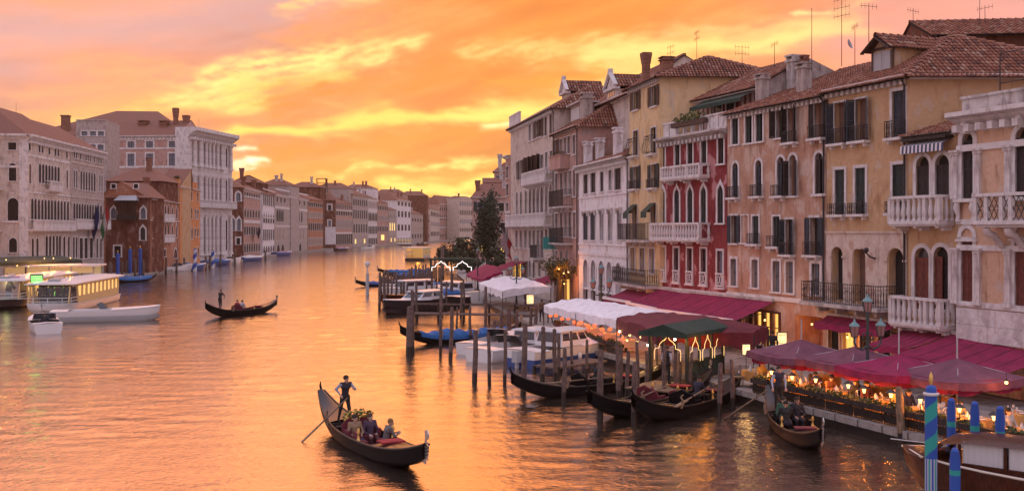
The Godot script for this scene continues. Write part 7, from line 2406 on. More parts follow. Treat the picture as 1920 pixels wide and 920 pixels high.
	person("diner in orange top seated beyond the third table from the kiosk end","lean",V(12.6,.53,-41.37),.4,clothes(2,K(.42,.16,.05),K(.05,.05,.06),null),"long")
	table_set("orange lit table under the umbrellas, fourth from the kiosk end",V(13.75,.55,-38.65),1.97)
	chair("cafe chair before the fourth table from the kiosk end",V(14.05,.55,-37.93),-2.74)
	person("diner in yellow top seated before the fourth table from the kiosk end","sit",V(14.05,.53,-37.93),-2.74,clothes(0,K(.55,.42,.16),K(.05,.05,.06),null))
	chair("cafe chair beyond the fourth table from the kiosk end",V(13.44,.55,-39.37),.4)
	person("diner in dark red top seated beyond the fourth table from the kiosk end","sit",V(13.44,.53,-39.37),.4,clothes(0,K(.10,.03,.04),K(.05,.05,.06),null))
	table_set("orange lit table under the umbrellas, fifth from the kiosk end",V(14.59,.55,-36.65),1.97)
	chair("cafe chair before the fifth table from the kiosk end",V(14.89,.55,-35.93),-2.74)
	person("diner in pale top seated before the fifth table from the kiosk end","lean",V(14.89,.53,-35.93),-2.74,clothes(1,K(.5,.45,.4),K(.05,.05,.06),null),"long")
	chair("cafe chair beyond the fifth table from the kiosk end",V(14.28,.55,-37.37),.4)
	person("diner in black top seated beyond the fifth table from the kiosk end","sit",V(14.28,.53,-37.37),.4,clothes(1,K(.03,.03,.05),K(.05,.05,.06),null),"long")
	table_set("orange lit table under the umbrellas, sixth from the kiosk end",V(15.43,.55,-34.65),1.97)
	chair("cafe chair before the sixth table from the kiosk end",V(15.73,.55,-33.93),-2.74)
	chair("cafe chair beyond the sixth table from the kiosk end",V(15.12,.55,-35.37),.4)
	person("diner in yellow top seated beyond the sixth table from the kiosk end","lean",V(15.12,.53,-35.37),.4,clothes(2,K(.55,.42,.16),K(.05,.05,.06),null))
	table_set("orange lit table under the umbrellas, seventh from the kiosk end",V(16.27,.55,-32.65),1.97)
	chair("cafe chair before the seventh table from the kiosk end",V(16.57,.55,-31.93),-2.74)
	person("diner in dark red top seated before the seventh table from the kiosk end","sit",V(16.57,.53,-31.93),-2.74,clothes(0,K(.10,.03,.04),K(.05,.05,.06),null),"long")
	chair("cafe chair beyond the seventh table from the kiosk end",V(15.96,.55,-33.37),.4)
	person("diner in pale top seated beyond the seventh table from the kiosk end","sit",V(15.96,.53,-33.37),.4,clothes(0,K(.5,.45,.4),K(.05,.05,.06),null),"long")
	table_set("laid table with white napkins in the second row, first from the kiosk end",V(13.56,.55,-44.8),1.97)
	lantern("hanging lamp over the second row of tables, first from the kiosk end",V(13.26,2.3,-44.8),"bulb","lantern_light",.4,K(1.0,.58,.2),"lanterns over the restaurant tables")
	table_set("laid table with white napkins in the second row, second from the kiosk end",V(14.82,.55,-41.8),1.97)
	lantern("hanging lamp over the second row of tables, second from the kiosk end",V(14.52,2.3,-41.8),"bulb","lantern_light",.4,K(1.0,.58,.2),"lanterns over the restaurant tables")
	table_set("laid table with white napkins in the second row, third from the kiosk end",V(16.08,.55,-38.8),1.97)
	lantern("hanging lamp over the second row of tables, third from the kiosk end",V(15.78,2.3,-38.8),"bulb","lantern_light",.4,K(1.0,.58,.2),"lanterns over the restaurant tables")
	table_set("laid table with white napkins in the second row, fourth from the kiosk end",V(17.34,.55,-35.8),1.97)
	lantern("hanging lamp over the second row of tables, fourth from the kiosk end",V(17.04,2.3,-35.8),"bulb","lantern_light",.4,K(1.0,.58,.2),"lanterns over the restaurant tables")
	planter("planter rail on the restaurant quay edge, first from the kiosk end",V(10.35,.56,-44.6),V(10.96,.56,-43.15),2)
	planter("planter rail on the restaurant quay edge, second from the kiosk end",V(10.96,.56,-43.15),V(11.57,.56,-41.7),3)
	planter("planter rail on the restaurant quay edge, third from the kiosk end",V(11.57,.56,-41.7),V(12.18,.56,-40.25),4)
	planter("planter rail on the restaurant quay edge, fourth from the kiosk end",V(12.18,.56,-40.25),V(12.79,.56,-38.8),5)
	planter("planter rail on the restaurant quay edge, fifth from the kiosk end",V(12.79,.56,-38.8),V(13.39,.56,-37.35),6)
	planter("planter rail on the restaurant quay edge, sixth from the kiosk end",V(13.39,.56,-37.35),V(14,.56,-35.9),7)
	planter("planter rail on the restaurant quay edge, seventh from the kiosk end",V(14,.56,-35.9),V(14.61,.56,-34.45),8)
	planter("planter rail on the restaurant quay edge, eighth from the kiosk end",V(14.61,.56,-34.45),V(15.22,.56,-33),9)
	planter("planter rail on the restaurant quay edge, ninth from the kiosk end",V(15.22,.56,-33),V(15.83,.56,-31.55),10)
	planter("planter rail on the restaurant quay edge, tenth from the kiosk end",V(15.83,.56,-31.55),V(16.44,.56,-30.1),11)
	planter("leafy planter under the long white canopy, first from its far end",V(2.98,.56,-72),V(3.34,.56,-70),30)
	planter("leafy planter under the long white canopy, second from its far end",V(3.35,.56,-69.95),V(3.7,.56,-67.95),31)
	planter("leafy planter under the long white canopy, third from its far end",V(3.71,.56,-67.9),V(4.07,.56,-65.9),32)
	planter("leafy planter under the long white canopy, fourth from its far end",V(4.08,.56,-65.85),V(4.43,.56,-63.85),33)
	planter("leafy planter under the long white canopy, fifth from its far end",V(4.44,.56,-63.8),V(4.79,.56,-61.8),34)
	planter("leafy planter under the long white canopy, sixth from its far end",V(4.8,.56,-61.75),V(5.41,.56,-59.75),35)
	planter("leafy planter under the long white canopy, seventh from its far end",V(5.43,.56,-59.7),V(6.14,.56,-57.7),36)
	lantern("red paper lantern under the white canopy edge, first from its far end",V(2.63,1.75,-71),"paper","red_lantern_light",.5,K(1.0,.25,.1),"red lanterns of the white canopy")
	lantern("red paper lantern under the white canopy edge, second from its far end",V(2.96,1.87,-69.78),"paper","red_lantern_light",0,K(1.0,.25,.1),"red lanterns of the white canopy")
	lantern("red paper lantern under the white canopy edge, third from its far end",V(3.3,1.75,-68.56),"paper","red_lantern_light",.5,K(1.0,.25,.1),"red lanterns of the white canopy")
	lantern("red paper lantern under the white canopy edge, fourth from its far end",V(3.64,1.87,-67.34),"paper","red_lantern_light",0,K(1.0,.25,.1),"red lanterns of the white canopy")
	lantern("red paper lantern under the white canopy edge, fifth from its far end",V(3.97,1.75,-66.12),"paper","red_lantern_light",.5,K(1.0,.25,.1),"red lanterns of the white canopy")
	lantern("red paper lantern under the white canopy edge, sixth from its far end",V(4.31,1.87,-64.9),"paper","red_lantern_light",0,K(1.0,.25,.1),"red lanterns of the white canopy")
	lantern("red paper lantern under the white canopy edge, seventh from its far end",V(4.65,1.75,-63.68),"paper","red_lantern_light",.5,K(1.0,.25,.1),"red lanterns of the white canopy")
	lantern("red paper lantern under the white canopy edge, eighth from its far end",V(4.98,1.87,-62.46),"paper","red_lantern_light",0,K(1.0,.25,.1),"red lanterns of the white canopy")
	lantern("red paper lantern under the white canopy edge, ninth from its far end",V(5.32,1.75,-61.24),"paper","red_lantern_light",.5,K(1.0,.25,.1),"red lanterns of the white canopy")
	lantern("red paper lantern under the white canopy edge, tenth from its far end",V(5.66,1.87,-60.02),"paper","red_lantern_light",0,K(1.0,.25,.1),"red lanterns of the white canopy")
	lantern("red paper lantern under the white canopy edge, eleventh from its far end",V(5.99,1.75,-58.8),"paper","red_lantern_light",.5,K(1.0,.25,.1),"red lanterns of the white canopy")
	table_set("table with white cloth under the long white canopy, first from its far end",V(4.64,.55,-70),1.97,"curtain_white")
	lantern("warm bulb deep under the long white canopy, first from its far end",V(5.04,2.35,-70),"bulb","lantern_light",1.2,K(1.0,.58,.2))
	table_set("table with white cloth under the long white canopy, second from its far end",V(5.22,.55,-66.7),1.97,"curtain_white")
	lantern("warm bulb deep under the long white canopy, second from its far end",V(5.62,2.35,-66.7),"bulb","lantern_light",1.2,K(1.0,.58,.2))
	table_set("table with white cloth under the long white canopy, third from its far end",V(5.81,.55,-63.4),1.97,"curtain_white")
	lantern("warm bulb deep under the long white canopy, third from its far end",V(6.21,2.35,-63.4),"bulb","lantern_light",1.2,K(1.0,.58,.2))
	table_set("table with white cloth under the long white canopy, fourth from its far end",V(6.59,.55,-60.1),1.97,"curtain_white")
	lantern("warm bulb deep under the long white canopy, fourth from its far end",V(6.99,2.35,-60.1),"bulb","lantern_light",1.2,K(1.0,.58,.2))
	lantern("bare bulb at the front of the dark red canopy, first from the white canopy",V(5.9,2.03,-57),"bulb","bulb_white",.6,K(1.0,.75,.4),"bulbs of the dark red canopy")
	lantern("bare bulb at the front of the dark red canopy, second from the white canopy",V(6.29,1.98,-55.5),"bulb","lantern_light",.6,K(1.0,.75,.4),"bulbs of the dark red canopy")
	lantern("bare bulb at the front of the dark red canopy, third from the white canopy",V(6.65,2.06,-53.6),"bulb","lantern_light",.6,K(1.0,.75,.4),"bulbs of the dark red canopy")
	lantern("bare bulb at the front of the dark red canopy, fourth from the white canopy",V(7.04,2.06,-52),"bulb","bulb_white",.6,K(1.0,.75,.4),"bulbs of the dark red canopy")
	lantern("bare bulb at the front of the dark red canopy, fifth from the white canopy",V(7,2.9,-48.2),"bulb","bulb_white",.6,K(1.0,.75,.4),"bulbs of the dark red canopy")
	lantern("bare bulb at the front of the dark red canopy, sixth from the white canopy",V(7.45,2.58,-47.5),"bulb","bulb_white",.6,K(1.0,.75,.4),"bulbs of the dark red canopy")
	lantern("bare bulb at the front of the dark red canopy, seventh from the white canopy",V(6.26,1.59,-56.5),"bulb","lantern_light",.6,K(1.0,.75,.4),"bulbs of the dark red canopy")
	lantern("bare bulb at the front of the dark red canopy, eighth from the white canopy",V(6.6,1.68,-54.8),"bulb","lantern_light",.6,K(1.0,.75,.4),"bulbs of the dark red canopy")
	lantern("bare bulb at the front of the dark red canopy, ninth from the white canopy",V(6.93,1.71,-53),"bulb","bulb_white",.6,K(1.0,.75,.4),"bulbs of the dark red canopy")
	kiosk(V(7.25,.55,-48.2),.94)
	dock(V(6,.5,-45.7),.94)
	person("tall gondolier in black with pale shirt waiting on the kiosk platform","stand",V(7,.62,-47),2.4,clothes(0,K(.015,.015,.02),K(.015,.015,.02),K(.5,.5,.55)))
	menu_board("lit menu board on a stand beside the kiosk",V(10.94,2,-48.5),.2,.5)
	menu_board("lit poster case by the terracotta house doorway",V(14.43,1.78,-55.5),.2,.7)
	menu_board("yellow lit sign box beside the farther white canopy",V(1.43,2.16,-82),.1,.75)
	person("waiter in white jacket by the lit poster case","stand",V(13,.55,-54.8),.4,clothes(0,K(.55,.53,.5),K(.03,.03,.03),null))
	person("stroller in black coat by the lit poster case","stand",V(13.7,.55,-54.6),3,clothes(1,K(.02,.02,.03),K(.03,.03,.04),null))
	person("pedestrian in grey coat near the farther street lamp","walk",V(1.3,.55,-92),.3,clothes(0,K(.15,.14,.15),K(.04,.04,.06),null))
	person("pedestrian in brown coat between the two white canopies","walk",V(2.3,.55,-80),3.3,clothes(1,K(.14,.08,.05),K(.03,.03,.04),null))
	person("pedestrian in dark blue between the two white canopies","walk",V(2.9,.55,-79.2),3.4,clothes(2,K(.03,.05,.12),K(.03,.03,.04),null))
	person("pedestrian in black by the hedge below the cypress","walk",V(-3.2,.55,-124),.2,clothes(0,K(.02,.02,.03),K(.03,.03,.04),null))
	person("pedestrian in dark red by the hedge below the cypress","stand",V(-2.6,.55,-122),.2,clothes(0,K(.16,.03,.04),K(.03,.03,.04),null))
	person("waiter in dark waistcoat among the second row of tables","stand",V(16.8,.55,-39.5),-1.6,clothes(0,K(.03,.03,.03),K(.03,.03,.03),K(.5,.5,.5)))
	table_set("yellow clothed table standing free between the kiosk and the umbrellas",V(10.9,.55,-46.6),1.97)
	chair("steel cafe chair left of the free table by the kiosk",V(10.15,.55,-46.6),1.5)
	chair("steel cafe chair before the free table by the kiosk",V(11.1,.55,-45.8),3)
	lantern("yellow ceiling lamp in the lit shop of the terracotta house",V(13.93,2.63,-57.2),"bulb","lantern_light",.6,K(1.0,.58,.2))
	lantern("wall lamp in the brown arcade of the terracotta house",V(16.23,2.49,-56.2),"bulb","lantern_light",.6,K(1.0,.58,.2))
	lantern("warm lamp under the awning of the narrow yellow house",V(9.11,2.75,-70.2),"bulb","lantern_light",.6,K(1.0,.58,.2))
	lantern("warm lamp at the foot of the tall pale palace",V(1.37,3.57,-116.2),"bulb","lantern_light",.6,K(1.0,.58,.2))
	lantern("warm lamps in the grey house shop front",V(4.68,2.82,-93.2),"bulb","lantern_light",.6,K(1.0,.58,.2))
	lantern("lamp glowing in the shop under the ochre house",V(16.86,2.2,-52.2),"bulb","lantern_light",.6,K(1.0,.58,.2))
func build_poles() -> void:
	pole_row("before the white and blue cabin boats","old_wood",[[-1.86,-51.5,2.61,.13],[-1.11,-51.14,2.57,.09],[-.36,-50.78,2.73,.09],[.52,-48.11,3.26,.13],[1.49,-51.32,2.82,.12],[2.18,-51.86,2.66,.11],[2.4,-53.77,2.15,.09],[3.06,-64.14,2.04,.13],[2.26,-45.42,2.42,.1],[3.23,-55.82,2.15,.08],[3.82,-53.18,1.99,.08]])
	pole_row("among the kiosk gondolas","old_wood",[[3.47,-41.08,2.84,.13],[4.7,-45.85,2.61,.1],[4.99,-47.48,2.24,.07],[5.18,-47.03,2.12,.09],[4.75,-40.51,2.45,.11],[5.66,-46.58,2.58,.08],[6.22,-48.11,2,.09],[6.8,-50.78,2.14,.08],[6.72,-45.99,2.48,.09],[7.42,-46.73,2.01,.09],[7.75,-48.11,1.92,.08],[8.05,-47.03,2.05,.08],[8.48,-42.51,2.14,.1],[9.31,-43.79,2.13,.09]])
	pole_row("round the blue covered gondola","old_wood",[[-6.27,-63.31,2.95,.2],[-6.12,-64.14,3.91,.1],[-4.38,-63.59,3.72,.09],[-3.58,-60.43,3.13,.12],[-4.11,-76.97,1.93,.08],[-2.78,-70.31,2.42,.1],[-1.93,-75.39,3.52,.11],[-1.24,-69.31,1.56,.13],[-.76,-71,2.04,.13],[-.16,-72.4,2.19,.16],[.3,-72.4,1.97,.13],[1.36,-77.79,1.8,.12],[1.76,-77.79,2.03,.13]])
	pole_row("beside the black launch","old_wood",[[-12.79,-100.17,3.6,.13],[-12.62,-102.99,3.38,.15],[-12.66,-105.98,3.26,.13],[-12.52,-107.54,2.21,.1],[-11.85,-105.98,2.83,.12],[-11.82,-110.8,2.16,.13],[-11.62,-111.64,2.18,.13],[-11.25,-110.8,2.05,.1],[-9.06,-94.97,2.09,.1],[-8.06,-88.1,3.3,.12],[-8.96,-109.14,2.46,.1],[-8.26,-105.98,2.83,.12],[-7.72,-105.98,2.39,.1],[-6.3,-93.75,3.27,.12],[-6.32,-100.17,2.72,.1],[-6.48,-110.8,3.07,.17],[-4.5,-91.41,3.09,.11],[-4.27,-92.56,3.09,.1]])
	pole_row("in the crowded far moorings, canal side","old_wood",[[-15.84,-124.15,1.94,.17],[-15.62,-124.57,2.13,.14],[-16.19,-130.7,2.55,.14],[-15.42,-126.84,2,.12],[-16.11,-134.05,2.55,.14],[-14.92,-126.84,1.74,.17],[-14.67,-125.54,2.31,.14],[-14.6,-127.73,2.39,.17],[-14.95,-133.56,2.38,.17],[-13.95,-126.08,2.36,.12],[-14.64,-133.81,2,.17],[-14.21,-132.83,2.02,.17],[-14.11,-135.04,2.24,.14],[-13.42,-130.23,2.28,.12],[-13.09,-129.88,2.27,.12],[-14.14,-142.54,2.38,.17],[-13.29,-136.3,2,.17],[-14.29,-148.63,2.42,.17]])
	pole_row("in the crowded far moorings, quay side","old_wood",[[-14.09,-151.24,2.76,.14],[-14.08,-153.95,2.46,.14],[-13.88,-154.76,2.64,.12],[-12.74,-143.81,2.41,.14],[-11.88,-137.2,2.1,.12],[-12.54,-146.98,2.81,.14],[-12.83,-154.27,2.71,.14],[-11.47,-141.03,2.65,.14],[-11.42,-143.81,2.26,.17],[-12.54,-162.68,3.14,.17],[-11.45,-150.93,2.68,.14],[-11.33,-152.34,3.91,.25],[-11.89,-161.25,2.45,.14],[-11.49,-158.28,2.68,.12],[-10.94,-155.92,2.21,.17],[-10.9,-160.54,2.82,.14],[-11.16,-166.19,5.11,.3],[-11.02,-166.76,2.73,.17]])
	pole_row("before the umbrellas","plank",[[12.69,-44.18,1.47,.09,0],[13.61,-36.2,2.1,.14,-.12]])
	pole_row("off the left bank palaces","old_wood",[[-49.8,-128.29,2.43,.3],[-58.91,-152.34,2.97,.3],[-63.84,-170.06,2.62,.2],[-64.64,-174.11,2.77,.2],[-61.74,-170.06,3.05,.2],[-61.06,-172.06,2.74,.2],[-62.81,-182.81,2.62,.2],[-62.5,-187.5,2.88,.2],[-62.17,-192.43,2.47,.2],[-62.33,-197.64,2.53,.2],[-62.5,-211.96,2.5,.2],[-62.65,-215.07,2.54,.2],[-64.22,-228.52,2.58,.22],[-65,-243.75,2.5,.22],[-65.52,-275.94,2.41,.25]])
	painted_pole("blue pole with gilded tip before the maroon house, leftmost",V(-63.09,0,-166.19),3.92,.28,"blue")
	painted_pole("blue pole with gilded tip under the maroon house window",V(-64.02,0,-174.11),4.46,.28,"blue")
	painted_pole("blue pole with gilded tip left of the rust Gothic house",V(-61.59,0,-172.06),4.59,.28,"blue")
	painted_pole("blue pole with gilded tip before the rust Gothic house",V(-66.91,0,-192.43),4.74,.28,"blue")
	painted_pole("blue pole with gilded tip before the rust Gothic house arch",V(-66.69,0,-197.64),4.66,.28,"blue")
	painted_pole("blue and white striped pole before the bright orange house",V(-60.35,0,-197.64),4.05,.35,"white")
	painted_pole("blue and white striped pole before the white stone palace",V(-61.99,0,-215.07),3.53,.35,"white")
	painted_pole("tall blue and teal spiral striped pole with gilded finial beside the wooden taxi",V(11.5,0,-28.5),3.05,.165,"big")
	painted_pole("blue pole with teal band behind the wooden taxi, nearest the striped pole",V(13.75,0,-32.5),2.22,.135,"band")
	painted_pole("blue pole with teal band behind the wooden taxi, the middle one",V(14.08,0,-31.6),2.27,.135,"band")
	painted_pole("blue pole with teal band behind the wooden taxi, farthest from the striped pole",V(14.38,0,-30.6),2.29,.135,"band")
	painted_pole("blue pole with teal band in front of the wooden taxi",V(11.6,0,-27.2),1.76,.135,"band")
	beacon(V(-17.11,0,-122.9),3.66)
	jetty("weathered timber jetty rail across the moorings behind the blue covered gondola",V(-8.51,.6,-87.37),V(1.75,.6,-85.16))
	jetty("plank walkway between the blue hulled boat and the moored gondolas",V(1.69,.3,-54.84),V(4.76,.3,-58.02),false)
func build_small_things() -> void:
	tree("cypress_tree","tall dark cypress standing before the pink brick house","tree",V(-4.8,.5,-205),V(2.9,8.4,2.9),8.2,4600,.30,[K(.012,.022,.012),K(.02,.035,.018),K(.035,.05,.022)],60,3)
	tree("garden_shrub","rounded dark shrub at the foot of the cypress, canal side","shrub",V(-9.5,.5,-196),V(4.2,3.4,3.0),3.23,1300,.3,[K(.015,.025,.012),K(.03,.042,.016),K(.055,.055,.02)],26,11)
	tree("garden_shrub","dark hedge tree right of the cypress","shrub",V(-2.6,.5,-190),V(3.2,2.2,3.0),2.09,1300,.3,[K(.015,.025,.012),K(.03,.042,.016),K(.055,.055,.02)],26,12)
	tree("garden_shrub","low shrub overhanging the quay beyond the cypress","shrub",V(-13.5,.5,-215),V(3,2.2,3.0),2.09,1300,.3,[K(.015,.025,.012),K(.03,.042,.016),K(.055,.055,.02)],26,13)
	tree("garden_shrub","round bush nearest the gold arch kiosk by the cypress","shrub",V(-7.5,.5,-176),V(3,2,3.0),1.9,1300,.3,[K(.015,.025,.012),K(.03,.042,.016),K(.055,.055,.02)],26,14)
	tree("lit_tree","small olive tree strung with fairy lights before the grey house","tree",V(4.2,.55,-94),V(2.0,1.5,1.6),3.6,900,.16,[K(.07,.06,.02),K(.11,.09,.03),K(.05,.05,.02)],24,21)
	lantern("fairy light in the small olive tree, first from the tall pale palace",V(4.17,4.18,-92.4),"bulb","lantern_light",.8,K(1.0,.58,.2))
	lantern("fairy light in the small olive tree, second from the tall pale palace",V(4.6,3.8,-92.4),"bulb","lantern_light",.8,K(1.0,.58,.2))
	lantern("fairy light in the small olive tree, third from the tall pale palace",V(5.02,3.9,-92.4),"bulb","lantern_light",.8,K(1.0,.58,.2))
	arch_kiosk(V(-9,.5,-150))
	flag("red and white flag on a slanting pole at the tall pale palace",V(.4,5.2,-118),V(-1.1,8,-115),[K(.45,.03,.05),K(.55,.52,.55),K(.55,.45,.5)],2.0)
	flag("blue flag hanging from the arcaded palace balcony",V(-66.78,8.68,-164),V(-64.47,11.82,-162),[K(.02,.03,.12),K(.03,.05,.18)],4.0)
	flag("green white and red flag hanging from the arcaded palace balcony",V(-66.23,8.69,-166),V(-64.14,11.9,-165),[K(.05,.20,.08),K(.6,.58,.55),K(.5,.04,.04)],4.0)
	flag("dark flag on a pole over the water before the narrow white house",V(-72.86,7.8,-296),V(-70.34,8.99,-290),[K(.03,.03,.10),K(.05,.04,.12)],3.0)
	aerial("tall lattice aerial with a satellite dish on the terracotta house roof",V(18.41,16.72,-58),3.87,3,true)
	aerial("plain whip aerial beside the grey chimneys of the terracotta house",V(17.03,16.58,-59),3.6,0)
	aerial("bent aerial over the ochre house dormer",V(19.07,17.6,-55.5),2.08,1)
	aerial("short comb aerial between the dish mast and the dormer",V(19.15,16.78,-58),2.29,1)
	aerial("aerial before the dark tiled roof",V(22.4,17.61,-58),2.35,1)
	aerial("comb aerial over the narrow yellow house",V(12.07,18.84,-79),2.84,2)
	aerial("tall aerial over the red house roof",V(13.52,18.61,-76),3.59,2)
	aerial("branching aerial over the grey gable beside the terracotta roof",V(15.29,17.41,-69),2.48,2)
	aerial("small aerial on the far side of the terracotta house roof",V(17.19,18.24,-68),1.67,1)
	aerial("whip aerial on the dark tiled roof",V(27.92,19.58,-62),1.91,0)
	aerial("bent aerial on the dark tiled roof edge",V(28.69,19.91,-63),1.29,1)
	aerial("thin aerial on the roofs behind the grey green palace",V(-86.88,25.58,-430),6.62,1)
	aerial("thin aerial on the roofs behind the olive house",V(-80,28.3,-520),8,1)
	aerial("aerial on the edge house roof",V(-65.89,23.21,-138),1.42,0)
	aerial("aerial on the white stone palace",V(-72.37,31.62,-240),1.97,2)
	roof_deck(V(-80.55,26,-440))
	left_terrace(V(-54,.5,-112))
	lantern("yellow lamp over the dark terrace awning before the pale palace, first from the edge",V(-54.56,4.46,-112),"bulb","lantern_light",6.0,K(1.0,.58,.2),"lamps of the left bank terrace")
	lantern("yellow lamp over the dark terrace awning before the pale palace, second from the edge",V(-54.31,3.76,-114),"bulb","lantern_light",6.0,K(1.0,.58,.2),"lamps of the left bank terrace")
	lantern("yellow lamp over the dark terrace awning before the pale palace, third from the edge",V(-54.01,3.63,-116),"bulb","lantern_light",6.0,K(1.0,.58,.2),"lamps of the left bank terrace")
	lantern("yellow lamp over the dark terrace awning before the pale palace, fourth from the edge",V(-56.28,4.29,-125),"bulb","lantern_light",6.0,K(1.0,.58,.2),"lamps of the left bank terrace")
	lantern("yellow lamp over the dark terrace awning before the pale palace, fifth from the edge",V(-55.41,4.28,-125.5),"bulb","lantern_light",6.0,K(1.0,.58,.2),"lamps of the left bank terrace")
	lantern("yellow lamp over the dark terrace awning before the pale palace, sixth from the edge",V(-53.99,4.28,-127),"bulb","lantern_light",6.0,K(1.0,.58,.2),"lamps of the left bank terrace")
func build_right_bank() -> void:
	var h: Node3D
	h=house("ochre_house","four storey ochre stuccoed house with black shutters, pale arched loggia floor and small dormer",Vector2(16.65,54.94),Vector2(18.77,49.27),14.95,10.5,"ochre",[wr(11.46,13.59,.86,[1.09,2.75],{f=.1,s="ajar",sm="slate_wood",p="curtain_brown",rail=.75,deep=.3}),wr(11.4,13.65,.84,[5.44],{f=.16,s="closed",sm="slate_wood",rail=.8,rs="scroll"}),wr(7.78,10.11,.77,[1.09,2.69],{f=.16,s="closed",sm="green_wood",rail=.55,rs="scroll"}),wr(7.79,10.12,.77,[5.44],{f=.16,s="closed",sm="green_wood",rail=.55,rs="scroll"}),wr(3.35,6.15,.86,[.88],{k="arch",f=0,deep=.4,p="interior"}),wr(3.37,6.12,.89,[2.61],{k="arch",f=0,deep=.4,p="curtain_brown"}),wr(3.36,6.1,.99,[5.26],{k="arch",f=0,deep=.4,p="interior"}),wr(-.24,2.16,.87,[.59],{called="shop_door",f=.1,p="interior",fm="pale_plaster"}),wr(-.1,2.25,.84,[1.77],{called="shop_door",f=.1,p="shop_window",fm="pale_plaster",sill=0}),wr(.14,2.31,.86,[3.11,4.47],{called="shop_door",f=.1,p="interior",fm="pale_plaster"})],{roof="gable",rise=2.5,ridge=5,hip_r=4,tiles=true,pitch=.22,cornice=.24,cornice_out=.34,cornice_r=1,dent=.42,skew_l=.37,skew_r=.37,over=.5})
	plaster_panel(h,6.04,2.78,6.82,[[.88,.95],[2.61,1],[5.26,1.15]],6.12)
	iron_balcony(h,-.6,5.36,3.23,1.05,1.15,"scroll")
	dormer(h,4.1,6.06)
	h=house("terracotta_house","wide terracotta stuccoed house with patchy pale plaster, mixed shutters and tiled roof with grey chimneys",Vector2(13.27,63.98),Vector2(16.64,54.96),14.77,11,"terracotta",[wr(12.19,13.88,.7,[.89],{f=.15,p="glass",s="half",sm="green_wood"}),wr(12.16,13.83,.69,[2.36,3.46],{f=.15,p="glass",s="half",sm="green_wood"}),wr(12.21,13.84,.76,[5.51],{f=.1,s="ajar",sm="dark_wood",p="interior"}),wr(11.85,13.86,.74,[6.61],{f=.1,s="ajar",sm="dark_wood",p="curtain_brown",rail=.6,deep=.3}),wr(11.89,13.85,.77,[9],{f=.1,s="open",sm="dark_wood",p="curtain_brown",rail=.65,deep=.3}),wr(8.97,11.07,.62,[.91,3.38],{k="arch",f=.16,p="glass",s="half",sm="slate_wood",rail=.65}),wr(8.92,11.12,.66,[5.56],{k="arch",f=.16,s="half",sm="slate_wood",rail=.6}),wr(8.88,11.16,.64,[6.71],{k="arch",f=.16,s="ajar",sm="dark_wood",p="curtain_brown"}),wr(8.92,11.11,.68,[9.02],{k="arch",f=.16,s="half",sm="dark_wood",p="glass",sill=.14}),wr(6.19,7.87,.65,[.77],{f=.12,s="open",sm="slate_wood",p="interior"}),wr(6.23,7.86,.74,[1.96],{f=.08,p="terracotta",deep=.03,called="blind_window"}),wr(6.18,7.81,.66,[3.08],{f=.12,s="closed",sm="green_wood",rail=.6}),wr(6.05,7.76,.67,[5.15],{f=.12,s="half",sm="green_wood",p="curtain_brown",rail=.6}),wr(5.62,7.58,.69,[6.36],{f=.12,s="ajar",sm="slate_wood",p="interior",rail=.65}),wr(5.64,7.65,.74,[8.61],{f=.14,s="open",sm="slate_wood",p="interior",rail=.7,deep=.3}),wr(3.61,5.24,.63,[.72,3],{f=.16,p="curtain_glass",bars=1}),wr(3.48,5.22,.66,[5.15,6.41],{f=.16,p="curtain_glass",bars=1}),wr(3.52,5.18,.69,[8.75],{f=.2,p="curtain_glass",bars=1}),wr(-.29,2.06,.85,[1.21,2.41],{called="shop_window",f=.1,p="interior"}),wr(-.3,2.22,.69,[3.41,4.26,5.1],{called="shop_window",f=.12,p="shop_window",fm="brown_wall",bars=2}),wr(.13,2.33,2.44,[8.1],{called="arcade_opening",f=0,deep=1.6,p="rust_wall"})],{roof="gable",rise=3.1,ridge=8.5,tiles=true,pitch=.22,cornice=.22,cornice_out=.34,dent=.4,over=.5,bands=[[2.97,.25]]})
	chimney(h,V(.45,14.9,-2.2),.6,1.75,"cap","grey_wall")
	chimney(h,V(4.69,14.9,-2.2),.62,1.8,"cap","grey_wall")
	chimney(h,V(.45,15.65,-4.5),.6,2.3,"cap","dirty_stone")
	chimney(h,V(1.3,15.72,-4.7),.36,2.1,"cap","brick")
	h=house("red_house","narrow deep red house with white Gothic windows, two white balconies and a planted roof terrace",Vector2(10.25,72.05),Vector2(13.25,64.04),13.87,11,"red",[wr(11.09,12.85,.64,[.47],{f=.13,p="glass",s="half",sm="dark_wood"}),wr(11.2,12.84,.65,[2.48,4.16,5.87],{f=.13,s="half",sm="dark_wood"}),wr(11.12,12.7,.65,[7.9],{f=.13,s="half",sm="dark_wood"}),wr(7.52,9.91,.6,[.49],{k="ogee",f=.17,s="half",sm="green_wood"}),wr(7.46,9.87,.65,[2.41,4.14,5.83],{k="ogee",f=.17,s="half",sm="green_wood"}),wr(7.43,9.87,.65,[7.84],{k="ogee",f=.17,s="half",sm="green_wood"}),wr(3.52,5.83,.68,[.49],{f=.14,p="curtain_glass",deep=.15}),wr(3.47,5.8,.65,[2.33,4.09,5.83],{f=.14,p="glass",deep=.15}),wr(3.41,5.7,.65,[7.79],{f=.14,p="curtain_glass",deep=.15}),wr(-.53,2.14,.87,[.94,2.76],{called="shop_window",f=.1,p="interior"}),wr(-.27,2.17,.95,[4.5],{called="shop_window",f=.1,p="shop_window",bars=1}),wr(-.07,2.23,.9,[6.47],{called="shop_window",f=.1,p="shop_window",bars=1})],{roof="flat",cornice=.34,cornice_out=.55,cm="dirty_stone",dent=.5,bands=[[2.9,.22]]})
	stone_balcony(h,1.54,6.54,10.52,.7,.75,.32,[.0,.34,.67,1.0])
	stone_balcony(h,.19,6.6,6.48,.97,.85,.34,[.0,.5,1.0],{brackets=4})
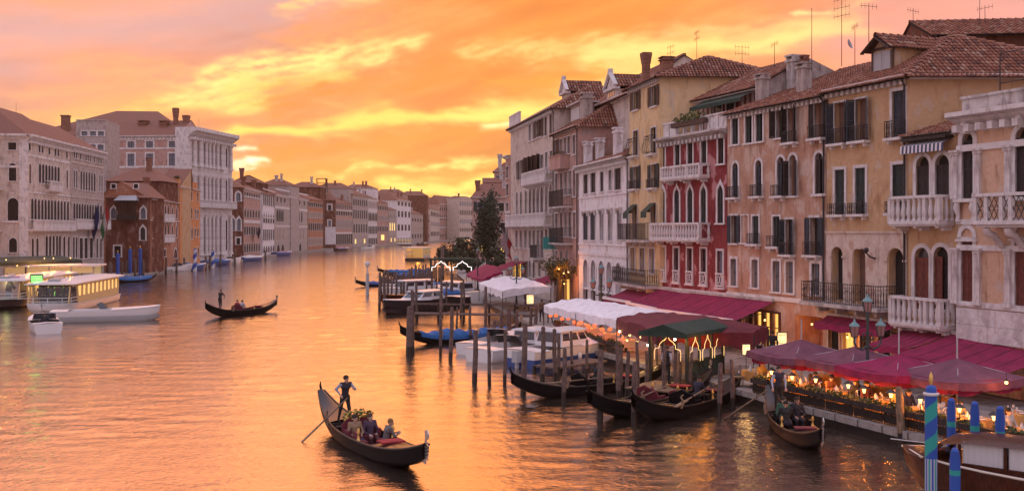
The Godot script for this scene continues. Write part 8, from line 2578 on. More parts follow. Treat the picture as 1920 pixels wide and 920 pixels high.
	parapet_panels(h,[.38,2.33,4.09,5.83,7.79],3.47,.85)
	roof_terrace(h,8.56,13.27)
	h=house("yellow_house","tall narrow yellow house with bulging iron window cages and green window awnings",Vector2(8.86,78.32),Vector2(10.18,71.69),18.24,8.5,"yellow",[wr(15.88,17.22,1.13,[1.55],{f=.08,s="open",sm="brown_wood",p="interior"}),wr(15.67,17.09,1.13,[5.65],{f=.08,s="open",sm="brown_wood",p="interior"}),wr(12.49,14.34,1.13,[1.55],{f=.1,p="interior",rail=1.25,rs="belly",rd=.3}),wr(12.36,14.19,1.13,[5.54],{f=.1,p="interior",rail=1.25,rs="belly",rd=.3}),wr(10.05,11.7,1.13,[1.55],{f=.1,s="open",sm="green_wood",p="glass",rail=.6}),wr(9.96,11.61,1.13,[5.6],{f=.1,s="open",sm="green_wood",p="glass",rail=.6}),wr(6.36,8.82,1.08,[1.35,5.54],{f=.1,p="curtain_brown",cloth="deep_green"}),wr(3.97,5.7,1.09,[.84,3.08,5.2],{f=.1,p="curtain_glass"}),wr(.26,1.96,1.21,[.97,3.08,5.43],{called="shop_window",f=.08,p="shop_window"})],{roof="gable",rise=1.7,ridge=4.2,hip_r=2.5,hip_l=2,tiles=true,pitch=.22,cornice=.2,cornice_out=.3,dent=.4,skew_r=.2,skew_l=.2})
	iron_balcony(h,.1,6.37,6.32,1.15,.9,"bars")
	iron_balcony(h,-1.2,6.67,3.12,1.1,1.0,"scroll")
	chimney(h,V(.9,17.94,-1.0),.5,2.3,"flare","brick")
	chimney(h,V(4.51,18.04,-1.3),.75,1.3,"cap","brick")
	h=house("white_house","white rendered house with hooded piano nobile windows and a row of round arches below",Vector2(5.97,92.75),Vector2(8.83,78.45),13.29,11,"white_wall",[wr(10.19,11.86,1.4,[2.36],{f=.08,s="closed",sm="dark_wood"}),wr(10.2,11.87,1.49,[4.71],{f=.08,s="closed",sm="dark_wood"}),wr(10.19,11.81,.94,[7.36],{f=.1,s="half",sm="dark_wood"}),wr(10.2,11.8,.88,[9.79],{f=.1,p="curtain_glass"}),wr(10.16,11.85,1.69,[11.8],{f=.08,s="closed",sm="dark_wood"}),wr(6.17,8.5,1.53,[2.33,4.62],{f=.12,s="closed",sm="slate_wood",hood=1}),wr(6.17,8.57,1.04,[7.31,9.7,12.17],{f=.12,p="curtain_glass",hood=1,bars=1}),wr(2.02,4.48,1.41,[2.36,4.79,7.2,9.49,11.94],{k="arch",f=.25,deep=.35,p="glass",fm="white_wall"}),wr(.7,1.89,1.41,[2.36,4.79,7.2,9.49,11.94],{called="door",f=.1,p="interior"})],{roof="gable",rise=2.2,ridge=6,tiles=true,pitch=.24,cornice=.4,cornice_out=.6,dent=.42,bands=[[4.89,.3],[5.76,.12],[9.79,.1]],bm="white_wall"})
	chimney(h,V(.5,12.9,-.7),.65,2,"cap","white_wall")
	chimney(h,V(1.18,13.17,-1.6),.65,2,"cap","white_wall")
	chimney(h,V(6.57,13.17,-1.6),.65,2.4,"cap","white_wall")
	h=house("grey_house","narrow grey house with dark iron balconies, a red balcony box and a teal shop sign",Vector2(4.2,101.62),Vector2(5.93,92.93),17.08,11,"pink_wall",[wr(14.31,15.81,.98,[.66],{f=.08,p="interior",s="open",sm="brown_wood"}),wr(14.11,15.71,1.02,[2.47,4.12,5.53],{f=.08,p="interior"}),wr(13.91,15.65,1.04,[7.46],{f=.12,p="curtain_glass"}),wr(10.47,12.54,1.09,[.77],{f=.12,p="curtain_glass"}),wr(10.3,12.49,1.01,[2.68,4.33,5.92],{f=.1,p="interior"}),wr(10.09,12.5,1.04,[7.56],{f=.14,p="curtain_glass"}),wr(6.59,8.66,1.09,[.77],{f=.12,p="curtain_glass"}),wr(6.45,8.7,1.01,[2.68,4.33,5.92],{f=.1,p="interior"}),wr(6.37,8.64,1.04,[7.56],{f=.14,p="curtain_glass"}),wr(4.26,5.07,.94,[.62,2.68,4.73],{f=.06,p="interior"}),wr(.56,2.47,1.85,[2.05,4.93],{called="shop_window",f=.1,p="shop_window"})],{roof="gable",rise=4.2,ridge=7,hip_r=3.5,hip_l=1,tiles=true,pitch=.26,cornice=.25,cornice_out=.4,cm="dirty_stone"})
	iron_balcony(h,1.2,6.89,9.25,1.5,.9,"bars")
	iron_balcony(h,1.2,6.89,5.85,1.4,.9,"bars")
	balcony_box(h,1.41,5.72,12.73)
	shop_board(h,1.41,5.82)
	grey_attic(h,8.86,16.48)
	h=house("tall_pale_palace","tall pale five storey palace with white balconies and dark arched windows",Vector2(-.16,123.39),Vector2(4.15,101.84),19.73,12,"pale_wall",[wr(16.71,18.53,1.19,[10.83,12.83],{f=.1,p="curtain_glass"}),wr(16.74,18.52,1.25,[14.51,16.01],{f=.06,s="open",sm="brown_wood",p="interior"}),wr(16.59,18.52,1.16,[18.31,20.52],{f=.06,p="interior",s="closed",sm="brown_wood"}),wr(12.85,14.87,1.22,[3.93],{f=.1,p="interior"}),wr(12.75,14.95,1.44,[6.03,8.62],{f=.08,p="interior",s="open",sm="brown_wood"}),wr(12.8,14.96,1.31,[11.1,12.96,15.01],{f=.08,p="interior",s="ajar",sm="brown_wood"}),wr(12.83,14.81,1.22,[16.63],{f=.08,p="interior"}),wr(12.83,14.91,1.04,[18.67,20.75],{f=.12,p="curtain_glass"}),wr(8.82,11.47,1.17,[3.81,6.15,8.76],{k="arch",f=.14,p="glass"}),wr(8.7,11.52,1.29,[10.94,12.88,14.76,16.63],{k="arch",f=.16,p="glass"}),wr(8.61,11.55,1.16,[18.67,20.52],{k="arch",f=.16,p="glass"}),wr(5.07,7.02,1.27,[3.63,6.03,8.62,10.83,12.83],{f=.1,p="glass"}),wr(4.24,7.07,1.25,[14.76,16.63],{f=.1,p="glass"}),wr(5.19,7.11,1.04,[18.67,20.52],{f=.1,p="glass"}),wr(1.97,3.81,1.2,[10.83,12.83],{k="arch",f=.1,p="interior"}),wr(1.63,3.47,1.52,[2.39,5.44],{called="shop_window",f=.1,p="shop_window"}),wr(2.21,3.69,1.08,[15.52,18.67,20.75],{k="arch",f=.1,p="interior"})],{roof="gable",rise=2.8,ridge=5,hip_l=3,hip_r=3.5,tiles=true,pitch=.3,cornice=.3,cornice_out=.45,dent=.5})
	stone_balcony(h,.81,20.75,7.64,1.15,.8,.42,[.0,.17,.33,.5,.67,.83,1.0],{single=false,brackets=6})
	stone_balcony(h,10.01,21.2,12.03,1.15,.8,.42,[.0,.17,.33,.5,.67,.83,1.0],{single=false,brackets=6})
	stone_balcony(h,.3,6.0,19.18,1.3,.2,.5,[.0,.5,1.0],{single=false,brackets=0})
	iron_balcony(h,14,17.24,4.18,1.3,.7,"bars")
	h=house("slim_pink_house","slim pink house edge beyond the tall pale palace with roof pinnacles",Vector2(-.78,126.49),Vector2(-.19,123.55),16.61,10,"pink_wall",[wr(13.33,14.74,1.34,[1.18],{f=.1,p="glass"}),wr(11.21,12.62,1.34,[1.18],{f=.1,p="glass"}),wr(8.96,10.37,1.34,[1.18],{f=.1,p="glass"}),wr(6.39,7.8,1.34,[1.18],{f=.1,p="glass"}),wr(3.81,5.23,1.34,[1.18],{f=.1,p="glass"})],{roof="gable",rise=1.5,cornice=.4,cornice_out=.5,bands=[[9.08,.3]]})
	h=house("gabled_house_behind","tiled house behind the palaces with two stone pedimented dormers",Vector2(5.6,113),Vector2(10.7,87.4),19.6,9,"pale_wall",[],{roof="gable",rise=2.9,ridge=4,tiles=true,pitch=.3,cornice=.3,cornice_out=.4})
	pediment_house(h,0)
	h=house("two_arch_house","low ochre bay house with paired round arches, white balconies and a striped blue awning",Vector2(18.78,49.21),Vector2(19.86,46.32),12.06,9,"ochre",[wr(8.58,10.39,.86,[.97],{k="arch",f=.2,p="interior",s="planks",sm="dark_wood"}),wr(8.54,10.38,.88,[2.2],{k="arch",f=.2,p="interior",s="planks",sm="dark_wood"}),wr(3.28,6.16,.93,[.91],{k="arch",f=.2,p="glass",s="planks",sm="red_wood"}),wr(3.36,6.22,.92,[2.12],{k="arch",f=.2,p="interior",s="half",sm="red_wood"})],{roof="shed_front",rise=1.9,ridge=6,tiles=true,pitch=.22,cornice=.26,cornice_out=.4,skew_l=.37,skew_r=.37})
	stone_balcony(h,-.25,2.9,7.39,1.13,.9,.34,[.0,.72,1.0],{lions=true})
	stone_balcony(h,-.2,2.96,2.71,1.16,.9,.34,[.0,.72,1.0],{lions=true})
	striped_awning(h,.07,2.83,10.98)
	h=house("peach_palace","peach palace with white stone pilasters, heavy bracketed cornice and slatted red shutters",Vector2(19.69,45.88),Vector2(21.53,40.96),12.68,9,"peach",[wr(8.34,11.2,.64,[.59],{k="arch",f=.22,p="interior",s="closed",sm="dark_wood",deep=.25}),wr(8.25,11.17,.81,[3.59],{k="arch",f=.22,p="interior",s="closed",sm="dark_wood",deep=.25}),wr(3.78,6.48,.67,[.56],{f=.18,s="closed",sm="red_wood",p="interior"}),wr(3.72,6.51,.81,[3.57],{f=.18,s="closed",sm="red_wood",p="interior"}),wr(6.57,7.04,.67,[.56],{k="arch",f=.2,p="peach",deep=.06,called="lunette"}),wr(6.62,7.12,.81,[3.57],{k="arch",f=.2,p="peach",deep=.06,called="lunette"})],{roof="flat",cornice=.55,cornice_out=.75,dent=.62,bands=[[10.4,.28],[7.22,.22],[6.08,.24],[3.62,.24]]})
	palace_trim(h,[.59,3.59],[.64,.81],5.25,12.08,3.58,2.15)
	lattice_balcony(h,2.12,5.25,7.35)
	h=house("dark_tiled_house","dark brown house rising behind with a broad red tiled roof",Vector2(24.4,60.5),Vector2(42,58.5),19,9,"brown_wall",[],{roof="gable",rise=1.5,ridge=4.2,tiles=true,pitch=.26,over=.7})
	h=house("pink_brick_house","weathered pink brick house facing down the canal behind the cypress",Vector2(-9.6,250),Vector2(-.6,250),15.83,16,"pink_wall",[wr(11.77,14.08,1.67,[2.04],{f=.15,p="curtain_glass",s="open",sm="green_wood"}),wr(6.39,9.08,1.41,[2.04,7.55],{f=.15,p="interior"}),wr(2.03,4.21,1.15,[2.04,7.55],{f=.12,p="lit_window"}),wr(11.77,13.82,1.28,[7.04],{f=.12,p="interior"})],{roof="gable",rise=3.6,ridge=8,cornice=.3,cornice_out=.4,hip_l=2})
	chimney(h,V(1.2,15.8,-4),1.0,3.6,"flare","brick")
	h=house("pink_turret_house","small pink upper storey with a red pyramid roof above the brick house",Vector2(-4.6,268),Vector2(2.2,268),23.17,8,"pink_wall",[wr(20.09,21.33,1.92,[1.44],{f=.1,p="curtain_glass"})],{roof="gable",rise=2.4,ridge=4,hip_l=2.5,hip_r=2.5,cornice=.4,cornice_out=.4})
	h=house("far_tiled_house","low roofed house stepping up beside the pink turret",Vector2(-7.4,262),Vector2(-1,262),20,7,"pink_wall",[],{roof="gable",rise=1.2,ridge=3})
func build_left_bank() -> void:
	var h: Node3D
	h=house("pale_palace","pale pink stone palace with arcaded loggia, corner end wall facing the bridge and stone balconies",Vector2(-64.16,137.5),Vector2(-65.62,154.26),20.4,14.2,"pale_wall",[wr(17.78,18.72,.75,[.74,4.31,5.41,8.08,10.52,11.72,15.32],{f=.12,p="interior",deep=.06}),wr(13.39,16.05,.79,[.89,15.43],{k="arch",f=.16,p="glass",deep=.06}),wr(13.64,16.33,.96,[4.51,5.72,6.9,8.08,9.24,10.52,11.79],{k="arch",f=.1,p="interior",deep=.06}),wr(8.27,11.47,.98,[1.69,2.84,4.12,5.41,6.63,7.87,9.13,10.41,11.72,13.05,14.4,15.78],{k="arch",f=.08,p="interior",deep=.06}),wr(3.55,6.14,.87,[1.88,3.53],{k="arch",f=.2,p="interior",deep=.06}),wr(3.15,6.47,.98,[7.04,8.39,9.77,11.17,12.38],{k="arch",f=.2,p="interior",deep=.06}),wr(3.25,6.3,.91,[14.17,16.12],{k="arch",f=.2,p="interior",deep=.06})],{bare=1,foot=.5,roof="gable",rise=4.5,ridge=7,hip_l=6,cornice=.8,cornice_out=.7,dent=.7,bands=[[16.99,.35],[12.14,.2],[7.15,.25]]})
	side_windows(h,V(0,0,-14.2),-PI / 2,[fr(17.78,18.76,1.02,[12.29]),fr(13.69,16.02,.95,[12.34],"arch"),fr(8.27,11.44,1.36,[12.39],"arch"),fr(4.25,6.15,1.02,[12.39],"arch")])
	end_wall_trim(h,14.2,12.63,7.21,19.9)
	stone_balcony(h,.2,16.63,7.3,1.3,.9,.5,[.0,.2,.4,.6,.8,1.0],{single=false,brackets=9})
	stone_balcony(h,6.43,11.06,12.86,1.2,.8,.5,[.0,.5,1.0],{single=false,brackets=4})
	h=house("arcaded_palace","grey brown arcaded palace with slim colonnettes, next beyond the pale pink palace",Vector2(-65.62,154.41),Vector2(-67.05,170.69),20.45,14,"grey_wall",[wr(18.01,19.25,.67,[1.59,2.56,4.54,7.07,8.11,9.16,11.31,13.51,14.63],{f=.12,p="interior",deep=.06}),wr(13.54,16.27,.67,[1.59,2.68,14.06,15.19],{k="arch",f=.14,p="glass",deep=.06}),wr(13.38,16.36,.88,[4.79,6.05,7.33,8.64,9.96,11.31],{k="arch",f=.1,p="interior",deep=.06}),wr(8.5,11.33,1.01,[1.59,2.81,4.04,5.29,6.56,7.85,9.16,10.5,11.85,13.23,14.63],{k="arch",f=.08,p="interior",deep=.06}),wr(3.07,6.28,.85,[1.35,2.56],{k="arch",f=.2,p="interior",deep=.06}),wr(2.86,6.01,1.55,[4.79,7.07,9.69],{f=.2,p="interior",deep=.06}),wr(2.78,5.97,.98,[12.67,14.63],{k="arch",f=.2,p="interior",deep=.06})],{bare=1,foot=.5,roof="gable",rise=4,ridge=7,cornice=.7,cornice_out=.6,dent=.7,bm="pale_wall",bands=[[12.13,.2],[17.27,.25]]})
	stone_balcony(h,.2,16.94,7.58,1.3,.9,.5,[.0,.25,.5,.75,1.0],{single=false,brackets=9})
	h=house("edge_house","brown house sliver with tiled roof and lit dormer at the picture edge",Vector2(-74,118),Vector2(-77.6,137.2),20.92,10,"brown_wall",[],{bare=1,foot=.5,roof="gable",rise=3,ridge=5})
	lit_dormer(h)
	h=house("broad_roofed_block","huge hipped tiled roof block rising behind the two arcaded palaces",Vector2(-120.14,258),Vector2(-83.57,262),31.77,40,"grey_wall",[],{bare=1,foot=.5,roof="gable",rise=8.18,ridge=20,hip_l=16,hip_r=10})
	roof_stacks(h)
	h=house("brick_backhouse","flat topped brick block with banded windows behind the grey brown palace",Vector2(-83.9,200),Vector2(-78.35,200.5),29.04,9,"grey_wall",[wr(25.44,26.31,1.09,[1.54,3.13,4.62],{f=.2,p="curtain_glass"}),wr(22.71,23.74,1.09,[3.08,4.57],{f=.2,p="curtain_glass"})],{foot=.5,roof="flat",cornice=.25,cornice_out=.2,cm="dirty_stone"})
	h=house("white_stone_palace","massive white stone palace with giant columns and projecting cornices in three storeys",Vector2(-72.3,232),Vector2(-68.5,254),30.89,3.2,"stone",[wr(22.19,27.16,.98,[3.46,19.19],{k="arch",f=.2,p="glass",deep=.06}),wr(22.17,27.64,1.14,[6.58,10.46,14.75],{k="arch",f=.2,p="interior",deep=.06}),wr(22.17,26.15,.71,[8.44,12.52,16.74],{f=.15,p="interior",deep=.06}),wr(14.22,19.57,.98,[3.46,19.19],{k="arch",f=.2,p="glass",deep=.06}),wr(14.09,19.93,1.14,[6.58,10.46,14.75],{k="arch",f=.2,p="interior",deep=.06}),wr(14.09,18.44,.71,[8.44,12.52,16.74],{f=.15,p="interior",deep=.06}),wr(2.52,9.74,.98,[3.46,19.19],{k="arch",f=.2,p="interior",deep=.06}),wr(1.53,9.98,1.25,[6.58,10.46,14.75],{k="arch",f=.2,p="interior",deep=.06})],{foot=.5,roof="flat",cornice=2.2,cornice_out=2,dent=1.1,bands=[[20.94,1.6],[12.1,1.6]],cornice_r=1})
	giant_columns(h,[2.19,4.75,5.53,7.64,9.52,11.42,13.63,15.88,17.02,20.81],[[21.69,27.91],[13.72,19.94],[1.52,10.98]])
	stone_balcony(h,.3,22.33,12.73,1.5,1.3,.6,[.0,.33,.67,1.0],{single=false,brackets=8})
	h=house("palace_side_wing","worn brick side wing of the white palace with stone framed windows and white bands",Vector2(-92.22,234.5),Vector2(-75.2,232.8),29.05,16,"pink_wall",[wr(25.69,27.25,1.62,[2.12,6.47,10.84,16.14],{f=.35,p="curtain_glass",bars=1}),wr(21.56,24.49,1.62,[2.12,6.47,10.84,16.14],{f=.35,p="curtain_glass",bars=1}),wr(18.69,19.65,1.49,[16.21],{f=.3,p="curtain_glass"})],{bare=1,foot=.5,roof="gable",rise=4.2,ridge=8,cornice=.5,cornice_out=.5,dent=.8,bands=[[27.53,.35],[25.5,.35],[21.25,.5]]})
	chimney(h,V(6.6,28.6,-6),1.7,4.0,"cap","brick")
	chimney(h,V(12,28.6,-5),1.6,3.8,"cap","brick")
	chimney(h,V(14.3,29.6,-6),.85,5.8,"flare","brick")
	chimney(h,V(16.4,29.6,-7),1.0,4.2,"flare","brick")
	h=house("maroon_house","dark red brown house end with a covered wooden loggia between pointed windows",Vector2(-69.36,177.5),Vector2(-62.2,177.5),13.42,8,"brown_wall",[wr(9.18,11.19,.82,[1.27,6.33],{k="ogee",f=.25,p="curtain_glass"}),wr(5.54,7.91,.82,[6.28],{k="ogee",f=.25,p="glass"}),wr(2.72,4.54,1.09,[1.96],{f=.25,p="interior"}),wr(14.37,15.1,.73,[1.27,5.1],{f=.15,p="interior"})],{bare=1,foot=.5,roof="gable",rise=2.8,ridge=8,hip_r=3})
	wood_loggia(h,2.09,5.37,9,12.28)
	h=house("rust_gothic_house","rust orange Gothic fronted house with pointed windows on the water, wooden canopy below",Vector2(-62.15,178.7),Vector2(-65.2,203.4),13.1,9,"rust_wall",[wr(9.49,11.97,1.43,[1.74,4.29,18.22,22.29],{k="ogee",f=.2,p="glass"}),wr(9.15,12.28,1.59,[9.17,11.93,14.78],{k="ogee",f=.2,p="interior"}),wr(5.85,8.53,1.43,[1.74,4.29,18.22,22.29],{k="ogee",f=.2,p="glass"}),wr(5.83,8.66,1.59,[9.17,11.93,14.78],{k="ogee",f=.2,p="interior"}),wr(2.41,3.75,2.02,[2.58,6.92,11.47],{f=.2,p="interior"}),wr(1.88,3.72,3.6,[21.26],{k="arch",f=.25,p="interior"})],{foot=.5,roof="gable",rise=3,ridge=5,cornice=.25,cornice_out=.4,bands=[[8.91,.2]]})
	stone_balcony(h,7.81,16.73,5.24,1.2,.8,.5,[.0,1.0],{single=false,brackets=3})
	stone_balcony(h,7.81,16.73,8.95,1.2,.8,.5,[.0,1.0],{single=false,brackets=3})
	h=house("bright_orange_house","bright orange narrow house with a planted roof terrace before the white palace",Vector2(-65.25,204),Vector2(-66.7,222),16.35,7,"orange_wall",[wr(13.44,15.19,1.34,[4.35,5.96,15.94],{f=.12,p="interior"}),wr(13.46,15.21,2.4,[9.51],{f=.12,p="interior"}),wr(9.73,11.59,1.34,[4.35,5.96,13.92,15.94],{f=.12,p="curtain_glass"}),wr(9.63,11.82,2.4,[9.51],{f=.12,p="interior"}),wr(5.91,7.76,1.34,[4.35,6.2,13.42,15.94],{k="arch",f=.12,p="interior"}),wr(5.47,7.88,1.25,[9.03,10.47],{k="arch",f=.12,p="interior"}),wr(1.54,3.72,1.34,[4.35,6.66,13.92,16.45],{k="arch",f=.12,p="interior"})],{foot=.5,roof="flat",cornice=.3,cornice_out=.5})
	terrace_pots(h,18.06,15.85)
	h=house("ochre_backhouse","ochre house with tiled roof and white flue behind the rust Gothic front",Vector2(-69.78,203.7),Vector2(-65.4,203.7),16.07,8,"ochre",[],{bare=1,foot=.5,roof="gable",rise=4.2,ridge=8})
	h=house("tiled_backhouse","low tiled roofs stepping up behind the maroon house",Vector2(-75.03,192),Vector2(-64.98,192),16.95,10,"brown_wall",[],{foot=.5,roof="gable",rise=3,ridge=9,hip_r=5,hip_l=3})
	h=house("quoined_house","pinkish house with dark and white corner quoins just past the white stone palace",Vector2(-71.85,278),Vector2(-73.74,304),19.19,12,"pink_wall",[fr(16.23,17.72,2.23,[1.71,5.2,8.78,12.45,16.22,20.08,24.05]),fr(10.87,13.26,2.57,[2,6.09,10.3,14.64,19.1,23.71],"arch"),fr(6.11,8.34,2.57,[1.71,5.2,8.78,12.45,16.22,20.08,24.05]),fr(1.34,3.87,2.57,[1.71,5.2,8.78,12.45,16.22,20.08,24.05],"arch")],{foot=.5,roof="gable",rise=2.6,ridge=6,hip_l=3,cornice=.5,cornice_out=.5,bands=[[9.3,.9],[16.4,.3]],bm="stone"})
	h=house("brown_canal_house","dark brown gable end with tall pointed windows beside the quoined house",Vector2(-74.75,274),Vector2(-71.75,277.6),19.37,11,"brown_wall",[wr(15.08,17.34,1.34,[3],{k="arch",f=.5,p="curtain_glass"}),wr(7.28,10.67,1.17,[1.33,3.17],{k="ogee",f=.4,p="curtain_glass"}),wr(3.6,5.3,1.18,[3],{f=.4,p="interior"})],{foot=.5,roof="gable",rise=3,ridge=9,hip_l=3})
	h=house("narrow_white_house","narrow white house with dark balcony between the quoined and the grey green house",Vector2(-73.44,306),Vector2(-76.39,334),18.96,12,"white_wall",[fr(14.86,18.14,2.87,[2.16,6.59,11.14,15.82,20.64,25.61]),fr(9.62,13.22,3.91,[2.6,7.94,13.46,19.18,25.11],"ogee"),fr(4.38,7.66,2.87,[2.16,6.59,11.14,15.82,20.64,25.61]),fr(.78,2.74,3.91,[2.6,7.94,13.46,19.18,25.11],"arch")],{foot=.5,roof="gable",rise=2.6,ridge=6,hip_l=3,bands=[[11,.4],[19.5,.3]]})
	h=house("grey_green_palace","wide grey green palace with white framed groups of tall windows",Vector2(-76.68,336),Vector2(-77.59,394),19.56,12,"grey_wall",[fr(16.67,18.9,2.49,[3.28,9.16,15.26,26.23,30.04,33.93,37.9,41.96,51.43]),fr(10.35,14.44,2.72,[3.28,6.19,9.16,12.19,25.29,29.08,32.95,36.9,40.94,46.11],"arch"),fr(4.02,8.12,2.95,[3.28,7.46,12.62,25.29,31,36.9,42.99,49.28],"rect","curtain_glass"),fr(-.07,2.91,4.54,[4.94,11.75,26.23,33.93,42.99],"arch")],{foot=.5,roof="gable",rise=2.8,ridge=6,hip_l=3,cornice=.8,cornice_out=.6,bands=[[8.5,.6],[14.6,.7],[20.6,.5]],bm="stone"})
	h=house("salmon_house","salmon red house with small dark shuttered windows",Vector2(-77.97,397),Vector2(-77.19,424),20.12,12,"rust_wall",[fr(16.67,18.36,2.56,[1.59,4.8,8.06,11.38,14.75,18.18,21.67,25.22]),fr(12.26,14.57,2.56,[1.59,4.8,8.06,11.38,14.75,18.18,21.67,25.22],"rect","curtain_glass"),fr(7.42,10.36,2.75,[1.81,5.49,9.24,13.06,16.95,20.92,24.96]),fr(1.53,4.69,2.56,[1.81,5.49,9.24,13.06,16.95,20.92,24.96],"rect","curtain_glass")],{foot=.5,roof="gable",rise=2.6,ridge=6,hip_l=3})
	h=house("pale_pink_house","pale pink fronted house with a dark iron balcony beyond the salmon house",Vector2(-75.37,444),Vector2(-72.31,470),20.02,12,"pink_wall",[fr(16.84,18.71,1.72,[1.55,4.69,7.86,11.09,14.36,17.67,21.04,24.45]),fr(14.03,15.9,2.58,[1.77,5.36,9.01,12.72,16.48,20.31,24.21]),fr(8.41,12.15,2.07,[1.55,4.69,7.86,11.09,14.36,17.67,21.04,24.45],"rect","curtain_glass"),fr(1.38,6.53,2.58,[1.55,4.69,7.86,11.09,14.36,17.67,21.04,24.45],"arch")],{foot=.5,roof="gable",rise=2.8,ridge=6,hip_l=3,bands=[[6,.7],[16,.4]]})
	h=house("blind_brown_house","plain brown gable wall with a single white framed window and a white lower part",Vector2(-80.28,441),Vector2(-75.3,443.6),21.09,12,"brown_wall",[wr(16.07,18.34,1.41,[2.92],{f=.6,p="interior"}),wr(9.27,11.76,1.17,[2.92],{f=.5,p="curtain_glass"})],{foot=.5,roof="gable",rise=5,ridge=10,bands=[[1.5,7.5]],bm="white_wall"})
	h=house("olive_house","olive ochre house with flowered balcony and narrow windows",Vector2(-72.68,474),Vector2(-69.77,502),24.52,12,"grey_wall",[fr(19,22,2.46,[1.91,5.76,9.69,13.67,17.72,21.84,26.03]),fr(13,17,2.46,[1.91,5.76,9.69,13.67,17.72,21.84,26.03]),fr(6.5,10.5,2.66,[2.23,6.74,11.34,16.03,20.81,25.68]),fr(1.5,3.5,2.41,[4.79,21.84],"rect","lit_window")],{foot=.5,roof="gable",rise=2.8,ridge=6,hip_l=3})
	h=house("lilac_grey_house","tall lilac grey house with pale stone window columns",Vector2(-69.78,504),Vector2(-68.25,526),24.04,12,"stone",[fr(18.62,21.78,2.65,[1.77,5.34,8.96,12.63,16.36,20.14],"rect","curtain_glass"),fr(12.28,16.5,2.91,[1.77,5.34,8.96,12.63,16.36,20.14],"arch"),fr(5.94,9.64,2.65,[1.77,5.34,8.96,12.63,16.36,20.14]),fr(.66,3.83,3.17,[2.12,6.42,10.79,15.24,19.76])],{foot=.5,roof="gable",rise=2.6,ridge=6,hip_l=3})
	h=house("rose_house","rose pink low house with a lit ground floor",Vector2(-68.49,530),Vector2(-65.96,552),22.72,12,"pink_wall",[fr(18.09,20.31,2.38,[1.78,5.37,9.01,12.7,16.44,20.23]),fr(12.55,15.32,2.38,[1.78,5.37,9.01,12.7,16.44,20.23],"rect","curtain_glass"),fr(7,9.77,2.38,[1.78,5.37,9.01,12.7,16.44,20.23]),fr(2.56,5.34,6.99,[10.27],"rect","lit_window")],{foot=.5,roof="gable",rise=2.2,ridge=6,hip_l=3})
	h=house("lit_low_house","low dark house with yellow lit windows between the rose and the white house",Vector2(-66.15,556),Vector2(-63.88,574),19.48,12,"grey_wall",[fr(13.95,16.27,2.22,[1.47,4.43,7.42,10.44,13.5,16.59],"rect","curtain_glass"),fr(7.58,11.63,1.89,[3.54,8.32,13.19],"rect","lit_window"),fr(1.5,3.52,1.89,[5.92,14.42],"rect","lit_window")],{foot=.5,roof="gable",rise=2.2,ridge=6,hip_l=3})
	h=house("square_white_house","square white house with regular windows far along the left bank",Vector2(-64.25,580),Vector2(-60.02,616),25.35,12,"white_wall",[fr(21.71,23.85,4.83,[4.3,13.09,22.14,31.47]),fr(15.27,18.64,4.83,[4.3,13.09,22.14,31.47]),fr(7.61,10.98,4.83,[4.3,13.09,22.14,31.47]),fr(.87,3.32,4.26,[3.43,10.42,17.58,24.91,32.42])],{foot=.5,roof="gable",rise=4,ridge=6,hip_l=5,cornice=.8,cornice_out=.6})
	h=house("umber_house","umber brown house with a long low front, far along the left bank",Vector2(-62.03,640),Vector2(-58.44,740),18.99,12,"grey_wall",[fr(13.34,15.45,6.96,[6.24,19.1,32.48,46.41,60.93,76.07,91.89]),fr(8.06,10.52,6.96,[6.24,19.1,32.48,46.41,60.93,76.07,91.89],"rect","curtain_glass"),fr(2.78,5.59,6.96,[6.24,19.1,32.48,46.41,60.93,76.07,91.89])],{foot=.5,roof="gable",rise=2.8,ridge=6,hip_l=3})
	h=house("small_pale_house","small pale house where the canal bends away",Vector2(-58.85,750),Vector2(-58.58,840),24.42,12,"pale_wall",[fr(18.38,21.63,9.69,[6.76,20.64,35.05,50,65.53,81.68]),fr(11.06,14.31,9.69,[6.76,20.64,35.05,50,65.53,81.68],"rect","curtain_glass"),fr(3.75,7,9.69,[6.76,20.64,35.05,50,65.53,81.68])],{foot=.5,roof="gable",rise=2.8,ridge=6,hip_l=3})
	h=house("arched_end_palace","pale palace with two rows of arches closing the view at the bend",Vector2(-59.28,850),Vector2(-45.69,900),30.6,12,"pink_wall",[fr(24.04,27.62,2.71,[2.45,7.4,12.41,17.47,22.59,27.76,33,38.3,43.66,49.08],"arch"),fr(16.42,20.9,2.71,[2.45,7.4,12.41,17.47,22.59,27.76,33,38.3,43.66,49.08],"arch"),fr(8.79,12.38,2.71,[2.45,7.4,12.41,17.47,22.59,27.76,33,38.3,43.66,49.08],"rect","curtain_glass"),fr(2.52,5.21,2.71,[2.73,8.23,13.81,19.45,25.17,30.96,36.82,42.76,48.78],"arch")],{foot=.5,roof="gable",rise=7,ridge=6,hip_l=3,bands=[[10,.8],[18,.8]],cornice=1,cornice_out=.8})
	h=house("tall_end_house","tall pale house with many windows right of the arched palace at the bend",Vector2(-43.66,860),Vector2(-33.39,880),35.73,12,"pale_wall",[fr(28.41,31.98,1.83,[1.57,4.73,7.91,11.11,14.33,17.58,20.84],"rect","curtain_glass"),fr(20.83,24.84,1.83,[1.57,4.73,7.91,11.11,14.33,17.58,20.84]),fr(13.69,17.26,1.83,[1.57,4.73,7.91,11.11,14.33,17.58,20.84],"rect","curtain_glass"),fr(7,10.12,1.83,[1.57,4.73,7.91,11.11,14.33,17.58,20.84])],{foot=.5,roof="gable",rise=1.6,ridge=6,hip_l=3,cornice=1,cornice_out=.8})
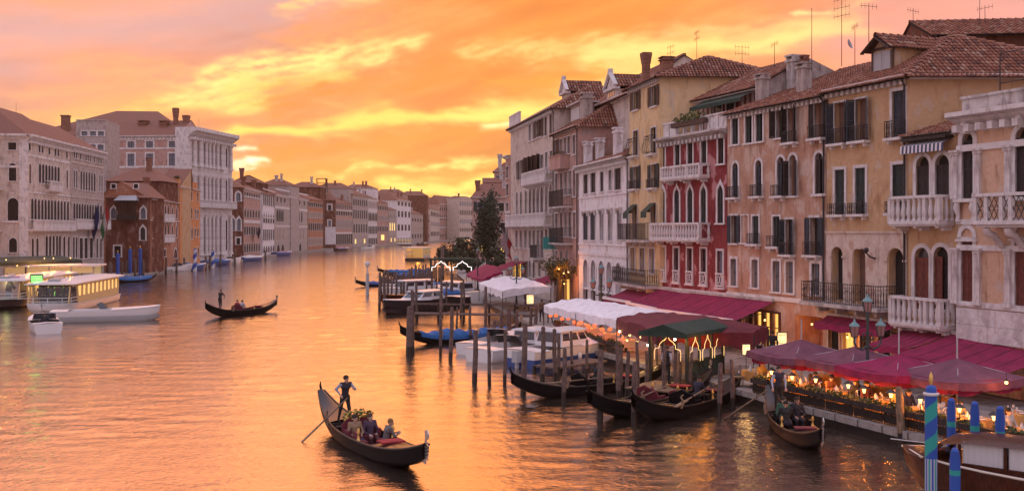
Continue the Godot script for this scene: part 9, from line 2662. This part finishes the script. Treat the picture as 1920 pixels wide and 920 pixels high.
	h=house("tiled_house","tiled house behind the brown gable end",Vector2(-86.65,320),Vector2(-78.44,320),22.76,14,"brown_wall",[],{foot=.5,roof="gable",rise=2.5,ridge=7,hip_l=4,hip_r=5})
	h=house("tiled_house","pair of tiled roofs behind the narrow white house",Vector2(-87.88,360),Vector2(-76.62,360),23.75,14,"grey_wall",[],{foot=.5,roof="gable",rise=2.4,ridge=7,hip_l=4,hip_r=5})
	h=house("tiled_house","tiled roof house behind the grey green palace",Vector2(-92.62,430),Vector2(-79.38,430),26.02,14,"brown_wall",[],{foot=.5,roof="gable",rise=2.4,ridge=7,hip_l=4,hip_r=5})
	h=house("tiled_house","long grey house behind the salmon house",Vector2(-89.18,470),Vector2(-73.51,470),27.26,14,"grey_wall",[],{foot=.5,roof="gable",rise=2.6,ridge=7,hip_l=4,hip_r=5})
	h=house("tiled_house","tiled house behind the olive house",Vector2(-86.97,530),Vector2(-70.67,530),29.24,14,"pink_wall",[],{foot=.5,roof="gable",rise=2.6,ridge=7,hip_l=4,hip_r=5})
	h=house("tiled_house","white attic house behind the lilac grey one",Vector2(-77.87,520),Vector2(-68.8,520),29.37,14,"white_wall",[],{foot=.5,roof="gable",rise=2,ridge=7,hip_l=4,hip_r=5})
	h=house("tiled_house","tiled house behind the rose house",Vector2(-85.33,640),Vector2(-65.64,640),30.8,14,"pink_wall",[],{foot=.5,roof="gable",rise=3,ridge=7,hip_l=4,hip_r=5})
	h=house("tiled_house","broad tiled house behind the square white house",Vector2(-76.1,700),Vector2(-57.44,700),31.91,14,"brown_wall",[],{foot=.5,roof="gable",rise=3,ridge=7,hip_l=4,hip_r=5})
	h=house("tiled_house","tiled house at the bend behind the umber house",Vector2(-74.97,860),Vector2(-56.45,860),33.08,14,"pink_wall",[],{foot=.5,roof="gable",rise=3,ridge=7,hip_l=4,hip_r=5})
	h=house("tiled_house","low far house beyond the bend",Vector2(-67.34,980),Vector2(-45.23,980),34.64,14,"brown_wall",[],{foot=.5,roof="gable",rise=3,ridge=7,hip_l=4,hip_r=5})
